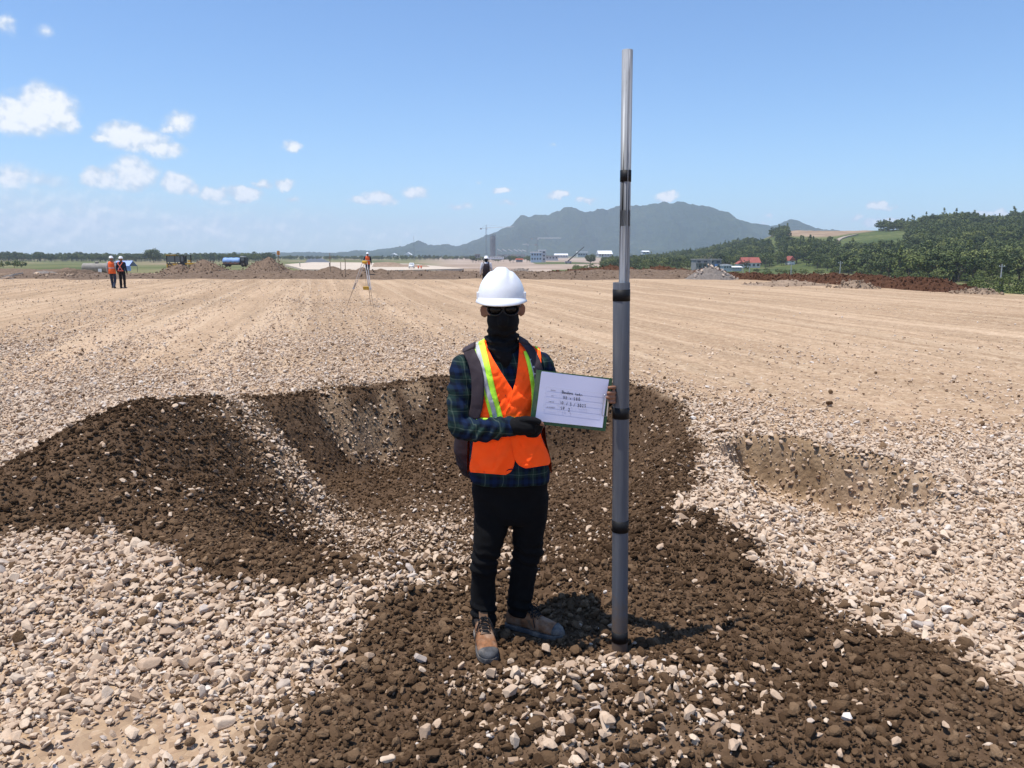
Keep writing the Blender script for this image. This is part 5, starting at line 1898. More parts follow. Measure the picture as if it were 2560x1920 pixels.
def shoe(heel, toe, lean=0.0):
    heel, toe = Vector(heel), Vector(toe)
    ax = (toe - heel)
    L_ = ax.length
    ax.normalize()
    sd = Vector((0, 0, 1)).cross(ax).normalized()
    upv = ax.cross(sd).normalized()

    def W(a, s_, u_):
        return heel + ax * a * L_ + sd * s_ + upv * u_

    def section(a, hw, h, low=.012, n=16, top=2.2):
        r = []
        for k in range(n):
            t = 2 * math.pi * k / n
            c_, s_ = math.cos(t), math.sin(t)
            y = hw * math.copysign(abs(c_) ** (2 / 2.6), c_)
            z = low + (h - low) * (.5 + .5 * math.copysign(abs(s_) ** (2 / top), s_))
            r.append(W(a, y, z))
        return r
    root = PB()
    root.loft([section(-.01, .018, .05), section(.02, .030, .085), section(.10, .036, .105), section(.22, .038, .110), (section(.36, .039, .108)), section(.48, .042, .092), section(.62, .046, .076),
               section(.76, .048, .064), section(.88, .043, .054), section(.96, .030, .044), section(1.0, .014, .034)])
    o = root.build('shoe', leather_m, person, True)
    s_ = PB()
    s_.loft([[W(a, hw * c_, 0.0 + z0) for c_, z0 in ((-1, 0), (-1, .016), (-.98, .021), (.98, .021), (1, .016), (1, 0))] for a, hw in ((-.02, .020), (.0, .031), (.1, .040), (.25, .040), (.42, .040), (.6, .049), (.76, .052), (.9, .046), (.98, .032), (1.015, .018))])
    s_.build('sole', rubber_m, o, False, .002)
    t_ = PB()
    t_.loft([section(.86, .0475, .0585, .010), section(.90, .0445, .0545, .010), section(.96, .033, .047, .010), section(1.0, .018, .038, .010), section(1.012, .006, .028, .012)])
    t_.build('toe_cap', rubber_m, o, True)
    c_ = PB()
    rings = []
    for (u_, hw, l0, l1) in ((.075, .040, .0, .40), (.095, .041, .005, .38), (.115, .042, .0, .36), (.122, .039, .01, .35)):
        cc = W((l0 + l1) / 2, 0, u_)
        rings.append([cc + ax * (l1 - l0) / 2 * L_ * math.cos(2 * math.pi * k / 18) + sd * hw * math.sin(2 * math.pi * k / 18) for k in range(18)])
    c_.loft(rings).build('collar', suede_m, o, True)
    g_ = PB()
    g_.loft([[W(a, s2, u_ + du) for s2, du in ((-.022, 0), (-.018, .006), (.018, .006), (.022, 0))] for a, u_ in ((.60, .078), (.50, .092), (.40, .112), (.345, .140), (.33, .152))])
    g_.build('tongue', suede_m, o, False, .003)
    l_ = PB()
    for a, u_, hw in ((.585, .086, .024), (.53, .095, .025), (.475, .104, .026), (.42, .115, .026), (.38, .127, .025)):
        l_.tube([W(a, -hw, u_ - .010), W(a - .008, -.010, u_ + .004), W(a + .008, .010, u_ + .004), W(a, hw, u_ - .010)], .0026, 6)
        l_.tube([W(a, hw, u_ - .010), W(a - .015, .010, u_ + .006), W(a - .03, -.010, u_ + .008), W(a - .045, -hw, u_)], .0026, 6)
    for s2 in (-1, 1):
        l_.tube([W(.40, 0, .128), W(.44, s2 * .020, .134), W(.52, s2 * .034, .112), W(.50, s2 * .040, .085), W(.42, s2 * .022, .122)], .0024, 6)
        l_.tube([W(.40, 0, .126), W(.47, s2 * .022, .118), W(.55, s2 * .046, .070), W(.58, s2 * .052, .045)], .0024, 6)
    l_.build('laces', lace_m, o, True)
    p_ = PB()
    for s2 in (-1, 1):
        p_.loft([[W(a, s2 * (hw + .0015), u_), W(a + .05, s2 * (hw + .0015), u_), W(a + .05, s2 * (hw - .006), u_ + .001), W(a, s2 * (hw - .006), u_ + .001)] for a, hw, u_ in ((.50, .0445, .030), (.46, .0425, .052), (.42, .0400, .072))])
    p_.build('side_patch', suede_m, o, False)
    k_ = PB()
    k_.lathe([(.034, 0), (.036, .03), (.036, .06)], 16, tuple(W(.17, 0, .10)))
    k_.build('sock', sock_m, o, True)
    return o


gz1 = float(max(H([-.115, -.10, -.09], [3.42, 3.3, 3.2])))
gz2 = float(max(H([.05, .12, .2], [3.5, 3.46, 3.42])))
t1, h1 = gnd(1058 * 1.15732, 1433 * 1.15732, gz1), gnd(1040 * 1.15732, 1371 * 1.15732, gz1)
d_ = (t1 - h1).normalized()
shoe(t1 - d_ * .30, t1)
t2, h2 = gnd(1216 * 1.15732, 1378 * 1.15732, gz2), gnd(1106 * 1.15732, 1352 * 1.15732, gz2)
d_ = (t2 - h2).normalized()
shoe(t2 - d_ * .295, t2)
print('FEET', t1, h1, t2, h2, gz1, gz2)

# ------------------------------------------------------------------ backpack
bp_ = empty('backpack', (0.0, YB, 0.0))
tag(bp_, 'dark grey backpack worn by the man in the orange vest', 'backpack')
mb = PB()
rings = []
for (row, l, r, yc, hd) in ((745, 1050, 1130, 3.62, .03), (755, 1030, 1150, 3.63, .06), (800, 1012, 1168, 3.635, .075), (880, 1000, 1176, 3.64, .080), (930, 990, 1182, 3.645, .085), (980, 986, 1184, 3.65, .085), (1015, 994, 1180, 3.65, .075), (1032, 1004, 1168, 3.65, .06), (1038, 1020, 1150, 3.65, .03)):
    a, b2 = P(l - 4, row - 8, yc), P(r - 4, row - 8, yc)
    rings.append(ellipse_ring((a + b2) / 2, (b2.x - a.x) / 2, hd, 28, power=3.0))
mb.loft(rings)
bag = fuse('bag', mb, 0.008, bag_m, bp_, 4, fold_fn(.006, 6, 141))
for s_ in (0, 1):
    path = [(1012, 754), (1017, 768), (1025, 786), (1031, 815), (1032, 850), (1029, 880), (1022, 905)] if s_ == 0 else [(1131, 739), (1143, 752), (1155, 775), (1163, 800), (1167, 825), (1168, 850), (1168, 880)]
    c = curve(path, 40)
    w = 27 if s_ == 0 else 21
    L_ = [(x - w / 2, y) for x, y in c]
    R_ = [(x + w / 2, y) for x, y in c]
    panel('shoulder_strap', L_, R_, strap_m, bp_, .030, 40, 8, .010, .4)
    x0, z0 = path[0]
    over_shoulder('strap_top', x0 - w / 2, z0 + (8 if s_ == 0 else -1), x0 + w / 2, z0 + (-2 if s_ == 0 else 8), strap_m, bp_, .031, .009, .045)

# ------------------------------------------------------------------ clipboard with the form
cb = empty('clipboard')
tag(cb, 'green clipboard with a white handwritten form held next to the pipe', 'clipboard')
c8 = lambda x, y: (1300 + x / 7.9, 900 + y / 7.9)
YL, YR = 3.262, 3.288
corner = {}
for k_, (x, y, Y) in {'tl': (325, 195, YL), 'tr': (1830, 365, YR), 'bl': (185, 1250, YL - .012), 'br': (1690, 1430, YR - .012)}.items():
    corner[k_] = at(*c8(x, y), Y)
O_ = corner['tl']
ex = (corner['tr'] - corner['tl'])
BW = ex.length
ex.normalize()
ey = (corner['bl'] - corner['tl'])
BH = ey.length
ey = (ey - ex * ey.dot(ex)).normalized()
ez = ex.cross(ey).normalized()
if ez.y > 0:
    ez = -ez
M_ = Matrix(((ex.x, -ey.x, ez.x, O_.x), (ex.y, -ey.y, ez.y, O_.y), (ex.z, -ey.z, ez.z, O_.z), (0, 0, 0, 1)))
cb.matrix_world = M_
board_m = mottled('green_board', (0.035, 0.105, 0.045), 0.5, 0.25, 18, dust=.25)
paper_m, nt, b = material('paper', (0.75, 0.75, 0.93), 0.8, 0, 0.2)
ink_m, _, _ = material('ink', (0.012, 0.014, 0.03), 0.7)
grey_ink_m, _, _ = material('printed_grey', (0.42, 0.43, 0.47), 0.8)
steel_m, _, _ = material('bright_steel', (0.55, 0.56, 0.58), 0.28, 1.0)
MB().box((BW / 2, -BH / 2, -.0015), (BW, BH, .003)).build('board', board_m, cb, False, .0008)
# sheets of paper, top edges a little apart
def paper(name, x0, y0, w, h, z, ang):
    mb = MB()
    n = 14
    vs, fs = [], []
    for j in range(n + 1):
        for i in range(n + 1):
            s_, t_ = i / n, j / n
            lift = .0025 * max(0, .25 - t_) * math.sin(s_ * 7 + ang * 90) + .010 * max(0, s_ + t_ - 1.78)
            x, y = x0 + w * s_, y0 - h * t_
            vs.append((x * math.cos(ang) - y * math.sin(ang), x * math.sin(ang) + y * math.cos(ang), z + lift))
    N_ = len(vs)
    vs += [(x, y, zz - .0003) for x, y, zz in vs]
    for j in range(n):
        for i in range(n):
            a = j * (n + 1) + i
            fs += [(a, a + n + 1, a + n + 2, a + 1), (N_ + a, N_ + a + 1, N_ + a + n + 2, N_ + a + n + 1)]
    mb.add(vs, fs)
    return mb.build(name, paper_m, cb, True)


PX, PY, PW, PH = .0215, -.006, .296, .212
paper('paper_sheet', PX + .002, PY + .003, PW, PH, .0012, -.010)
sheet = paper('paper_sheet', PX, PY - .002, PW, PH, .0024, 0.004)
zt = .0048


def cm(x, y):
    """crop pixel of the form -> position on the board"""
    q = at(*c8(x, y), 3.27)
    d = direction(*c8(x, y))
    o = Vector((0, 0, CAMH))
    nrm = ez
    t = (O_ + ez * zt - o).dot(nrm) / d.dot(nrm)
    w = o + d * t - O_
    return w.dot(ex), -w.dot(ey)


# handwriting as pen strokes
FONT = {
 'B': [[(.05, 0), (.15, 1)], [(-.12, .9), (.15, 1), (.6, .95), (.62, .72), (.2, .52), (.62, .42), (.6, .12), (.05, 0)]],
 'a': [[(.5, .5), (.2, .52), (.02, .25), (.15, .02), (.4, .15), (.5, .5), (.48, .05), (.6, 0)]],
 'n': [[(.05, .5), (.05, 0)], [(.05, .35), (.3, .52), (.45, .35), (.46, 0)]],
 'd': [[(.5, .45), (.2, .5), (.02, .2), (.2, .0), (.48, .2)], [(.52, 1.0), (.48, 0)]],
 'r': [[(.05, .5), (.05, 0)], [(.05, .3), (.2, .5), (.4, .48)]],
 'k': [[(.05, 1.0), (.05, 0)], [(.45, .55), (.08, .25), (.45, 0)]],
 'e': [[(.05, .28), (.45, .32), (.38, .52), (.15, .5), (.03, .25), (.15, .02), (.45, .06)]],
 'i': [[(.1, .5), (.1, 0)]],
 '1': [[(.1, 1.0), (.18, 0)]],
 '2': [[(.03, .8), (.25, 1.0), (.5, .8), (.1, .05), (.0, .0), (.6, .05)]],
 '+': [[(.05, .5), (.65, .5)], [(.35, .8), (.35, .15)]],
 '7': [[(.0, .95), (.55, 1.0), (.2, 0)], [(.12, .5), (.5, .52)]],
 '8': [[(.5, .85), (.2, 1.0), (.08, .8), (.45, .35), (.3, 0), (.05, .2), (.5, .75), (.45, .95)]],
 '0': [[(.25, 1.0), (.02, .6), (.12, .05), (.4, .05), (.55, .55), (.4, .95), (.22, 1.0)]],
 '/': [[(.0, 0), (.45, 1.0)]],
 '3': [[(.02, .95), (.5, 1.0), (.2, .6), (.5, .4), (.4, .05), (.0, .05)]],
 'S': [[(.5, .95), (.15, .95), (.1, .65), (.45, .4), (.4, .05), (.0, .05)]],
 'P': [[(.1, 0), (.12, 1.0), (.55, .9), (.5, .55), (.12, .5)]],
}


def write(name, text, x, y, size, adv, slope, rad, mat, z=zt, fudge=0.0):
    mb = MB()
    cx = 0.0
    for ch in text:
        if ch == ' ':
            cx += adv * .8
            continue
        for st in FONT.get(ch, []):
            pts = []
            for (a, h_) in st:
                q = cm(x + cx + a * size * .78, y + slope * (cx + a * size) - h_ * size)
                pts.append((q[0], q[1], z))
            if len(pts) > 2:
                c = curve([(p[0], p[1]) for p in pts], len(pts) * 3)
                pts = [(p[0], p[1], z) for p in c]
            mb.tube(pts, rad, 4)
        cx += adv * (.62 if ch in 'i1/r' else 1.0)
    o = mb.build(name, mat, sheet)
    # flat ink, not a wire
    for v in o.data.vertices:
        v.co.z = z + (v.co.z - z) * .25
    return o


SL = .115
write('handwriting', 'Bandara', 830, 660, 56, 33, SL, .00085, ink_m)
write('handwriting', 'kediri', 1100, 695, 46, 29, SL, .00085, ink_m)
write('handwriting', '112', 850, 768, 50, 44, SL * .6, .00085, ink_m)
write('handwriting', '+', 985, 790, 46, 40, SL, .0008, ink_m)
write('handwriting', '780', 1060, 802, 56, 48, -.02, .00085, ink_m)
write('handwriting', '10', 805, 868, 52, 44, SL * .5, .00085, ink_m)
write('handwriting', '/', 915, 893, 54, 40, SL, .0008, ink_m)
write('handwriting', '3', 985, 905, 62, 40, SL, .00085, ink_m)
write('handwriting', '/', 1060, 918, 62, 40, SL, .0008, ink_m)
write('handwriting', '2023', 1140, 925, 56, 44, SL * .5, .00085, ink_m)
write('handwriting', 'SP', 805, 978, 54, 46, SL * .7, .00085, ink_m)
write('handwriting', '2', 955, 1012, 64, 40, SL, .00095, ink_m)
BLK = {'P': [[(0, 0), (0, 1), (.5, .9), (.5, .55), (0, .5)]], 'R': [[(0, 0), (0, 1), (.5, .9), (.5, .55), (0, .5), (.55, 0)]], 'O': [[(.25, 1), (0, .5), (.25, 0), (.55, .5), (.25, 1)]],
       'Y': [[(0, 1), (.28, .5), (.28, 0)], [(.55, 1), (.28, .5)]], 'E': [[(.5, 1), (0, 1), (0, 0), (.5, 0)], [(0, .5), (.4, .5)]], 'K': [[(0, 1), (0, 0)], [(.5, 1), (0, .45), (.5, 0)]],
       'S': [[(.5, .9), (.1, .95), (.1, .6), (.5, .4), (.45, .05), (0, .1)]], 'T': [[(0, 1), (.6, 1)], [(.3, 1), (.3, 0)]], 'A': [[(0, 0), (.28, 1), (.56, 0)], [(.12, .4), (.44, .4)]],
       'N': [[(0, 0), (0, 1), (.5, 0), (.5, 1)]], 'G': [[(.5, .85), (.1, .9), (0, .4), (.2, 0), (.5, .1), (.5, .45), (.3, .45)]], 'L': [[(0, 1), (0, 0), (.5, 0)]],
       'I': [[(.2, 1), (.2, 0)]], 'U': [[(0, 1), (0, .2), (.25, 0), (.5, .2), (.5, 1)]], 'M': [[(0, 0), (0, 1), (.3, .4), (.6, 1), (.6, 0)]]}
keep_ = FONT
FONT = BLK
for txt, x, y, w in (('PROYEK', 610, 605, 100), ('STA', 620, 717, 44), ('TANGGAL', 567, 828, 118), ('INSTRUMENT', 522, 938, 172)):
    mb = write('printed_word', txt, x, y, 18, w / len(txt) * 1.0, SL, .00032, ink_m)
FONT = keep_
# faint printed table lines
mb = MB()


def rule(x0, y0, x1, y1):
    a, b2 = cm(x0, y0), cm(x1, y1)
    mb.tube([(a[0], a[1], zt - .0004), (b2[0], b2[1], zt - .0004)], .00022, 4)


for (x0, y0, x1, y1) in ((520, 530, 1640, 665), (510, 640, 1625, 775), (492, 752, 1610, 890), (478, 862, 1590, 1000), (455, 970, 1560, 1110), (520, 530, 455, 970), (800, 565, 740, 1005), (1640, 665, 1560, 1110)):
    rule(x0, y0, x1, y1)
mb.build('table_lines', grey_ink_m, sheet)
# spring clip at the right edge
a, b2 = cm(1700, 680), cm(1650, 1105)
e1 = cm(1785, 700)
mb = MB()
mb.tube([(*cm(1730, 690), .006), (*cm(1675, 684), .007), (*cm(1660, 700), .007), (*cm(1640, 870), .007), (*cm(1622, 1085), .007), (*cm(1632, 1102), .007), (*cm(1715, 1112), .006)], .0013, 8)
wire = mb.build('clip_wire', steel_m, cb, True)
mb = MB()
q = [cm(1738, 690), cm(1765, 694), cm(1728, 1118), cm(1700, 1114)]
mb.loft([[(x, y, .0005) for x, y in q], [(x, y, .006) for x, y in q]]).build('clip_bar', steel_m, cb, False, .001)

# ------------------------------------------------------------------ the standing pipe: steel tube in a grey plastic pipe
pole = empty('standing_pipe', (0.4975, 3.30, float(H(.4975, 3.30)[0])))
tag(pole, 'tall grey plastic pipe with steel tube and black tape bands standing in the soil', 'pipe')
pvc_m, nt, b = material('grey_pvc', (0.07, 0.08, 0.10), 0.5, 0, 0.3)
co = nt.node('ShaderNodeTexCoord').outputs['Object']
st = nt.noise(nt.vmath('MULTIPLY', co, (1, 1, .05)), 60, 4, .6)
pc = nt.ramp(st, [(.3, (0.088, 0.094, 0.108)), (.7, (0.118, 0.124, 0.138))])
ds = nt.noise(nt.vmath('MULTIPLY', co, (1, 1, .3)), 14, 6, .65)
pc = nt.mix(nt.math('MULTIPLY', nt.smooth(ds, .5, .8), .35), pc, (0.20, 0.19, 0.18))
sz_ = nt.node('ShaderNodeSeparateXYZ', {'Vector': co}).outputs['Z']
mud = nt.math('MULTIPLY', nt.smooth(nt.math('SUBTRACT', nt.math('MULTIPLY', nt.noise(co, 22, 6, .7), .55), sz_), -.02, .22), .85)
pc = nt.mix(mud, pc, (0.15, 0.10, 0.065))
scr = nt.noise(nt.vmath('MULTIPLY', co, (1, 1, .02)), 260, 3, .6)
pc = nt.mix(nt.math('MULTIPLY', nt.smooth(scr, .60, .72), .35), pc, (0.20, 0.21, 0.23))
nt.put(b.inputs['Base Color'], pc)
nt.put(b.inputs['Roughness'], nt.math('ADD', nt.math('MULTIPLY', ds, .4), .32))
tape_m, _, _ = material('black_tape', (0.008, 0.008, 0.009), 0.6, 0, 0.25)
galv_m, nt, b = material('galvanised_steel', (0.42, 0.44, 0.47), 0.6, 0.12)
co = nt.node('ShaderNodeTexCoord').outputs['Object']
sp_ = nt.node('ShaderNodeTexVoronoi', {'Vector': nt.vmath('MULTIPLY', co, (1, 1, .35)), 'Scale': 120.0})
g1 = nt.noise(nt.vmath('MULTIPLY', co, (1, 1, .06)), 40, 5, .7)
g2 = nt.noise(nt.vmath('MULTIPLY', co, (1, 1, .2)), 30, 6, .7)
gc = nt.ramp(g1, [(.35, (0.26, 0.27, 0.28)), (.5, (0.35, 0.365, 0.38)), (.62, (0.43, 0.445, 0.46))])
gc = nt.mix(nt.math('MULTIPLY', nt.smooth(g2, .54, .74), .45), gc, (0.13, 0.125, 0.12))
nt.put(b.inputs['Base Color'], gc)
nt.put(b.inputs['Roughness'], nt.math('ADD', nt.math('MULTIPLY', g2, .3), .5))
bz, tz_ = pole.location.z, None
z_of = lambda row, Y=3.30: P(1340, row, Y).z - pole.location.z
# slight lean, as in the photograph
foot = P(1340, 1385, 3.30)
head_ = P(1342.5, 610, 3.30)
top_ = P(1355, 108, 3.30)
RP = .0362
z0, z1, z2 = -.30, z_of(610), z_of(108)
lean1 = (P(1342.5, 610, 3.30).x - P(1339, 1300, 3.30).x) / (P(1342.5, 610, 3.3).z - P(1339, 1300, 3.30).z)
xf = P(1339, 1300, 3.30).x - lean1 * (P(1339, 1300, 3.3).z)
pole.location.x = xf
cxz = lambda z: lean1 * z
lean2 = (P(1355.5, 108, 3.3).x - P(1348.5, 600, 3.3).x) / (P(1355.5, 108, 3.3).z - P(1348.5, 600, 3.3).z)
x_in = P(1348.5, 600, 3.3).x - xf
mb = MB()
rings = []
for z, r in ((z0, RP), (z1 * .25, RP), (z1 * .5, RP), (z1 * .75, RP), (z1 - .002, RP), (z1, RP - .001), (z1, RP - .005), (z1 - .25, RP - .005)):
    rings.append([(cxz(z) + r * math.cos(2 * math.pi * k / 40), r * math.sin(2 * math.pi * k / 40), z) for k in range(40)])
mb.loft(rings, cap=False).build('outer_pipe', pvc_m, pole, True)
mb = MB()
RS = .0222
rings = []
for z, r in ((z1 - .24, RS), (z1 + .3, RS), (z2 - .7, RS), (z2 - .001, RS), (z2, RS - .0008), (z2, RS - .0035), (z2 - .15, RS - .0035)):
    xc = x_in + lean2 * (z - z1)
    rings.append([(xc + r * math.cos(2 * math.pi * k / 32), r * math.sin(2 * math.pi * k / 32), z) for k in range(32)])
steel = mb.loft(rings, cap=False).build('steel_tube', galv_m, pole, True)
mb = MB()
z = z2 - .02
xc = x_in + lean2 * (z - z1)
mb.tube([(x_in + lean2 * (zz - z1) + .006, -RS * .965, zz) for zz in np.linspace(z1 + .0, z2 - .004, 12)], .0016, 6)
mb.build('weld_seam', galv_m, steel, True)
for (ra, rb, rr, x0, ln, zr) in ((625, 650, RP, None, lean1, 0), (879, 903, RP, None, lean1, 0), (1122, 1147, RP, None, lean1, 0), (1362, 1384, RP, None, lean1, 0), (368, 393, RS, x_in, lean2, z1)):
    za, zb = z_of(ra), z_of(rb)
    mb = MB()
    rings = []
    for z, r in ((zb, rr + .0002), (zb, rr + .0012), (za, rr + .0012), (za, rr + .0002)):
        xc = cxz(z) if x0 is None else x_in + lean2 * (z - z1)
        rings.append([(xc + r * math.cos(2 * math.pi * k / 40), r * math.sin(2 * math.pi * k / 40), z) for k in range(40)])
    mb.loft(rings, cap=False).build('tape_band', tape_m, pole, True)
# ------------------------------------------------------------------ people further off
def worker(name, loc, rz, height, label, trousers, top_m, vest_m=None, vest_style=None, hat=True, pose='walk', pack=False, sleeve_m=None, lean=0.0, mask=False, swing=.16, voxel=.018):
    """a standing or walking figure seen small: one continuous body, clothes over it"""
    k = height / 1.72
    e = empty(name, loc, rz)
    tag(e, label, 'person')
    V3 = lambda x, y, z: Vector((x * k, (y + lean * max(0, z - .9)) * k, z * k))
    if pose == 'walk':
        la = [V3(-.09, 0, .90), V3(-.10, -.04, .50), V3(-.10, swing * .9, .10)]
        ra = [V3(.09, 0, .90), V3(.10, -.10, .52), V3(.10, -swing, .08)]
    elif pose == 'step':
        la = [V3(-.09, 0, .90), V3(-.06, -.02, .50), V3(-.02, .06, .08)]
        ra = [V3(.09, 0, .90), V3(.17, -.26, .74), V3(.17, -.22, .32)]
    else:
        la = [V3(-.09, 0, .90), V3(-.11, 0, .50), V3(-.11, .01, .08)]
        ra = [V3(.09, 0, .90), V3(.11, -.02, .50), V3(.11, .0, .08)]
    arms = [[V3(-.19, 0, 1.40), V3(-.25, .03, 1.12), V3(-.26, -.06, .86)], [V3(.19, 0, 1.40), V3(.25, .03, 1.12), V3(.27, -.08, .88)]]
    if pose == 'step':
        arms[1] = [V3(.19, 0, 1.40), V3(.30, -.06, 1.18), V3(.36, -.22, 1.22)]
    mb = MB()
    torso_ = lambda g: [ellipse_ring(V3(0, 0, z), (w + g) * k, (d + g) * k, 16) for z, w, d in ((.84, .165, .105), (.95, .17, .11), (1.1, .155, .105), (1.28, .18, .12), (1.40, .185, .11), (1.47, .10, .075))]
    mb.loft(torso_(-.012))
    limb(mb, [V3(0, 0, 1.42), V3(0, -.01, 1.55)], [.055 * k, .055 * k], 10)
    hd = V3(0, -.015, 1.61)
    mb.loft([ellipse_ring(hd + Vector((0, 0, z * k)), w * k, d * k, 16) for z, w, d in ((-.12, .045, .06), (-.08, .066, .085), (0, .076, .098), (.07, .066, .085), (.11, .03, .04))])
    limb(mb, [hd + V3(0, -.09, -.02), hd + V3(0, -.105, -.045)], [.014 * k, .018 * k], 8)
    for a in arms:
        limb(mb, a, [.045 * k, .038 * k, .028 * k], 10)
        limb(mb, [a[-1], a[-1] + Vector((0, -.02, -.10)) * k], [.03 * k, .022 * k], 8)
    for l_ in (la, ra):
        limb(mb, l_, [.07 * k, .05 * k, .035 * k], 10)
        limb(mb, [l_[-1] + Vector((0, .04, -.05)) * k, l_[-1] + Vector((0, -.15, -.055)) * k], [.036 * k, .034 * k], 8)
    fuse('body', mb, voxel, skin_m, e, 2)
    mb = MB()
    mb.loft([ellipse_ring(V3(0, 0, z), w * k, d * k, 16) for z, w, d in ((.80, .15, .10), (.88, .178, .118), (.98, .178, .118))])
    for l_ in (la, ra):
        limb(mb, l_, [.092 * k, .072 * k, .058 * k], 12)
    fuse('trousers', mb, voxel, trousers, e, 3, fold_fn(.008, 8, 7))
    for l_ in (la, ra):
        mb = MB()
        limb(mb, [l_[-1] + Vector((0, .05, -.045)) * k, l_[-1] + Vector((0, -.16, -.05)) * k], [.046 * k, .044 * k], 10)
        mb.build('shoe', rim_m, e, True)
    mb = MB()
    mb.loft(torso_(.004))
    for a in arms:
        limb(mb, [a[0], a[1], a[1].lerp(a[2], .85)], [.062 * k, .052 * k, .042 * k], 12)
    fuse('shirt', mb, voxel, sleeve_m or top_m, e, 3, fold_fn(.006, 9, 8))
    if vest_style == 'full':
        v_ = MB().loft([ellipse_ring(V3(0, 0, z), (w + .022) * k, (d + .022) * k, 20) for z, w, d in ((.80, .175, .12), (.95, .168, .112), (1.1, .155, .105), (1.28, .17, .12), (1.40, .165, .11), (1.465, .10, .075))]).build('safety_vest', vest_m, e, True)
        MB().loft([ellipse_ring(V3(0, 0, z), (.155 + .026) * k, (.105 + .026) * k, 20) for z in (1.09, 1.13)], cap=False).build('reflective_strip', silver_m, v_, True)
    elif vest_style == 'cross':
        mb = MB()
        r_ = .125 * k
        for s_ in (-1, 1):
            mb.tube([V3(s_ * .13, .02, 1.475), V3(s_ * .11, .145, 1.36), V3(0, .150, 1.22), V3(-s_ * .10, .145, 1.02), V3(-s_ * .15, .11, .96)], .020 * k, 6)
        mb.tube([V3(-.16, .09, .97), V3(-.06, .14, .97), V3(.06, .14, .97), V3(.16, .09, .97)], .020 * k, 6)
        mb.build('harness', vest_m, e, True)
    if hat:
        h_ = MB().loft([ellipse_ring(hd + Vector((0, .008, z)) * k, w * k, d * k, 20) for z, w, d in ((.035, .118, .145), (.042, .116, .142), (.05, .104, .128), (.10, .096, .118), (.14, .07, .085), (.158, .03, .035))]).build('hard_hat', hat_m, e, True)
    if mask:
        MB().loft([ellipse_ring(hd + Vector((0, .0, z)) * k, w * k, d * k, 16) for z, w, d in ((-.19, .07, .08), (-.12, .066, .078), (-.06, .078, .099), (0.0, .082, .104), (.05, .080, .102))]).build('balaclava', gaiter_m, e, True)
    if pack:
        b_ = empty('backpack', loc, rz)
        tag(b_, pack, 'backpack')
        MB().loft([ellipse_ring(V3(0, .19, z), w * k, d * k, 18, power=3) for z, w, d in ((.88, .10, .05), (.92, .16, .085), (1.1, .165, .10), (1.3, .15, .085), (1.38, .11, .06), (1.40, .05, .02))]).build('bag', bag_m, b_, True)
        for s_ in (-1, 1):
            MB().tube([V3(s_ * .11, .13, 1.36), V3(s_ * .12, .05, 1.485), V3(s_ * .125, -.09, 1.43), V3(s_ * .13, -.13, 1.25), V3(s_ * .17, .0, 1.02)], .022 * k, 6).build('shoulder_strap', strap_m, b_, True)
    return e


navy_m = cloth('navy_work_cloth', (0.022, 0.028, 0.045), .9)
slate_m = cloth('slate_jeans', (0.045, 0.055, 0.085), .9)
char_m = cloth('charcoal_cloth', (0.016, 0.015, 0.016), .9)
grey_shirt = cloth('light_grey_shirt', (0.42, 0.42, 0.44), .9)
lilac_shirt = cloth('pale_shirt', (0.55, 0.54, 0.58), .9)
orange_far = cloth('orange_vest_faded', (0.90, 0.15, 0.04), .7)
pink_strap = cloth('coral_harness', (0.75, 0.18, 0.12), .7)
on = lambda x, y: (x, y, float(H(x, y)[0]))
q = gnd(284, 721)
worker('person', on(q.x, q.y), R(180 + 4), 1.68, 'worker in orange vest and slate jeans walking away, left of the pair', slate_m, grey_shirt, orange_far, 'full', pose='walk')
q = gnd(308, 722)
worker('person', on(q.x, q.y), R(180 - 3), 1.66, 'worker in dark clothes and coral harness straps, right of the walking pair', char_m, navy_m, pink_strap, 'cross', pose='stand')
q = at(921, 697, 59)
worker('person', (q.x, 59, float(H(q.x, 59)[0]) + .28), R(180), 1.62, 'worker in orange vest climbing the berm behind the tripod', navy_m, navy_m, orange_far, 'full', pose='step', lean=.12)
q = at(1216, 736, 37)
worker('person', on(q.x, 37), R(180 + 4), 1.72, 'man in pale shirt and black balaclava half hidden behind the big white helmet', char_m, lilac_shirt, pose='stand', pack='brown grey backpack on the man half hidden behind the big white helmet', mask=True)
for u, lab in ((1046, 'tiny orange-vested worker just right of the white van'), (1053, 'tiny orange-vested worker farthest right of the white van')):
    q = at(u, 669, 255)
    worker('person', on(q.x, 255), R(170), 1.70, lab, char_m, orange_far, orange_far, 'full', pose='stand', voxel=.03)
for u, v, lab in ((750, 668, 'tiny dark worker at the left end of the pale runway base'), (824, 668, 'tiny dark worker on the pale runway base below the asphalt')):
    q = at(u, v, 300)
    worker('person', (q.x, 300, -2.74), R(90), 1.70, lab, char_m, navy_m, pose='stand', voxel=.03)

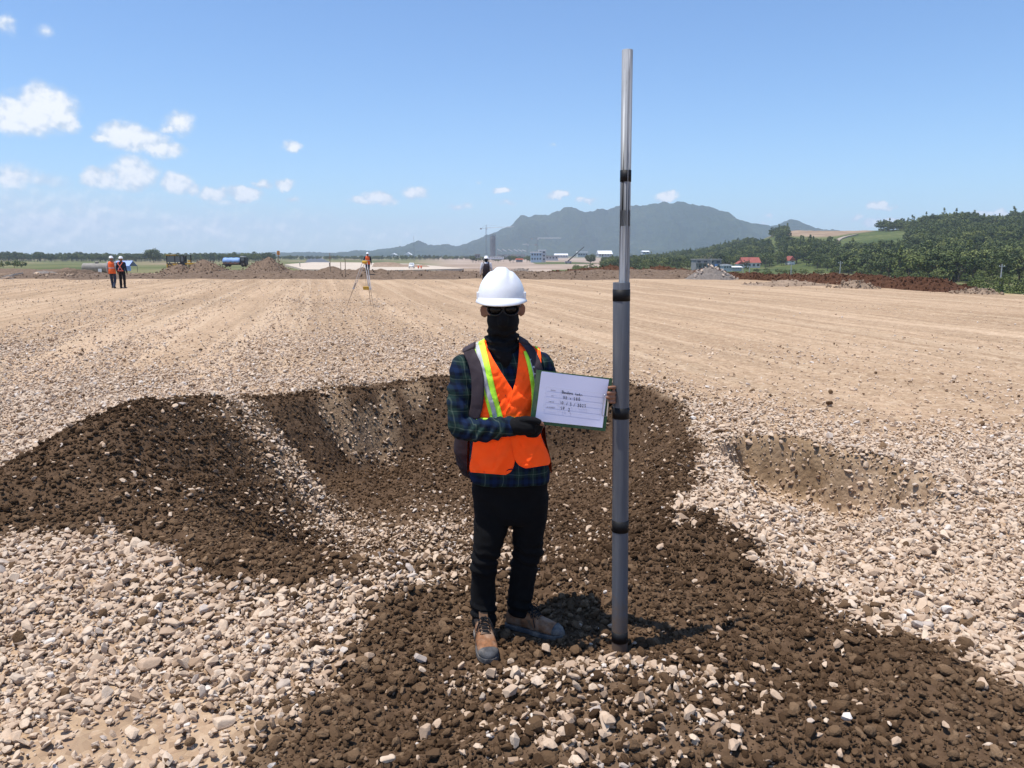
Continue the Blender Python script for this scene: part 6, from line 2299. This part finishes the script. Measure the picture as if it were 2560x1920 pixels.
# ------------------------------------------------------------------ survey tripod
stake_m = mottled('stake_wood', (0.30, 0.22, 0.15), .9, .2, 10)
wood_m = mottled('weathered_aluminium', (0.48, 0.48, 0.50), 0.6, .2, 20, dust=.4)
yel_m = mottled('yellow_paint', (0.62, 0.36, 0.03), 0.6, .2, 12, dust=.3)
tp = gnd(934, 769)
tx_, ty_ = at(914, 700, tp.y + .8).x, tp.y + .8
tri = empty('survey_tripod', (tx_, ty_, float(H(tx_, ty_)[0])))
tag(tri, 'yellow-headed surveying tripod with silver legs standing on the gravel', 'tripod')
head = Vector((at(912, 657, ty_).x - tx_, 0, 1.54))
MB().lathe([(.03, -.06), (.09, -.05), (.10, 0), (.10, .03), (.07, .045)], 14, tuple(head)).build('tripod_head', yel_m, tri, True, 0)
for fu, fv, dy in ((934, 769, -.8), (866, 748, .15), (926, 745, .6)):
    fx_ = at(fu, fv, ty_ + dy).x - tx_
    gz_ = float(H(tx_ + fx_, ty_ + dy)[0]) - tri.location.z
    ft = Vector((fx_, dy, gz_ - .02))
    top = head + Vector((.05 * (1 if fx_ > 0 else -1), dy * .06, -.03))
    mid = top.lerp(ft, .58)
    side = Vector((1, 0, 0)).cross((ft - top).normalized()).cross((ft - top).normalized()).normalized()
    leg = MB()
    for s_ in (-1, 1):
        leg.tube([top + side * .04 * s_, mid + side * .025 * s_], .010, 6)
    leg.box(tuple(mid), (.07, .04, .05))
    o = leg.build('leg', wood_m, tri)
    MB().tube([top.lerp(ft, .45), ft], [.013, .008], 8).build('lower_leg', stake_m, o)
bq = at(915, 726, ty_ + .2)
bx = empty('instrument_case', (bq.x, ty_ + .25, float(H(bq.x, ty_ + .25)[0])))
# the case hangs from the tripod on a cord
zc = at(915, 721, ty_ + .25).z - bx.location.z
MB().box((0, 0, zc), (.20, .15, .10)).build('case_body', yel_m, bx, False, .015)
MB().box((0, 0, zc + .056), (.22, .165, .022)).build('case_lid', yel_m, bx, False, .006)
MB().tube([(0, 0, zc + .06), (head.x + tx_ - bq.x, -.25, 1.48)], .004, 5).build('cord', rim_m, bx)
tag(bx, 'small yellow instrument case hanging at the left of the tripod leg', 'case')

# survey stakes on and before the berm
pinkf = mottled('orange_flag', (0.75, 0.30, 0.06), .8, .1, 10)
for (u, v0, v1, D, flag, lab) in ((697, 626, 668, 66, True, 'survey stake with an orange flag at the right foot of the tall heap'), (826, 632, 682, 64, False, 'dark survey stake on the berm left of the tripod'),
                            (852, 656, 675, 64, False, 'short thin stake just left of the tripod on the berm'), (864, 645, 693, 60, False, 'tall thin stake standing before the berm left of the tripod')):
    q = at(u, v1, D)
    z0 = float(H(q.x, D)[0])
    zt_ = at(u, v0, D).z
    st_ = empty('survey_stake', (q.x, D, z0))
    tag(st_, lab, 'stake')
    MB().tube([(0, 0, -.1), (.01, 0, zt_ - z0)], .028, 6).build('shaft', stake_m, st_)
    if flag:
        MB().box((.02, 0, zt_ - z0 - .22), (.24, .02, .34)).build('flag', pinkf, st_)
    elif u == 826:
        MB().box((0, 0, zt_ - z0 - .42), (.22, .05, .10)).build('marker_board', stake_m, st_)

# ------------------------------------------------------------------ machines and shelters on the left
def ground_z(x, y):
    return float(H(x, y)[0])


cabm, _, _ = material('black_cab_steel', (0.015, 0.015, 0.016), .5)
glass_m, _, _ = material('cab_glass', (0.10, 0.13, 0.14), .08, 0, .6)
tyre_m = mottled('tyre_rubber', (0.022, 0.021, 0.02), .9, .3, 6, dust=.5)
D = 168
q = at(443, 669, D)
gr = empty('motor_grader', (q.x, D, ground_z(q.x, D)), R(8))
tag(gr, 'yellow road grader with a black glazed cab behind the long brown heap', 'machine')
sc = D / 1923.0
b0 = at(443, 671, D).z - gr.location.z
mb = MB().box((-.55, 0, b0 + .75), (1.9, 2.2, .5)).box((3.2, 0, b0 + 1.0), (3.4, 1.4, .35)).box((2.6, 0, b0 + 1.55), (.5, .9, .35))
body_ = mb.build('chassis', yel_m, gr, False, .04)
cab = MB()
for x in (-1.75, -.1, 1.0, 1.75):
    for y in (-.95, .95):
        cab.box((x, y, b0 + 1.75), (.16, .14, 2.05))
cab.box((0, 0, b0 + .75), (3.6, 2.0, .75)).box((0, 0, b0 + 2.72), (3.7, 2.1, .14)).box((1.4, 0, b0 + 1.25), (.8, 1.95, .5))
cab.build('cab_frame', cabm, gr)
for x, w in ((-.92, 1.45), (.45, .92), (1.38, .6)):
    for y in (-.93, .93):
        MB().box((x, y, b0 + 1.95), (w, .03, 1.2)).build('window', glass_m, gr)
MB().box((-.85, 0, b0 + 2.84), (2.1, 2.2, .12)).build('cab_roof', yel_m, gr, False, .03)
MB().tube([(2.95, 0, b0 + 1.1), (2.95, 0, b0 + 2.85)], .13, 8).build('exhaust', cabm, gr)
for x in (-1.2, 4.2):
    for y in (-1.0, 1.0):
        wh = MB().lathe([(.1, -.18), (.52, -.18), (.58, -.1), (.58, .1), (.52, .18), (.1, .18)], 18, (x, y, b0 + .56), 'y').build('wheel', tyre_m, gr, True)
        MB().lathe([(.05, -.19), (.26, -.19), (.26, .19), (.05, .19)], 12, (x, y, b0 + .56), 'y').build('hub', yel_m, wh)
MB().box((-1.7, -1.2, b0 + .5), (.2, .16, 1.0)).build('ladder', yel_m, gr)

D = 178
blue_m = mottled('blue_tarpaulin', (0.22, 0.36, 0.64), .55, .2, 1.5, .05, 4)
q = at(588, 665, D)
tr = empty('covered_truck', (q.x, D, ground_z(q.x, D)))
tag(tr, 'dark truck with its load under a bright blue tarpaulin between the two heaps', 'truck')
b0 = at(588, 667, D).z - tr.location.z
MB().box((0, 0, b0 + .55), (5.2, 2.0, .25)).build('frame', cabm, tr)
MB().box((-.55, 0, b0 + .9), (3.7, 2.1, .5)).build('load_bed', mottled('brown_bed', (.22, .13, .10), .9), tr, False, .03)
prof = [(-1.05, 0), (-1.1, .35), (-.8, .85), (-.3, 1.05), (.3, 1.05), (.8, .85), (1.1, .35), (1.05, 0)]
mb = MB()
rings = []
for i, x in enumerate(np.linspace(-2.45, 1.35, 12)):
    rings.append([(x, a * (1 + .03 * math.sin(i * 2.1)), b0 + 1.0 + h_ * (1 + .05 * math.sin(i * 1.7 + a))) for a, h_ in prof])
mb.loft(rings).build('tarpaulin', blue_m, tr, True)
MB().box((2.1, 0, b0 + 1.25), (1.2, 2.0, 1.7)).build('cab', cabm, tr, False, .06)
MB().box((2.1, -1.0, b0 + 1.7), (.7, .04, .55)).build('window', glass_m, tr)
MB().box((1.95, 0, b0 + 2.3), (.8, 1.7, .22)).build('cab_roof_box', mottled('pale_box', (.6, .6, .58)), tr, False, .03)
for x in (-1.6, 2.1):
    for y in (-.95, .95):
        MB().lathe([(.1, -.14), (.42, -.14), (.45, 0), (.42, .14), (.1, .14)], 14, (x, y, b0 + .42), 'y').build('wheel', tyre_m, tr, True)

D = 190
q = at(241, 680, D)
tank_m = mottled('dusty_grey_steel', (0.27, 0.245, 0.21), .7, .2, 1.2, dust=.35)
tk_ = empty('storage_tank', (q.x, D, ground_z(q.x, D)), R(6))
tag(tk_, 'grey cylindrical steel tank lying behind the two walking workers', 'tank')
b0 = at(241, 681, D).z - tk_.location.z
MB().lathe([(.2, -3.15), (.8, -3.08), (1.08, -2.9), (1.12, -2.7), (1.12, 2.7), (1.08, 2.9), (.8, 3.08), (.2, 3.15)], 26, (0, 0, b0 + 1.12), 'x').build('shell', tank_m, tk_, True)
MB().lathe([(1.135, -.06), (1.15, -.06), (1.15, .06), (1.135, .06)], 26, (-1.6, 0, b0 + 1.12), 'x').build('band', tank_m, tk_)
MB().lathe([(.42, 0), (.42, .28), (.5, .28), (.5, .36), (.2, .44)], 14, (.3, 0, b0 + 2.2)).build('manhole', tank_m, tk_)
MB().box((1.35, -1.25, b0 + .45), (.85, .06, .9), (-.2, 0, 0)).build('notice_board', mottled('pale_board', (.5, .5, .5)), tk_)
for x in (-2, 2):
    MB().box((x, 0, b0 + .05), (.4, 1.7, .35)).build('saddle', brown_soil, tk_)

D = 205
q = at(316, 676, D)
sh = empty('tarpaulin_shelter', (q.x, D, ground_z(q.x, D)))
tag(sh, 'blue tarpaulin roofed shelter just behind the worker in dark clothes', 'shelter')
b0 = at(316, 677, D).z - sh.location.z
mb = MB()
mb.add([(-2.5, -1.6, b0 + 1.3), (1.6, -1.6, b0 + 1.3), (1.9, 0, b0 + 2.65), (-2.5, 0, b0 + 2.6), (2.3, 1.6, b0 + 1.2), (-2.5, 1.6, b0 + 1.3)] + [(-2.5, -1.6, b0 + 1.25), (1.6, -1.6, b0 + 1.25), (1.9, 0, b0 + 2.6), (-2.5, 0, b0 + 2.55), (2.3, 1.6, b0 + 1.15), (-2.5, 1.6, b0 + 1.25)],
       [(0, 1, 2, 3), (3, 2, 4, 5), (6, 9, 8, 7), (9, 11, 10, 8), (0, 6, 7, 1), (1, 7, 8, 2), (2, 8, 10, 4), (4, 10, 11, 5), (5, 11, 9, 3), (3, 9, 6, 0)])
mb.build('roof', mottled('pale_blue_tarpaulin', (.28, .38, .72), .6, .1, 1.0), sh)
MB().box((1.3, -1.5, b0 + .65), (1.3, .08, 1.25)).build('side_sheet', blue_m, sh)
MB().box((-.8, -1.3, b0 + .55), (2.4, .08, 1.1)).build('back_sheet', blue_m, sh)
for x, y in ((-2.4, -1.5), (1.5, -1.5), (-2.4, 1.5), (2.2, 1.5)):
    MB().tube([(x, y, b0 - .3), (x, y, b0 + 1.25)], .06, 6).build('post', stake_m, sh)

# debris and small heaps at the left edge
for i, (u, v, D, w, hh, lab) in enumerate(((165, 672, 150, 3.6, 1.15, 'dark soil heap at the left before the green field'), (108, 676, 140, 2.4, .55, 'low pale rubble strip at the left'))):
    q = at(u, v, D)
    o = heap('soil_heap', brown_soil if i == 0 else grey_rubble, q.x, D, w * 2.6, 6, domes((q.x, D, w, 2.4, hh), (q.x + 1.6, D, w * .5, 2.0, hh * .7)), (50, 30), .35, .9, 500 + i)
    tag(o, lab, 'soil heap')
deb_m = mottled('bleached_wood', (0.55, 0.45, 0.35), 1.0, .2, 4, spec=.03)
for i, (u, v, L_, rz, lab) in enumerate(((33, 690, 1.5, .5, 'bleached timber lying across rubble at the left edge'), (14, 698, 1.1, -.3, 'short bleached board nearest the left edge'), (20, 694, .9, .1, 'broken pale plank between the two left timbers'))):
    q = gnd(u, v)
    MBo = MB().box((0, 0, .12), (L_, .22, .12), (0, -.2, 0)).box((.2, .1, .05), (L_ * .6, .2, .1), (0, .1, .4))
    o = MBo.build('timber', deb_m, None, False, .01)
    o.location = on(q.x, q.y)
    o.rotation_euler.z = rz
    tag(o, lab, 'timber')
for i in range(14):
    u, v = rng.uniform(90, 200), rng.uniform(676, 690)
    q = gnd(u, v)
    s_ = bpy.data.objects.new('boulder', stone_me[i % 12])
    s_.location = (q.x, q.y, ground_z(q.x, q.y) + .05)
    s_.scale = (rng.uniform(.3, .7),) * 3
    s_['tone'] = float(rng.uniform(.2, .6))
    tag(s_, 'pale boulder lying on the brown strip at the left', 'boulder', 'boulders on the brown strip at the left')
    col.objects.link(s_)

# white van on the new runway
D = 262
q = at(1029, 668, D)
vn = empty('white_van', (q.x, D, -2.75), R(4))
tag(vn, 'small white van parked on the pale runway base in the distance', 'van')
white_m = mottled('white_paint', (.78, .78, .78), .35, .04, 3, dust=.15)
MB().loft([[(-.85, y, z0), (.85, y, z0), (.82, y, z1), (.68, y, z2), (-.68, y, z2), (-.82, y, z1)] for y, z0, z1, z2 in ((-2.0, .3, .8, .9), (-1.9, .28, .95, 1.05), (-1.1, .28, 1.0, 1.75), (1.8, .28, 1.0, 1.8), (1.95, .32, .9, 1.6))]).build('body', white_m, vn, True, .0)
MB().box((0, -1.52, 1.38), (1.2, .05, .55), (-.75, 0, 0)).build('windscreen', glass_m, vn)
for x in (-.8, .8):
    for y in (-1.3, 1.2):
        MB().lathe([(.08, -.09), (.3, -.09), (.3, .09), (.08, .09)], 14, (x, y, .3), 'x').build('wheel', tyre_m, vn)
    MB().box((x * .72, -2.02, .72), (.28, .05, .14)).build('headlight', glass_m, vn)

# ------------------------------------------------------------------ tower, cranes and buildings far off
conc = mottled('raw_concrete', (0.30, 0.285, 0.27), .9, .2, .3)
crane_m = mottled('grey_blue_steel', (0.20, 0.22, 0.25), .7, .1, .5)
pale_m = mottled('pale_steel', (0.5, 0.5, 0.52), .7, .1, .5)
D = 1270
FZ = -6.0


def px_x(u, D):
    return (u - 1280) / FPX * D / math.cos(PITCH)


def px_h(v, D):
    return CAMH + (636.5 - v) / FPX * D * 1.02


tw = empty('concrete_tower', (px_x(1233.5, D), D, FZ))
tag(tw, 'unfinished concrete control tower in scaffolding beside the tall crane', 'tower')
th_ = px_h(588, D) - FZ
MB().loft([ellipse_ring((0, 0, z), r, r, 16) for z, r in ((0, 4.2), (th_ * .78, 3.4), (th_ * .82, 4.3), (th_ * .88, 4.4), (th_ * .885, 3.2), (th_ * .94, 3.2))]).build('shaft', conc, tw)
for z in np.linspace(th_ * .08, th_ * .80, 11):
    MB().lathe([(4.0, z), (4.9, z), (4.9, z + .35), (4.0, z + .35)], 16).build('floor_ring', conc, tw)
for k in range(10):
    a = 2 * math.pi * k / 10
    MB().tube([(4.7 * math.cos(a), 4.7 * math.sin(a), 0), (4.7 * math.cos(a), 4.7 * math.sin(a), th_)], .16, 4).build('scaffold_pole', crane_m, tw)
MB().lathe([(4.2, th_ - .5), (4.9, th_ - .5), (4.9, th_), (4.2, th_)], 16).build('top_ring', conc, tw)


def tower_crane(u, v_top, u_c, u_j, v_j, dv, label, D=1270, mat=None):
    mat = mat or crane_m
    x0 = px_x(u, D)
    e = empty('tower_crane', (x0, D + 12, FZ))
    tag(e, label, 'crane')
    D2 = D + 12
    zt, zj = px_h(v_top, D2) - FZ, px_h(v_j, D2) - FZ
    w = .8
    mb = MB()
    for sx in (-1, 1):
        for sy in (-1, 1):
            mb.tube([(sx * w, sy * w, 0), (sx * w, sy * w, zj)], .17, 4)
    n = int(zj / 2.2)
    for i in range(n):
        z = i * zj / n
        s_ = 1 if i % 2 else -1
        mb.tube([(-w * s_, -w, z), (w * s_, -w, z + zj / n)], .1, 3).tube([(-w * s_, w, z), (w * s_, w, z + zj / n)], .1, 3)
    mb.build('mast', mat, e)
    jx, cx_ = px_x(u_j, D2) - px_x(u, D2), px_x(u_c, D2) - px_x(u, D2)
    mb = MB()
    for y, dz in ((-.6, 0), (.6, 0), (0, 1.1)):
        mb.tube([(0, y, zj + dz), (jx, y, zj + dz * .6 + dv)], .15, 4)
    for i in range(int(abs(jx) / 2)):
        f0, f1 = i / int(abs(jx) / 2), (i + 1) / int(abs(jx) / 2)
        mb.tube([(jx * f0, -.6, zj + dv * f0), (jx * f1, 0, zj + 1 + dv * f1)], .09, 3)
    mb.build('jib', pale_m, e)
    mb = MB()
    for y in (-.6, .6):
        mb.tube([(0, y, zj), (cx_, y, zj)], .2, 4)
    mb.build('counter_jib', mat, e)
    MB().box((cx_ * .85, 0, zj - .9), (abs(cx_) * .3, 1.6, 2.2)).build('counterweight', conc, e)
    MB().box((.9, -1.2, zj - 1.1), (1.6, 1.6, 2.2)).build('cab', pale_m, e)
    mb = MB().tube([(-.6, 0, zj), (0, 0, zt)], .2, 4).tube([(.6, 0, zj), (0, 0, zt)], .2, 4).tube([(0, 0, zt), (jx * .6, 0, zj + .8 + dv * .6)], .07, 3).tube([(0, 0, zt), (cx_, 0, zj)], .07, 3)
    mb.build('apex', mat, e)
    return e


tower_crane(1217, 566, 1202, 1284, 574, 2.0, 'tall tower crane beside the unfinished concrete tower')
tower_crane(1342, 596, 1326, 1400, 598, .2, 'lower tower crane with a long level jib right of the concrete tower')
tower_crane(1318, 606, 1342, 1306, 612, -.4, 'smallest tower crane just left of the level-jib crane')
mc = empty('mobile_crane', (px_x(1420, 620), 620, FZ + .6))
tag(mc, 'mobile crane with a dark slanting boom before the white sheds', 'crane')
MB().box((-1.0, 0, 1.2), (5, 2.4, 1.6)).build('carrier', crane_m, mc, False, .1)
for x in (-2.6, .6):
    MB().lathe([(.1, -1.3), (.5, -1.3), (.5, 1.3), (.1, 1.3)], 12, (x, 0, .5), 'y').build('wheel', tyre_m, mc)
z1_ = px_h(618, 620) - FZ - .6
x1_ = px_x(1455, 620) - px_x(1420, 620)
MB().tube([(-1.5, 0, 1.8), (x1_, 0, z1_)], [.55, .28], 6).build('boom', cabm, mc)
ms = empty('radio_mast', (px_x(1042, 900), 900, FZ))
tag(ms, 'thin tall radio mast on the horizon left of the mountain', 'mast')
MB().tube([(0, 0, 0), (0, 0, px_h(592, 900) - FZ)], [.25, .12], 5).build('pole', crane_m, ms)
for zz in (8, 14, 19):
    MB().box((0, 0, zz), (.7, .7, .12)).build('bracket', crane_m, ms)

roof_white = mottled('white_sheet_roof', (.72, .72, .72), .5, .06, .3)
wall_pale = mottled('pale_wall', (.55, .56, .55), .85, .12, .3)
wall_blue = mottled('pale_blue_wall', (.38, .50, .58), .8, .1, .3)
wall_grey = mottled('grey_block_wall', (.28, .27, .26), .9, .2, .5)
dark_open, _, _ = material('dark_opening', (.03, .035, .04), .3, 0, .5)
red_roof = mottled('red_tiles', (.30, .085, .065), .85, .25, .8)


def building(u0, u1, v_base, v_eave, v_ridge, D, depth, label, wall_m, roof_m, kind='gable', nwin=5, name='building', cat='building', zb=None, rows=1):
    x0, x1 = px_x(u0, D), px_x(u1, D)
    w = x1 - x0
    z0 = px_h(v_base, D) if zb is None else zb
    ze, zr = px_h(v_eave, D), px_h(v_ridge, D)
    e = empty(name, ((x0 + x1) / 2, D, z0))
    tag(e, label, cat)
    h = ze - z0
    MB().box((0, depth / 2, h / 2 - .5), (w, depth, h + 1)).build('wall', wall_m, e)
    r_ = zr - ze
    if kind == 'gable':
        MB().add([(-w / 2 - .4, -.5, h + .02), (w / 2 + .4, -.5, h + .02), (w / 2 + .4, depth / 2, h + r_), (-w / 2 - .4, depth / 2, h + r_), (w / 2 + .4, depth + .5, h + .02), (-w / 2 - .4, depth + .5, h + .02)],
                 [(0, 1, 2, 3), (3, 2, 4, 5), (1, 4, 2), (0, 3, 5), (0, 5, 4, 1)]).build('roof', roof_m, e)
    elif kind == 'end':
        MB().add([(-w / 2 - .4, -.5, h + .02), (w / 2 + .4, -.5, h + .02), (0, -.5, h + r_), (-w / 2 - .4, depth + .5, h + .02), (w / 2 + .4, depth + .5, h + .02), (0, depth + .5, h + r_)],
                 [(0, 1, 2), (3, 5, 4), (0, 2, 5, 3), (1, 4, 5, 2), (0, 3, 4, 1)]).build('roof', roof_m, e)
    else:
        MB().box((0, depth / 2, h + r_ / 2), (w + .6, depth + .6, max(.3, r_))).build('roof', roof_m, e)
    for rw in range(rows):
        for i in range(nwin):
            xx_ = -w / 2 + w * (i + .5) / nwin
            hh2 = h / rows
            win = MB().box((xx_, -.02, hh2 * (rw + .55)), (w / nwin * .5, .08, hh2 * .42)).build('window', dark_open, e)
            MB().box((xx_, -.06, hh2 * (rw + .55) - hh2 * .23), (w / nwin * .6, .12, .12)).build('sill', wall_m, win)
    return e


building(1326, 1352, 652, 632, 630, 600, 9, 'pale blue two-storey site office left of the mobile crane', wall_blue, roof_white, 'flat', 4, rows=2)
building(1345, 1362, 652, 627, 625, 612, 8, 'taller white block at the back right of the blue site office', wall_pale, roof_white, 'flat', 2, rows=3)
building(1362, 1392, 648, 641, 639, 640, 12, 'low grey site shed right of the blue site office', wall_pale, wall_grey, 'flat', 4, rows=1)
building(1384, 1416, 642, 638, 634, 900, 14, 'long low white-roofed shed left of the slanting boom', wall_pale, roof_white, 'gable', 5)
building(1440, 1464, 640, 633, 628, 760, 16, 'white warehouse left of the dark round tree', wall_pale, roof_white, 'flat', 4)
building(1491, 1524, 640, 635, 627, 760, 20, 'white sheet-roofed warehouse right of the dark round tree', wall_pale, roof_white, 'gable', 5)
building(1598, 1614, 634, 630, 627, 900, 14, 'small white shed on the low ground right of the steel tube', wall_pale, roof_white, 'gable', 2)
building(984, 998, 639, 637, 633, 1150, 14, 'smaller white tent roof in the far green field', wall_pale, roof_white, 'end', 2, cat='tent')
building(1018, 1035, 639, 637, 631, 1150, 16, 'larger white tent roof by the thin radio mast', wall_pale, roof_white, 'end', 2, cat='tent')
building(1222, 1260, 645, 643, 641.5, 700, 6, 'long low white container block below the concrete tower', roof_white, roof_white, 'flat', 6)
building(1190, 1202, 644, 637, 635, 800, 8, 'grey site hut left of the tall crane', wall_grey, wall_grey, 'flat', 2)
building(1290, 1306, 651, 648, 646.5, 520, 5, 'red canvas roofed hut on the dusty site', wall_grey, mottled('red_canvas', (.6, .12, .06), .8), 'gable', 2)
# terminal roof trusses beside the tower
tm = empty('terminal_frame', (px_x(1278, 1200), 1200, FZ))
tag(tm, 'unfinished terminal hall with slanting white roof trusses right of the concrete tower', 'building')
MB().box((0, 8, 4), (px_x(1312, 1200) - px_x(1243, 1200), 14, 8)).build('hall', wall_grey, tm)
for i, u in enumerate((1250, 1262, 1276, 1290, 1300, 1310)):
    x = px_x(u, 1200) - px_x(1278, 1200)
    MB().tube([(x - 3.5, -1, px_h(623 + i * .4, 1200) - FZ), (x + 3, -1, px_h(629, 1200) - FZ)], .5, 5).build('roof_truss', pale_m, tm)
    MB().tube([(x - 3.3, -1, 0), (x - 3.3, -1, px_h(624 + i * .4, 1200) - FZ)], .3, 5).build('column', conc, tm)

# houses on the right
LZ = -6.0
h1 = building(1728, 1790, 671, 649, 647, 340, 9, 'unfinished grey two-storey house with a flat roof below the wood', wall_grey, conc, 'flat', 4, 'grey_house', 'house', rows=2)
MB().box((-2.6, -1.2, 2.6), (5.6, 2.4, .25)).build('balcony', conc, h1)
for x in (-5.0, -3.2, -1.4, .2):
    MB().tube([(x, -2.2, 0), (x, -2.2, 2.6)], .14, 6).build('column', conc, h1)
for x in (-2.0, -.2, 1.6):
    MB().tube([(x - 1.2, 3, px_h(648, 340) - px_h(671, 340)), (x, 3, px_h(638, 340) - px_h(671, 340)), (x + 1.4, 3, px_h(648, 340) - px_h(671, 340))], .07, 4).build('roof_rafter', stake_m, h1)
MB().box((3.2, -.3, 1.4), (1.2, .12, 1.5)).build('blue_sheet', blue_m, h1)
MB().box((7.2, 2.5, 1.0), (3.0, 4, 2.4)).build('annex', wall_grey, h1)
building(1796, 1815, 671, 663, 661, 330, 5, 'low white-roofed hut right of the unfinished grey house', wall_pale, roof_white, 'flat', 3, 'hut', 'hut')
building(1818, 1840, 671, 667, 664, 350, 5, 'long pale shed between the grey hut and the red-roofed house', wall_pale, roof_white, 'gable', 4, 'shed', 'shed')
h2 = building(1843, 1885, 668, 656, 643, 460, 9, 'white house with a big red tiled roof before the wood', roof_white, red_roof, 'gable', 4, 'red_roofed_house', 'house')
building(1831, 1846, 668, 659, 652, 450, 6, 'white gabled wing at the left end of the red-roofed house', roof_white, red_roof, 'end', 1, 'gabled_house', 'house')
building(1956, 1969, 656, 651, 640, 455, 8, 'house of which only a red roof slope shows among the trees', roof_white, red_roof, 'end', 1, 'gabled_house', 'house')
# utility poles along the foot of the embankment
pole_m = mottled('concrete_pole', (.42, .41, .39), .9, .1, 2)
for i, (u, v0, v1, D, lab) in enumerate(((2499, 660, 724, 190, 'concrete utility pole at the right edge of the photo'), (2099, 653, 692, 250, 'utility pole in front of the wood above the red soil ridge'), (1977, 654, 690, 260, 'utility pole in the meadow right of the red-roofed house'),
                                         (1873, 665, 690, 280, 'short thin post left in the meadow'), (1857, 665, 690, 285, 'short thin post at the meadow edge under the red-roofed house'), (2374, 701, 716, 150, 'short fence post behind the red soil ridge'), (1777, 646, 672, 300, 'thin pole before the unfinished grey house'))):
    q = at(u, v1, D)
    zt_ = at(u, v0, D).z
    e = empty('utility_pole', (q.x, D, LZ - .3))
    tag(e, lab, 'pole')
    MB().tube([(0, 0, 0), (0, 0, zt_ - LZ + .3)], [.20, .12], 7).build('shaft', pole_m, e)
    if i < 3:
        MB().box((0, 0, zt_ - LZ - .3), (1.5, .12, .12)).build('crossarm', pole_m, e)
        for x in (-.6, 0, .6):
            MB().lathe([(.05, 0), (.07, .1), (.03, .2)], 8, (x, 0, zt_ - LZ - .24)).build('insulator', white_m, e)
# ------------------------------------------------------------------ the humid air: one even box of haze round everything
hzm = bpy.data.materials.new('haze_air')
hzm.use_nodes = True
hn = NT(hzm.node_tree)
for n_ in list(hn.n):
    hn.n.remove(n_)
pv_ = hn.node('ShaderNodeVolumePrincipled', {'Color': (0.70, 0.82, 1.0), 'Density': 0.00014, 'Anisotropy': 0.0})
hn.node('ShaderNodeOutputMaterial', {'Volume': pv_.outputs[0]})
o = MB().box((0, 2600, 192), (17400, 13200, 404)).build('haze', hzm)
tag(o, kind='stuff')
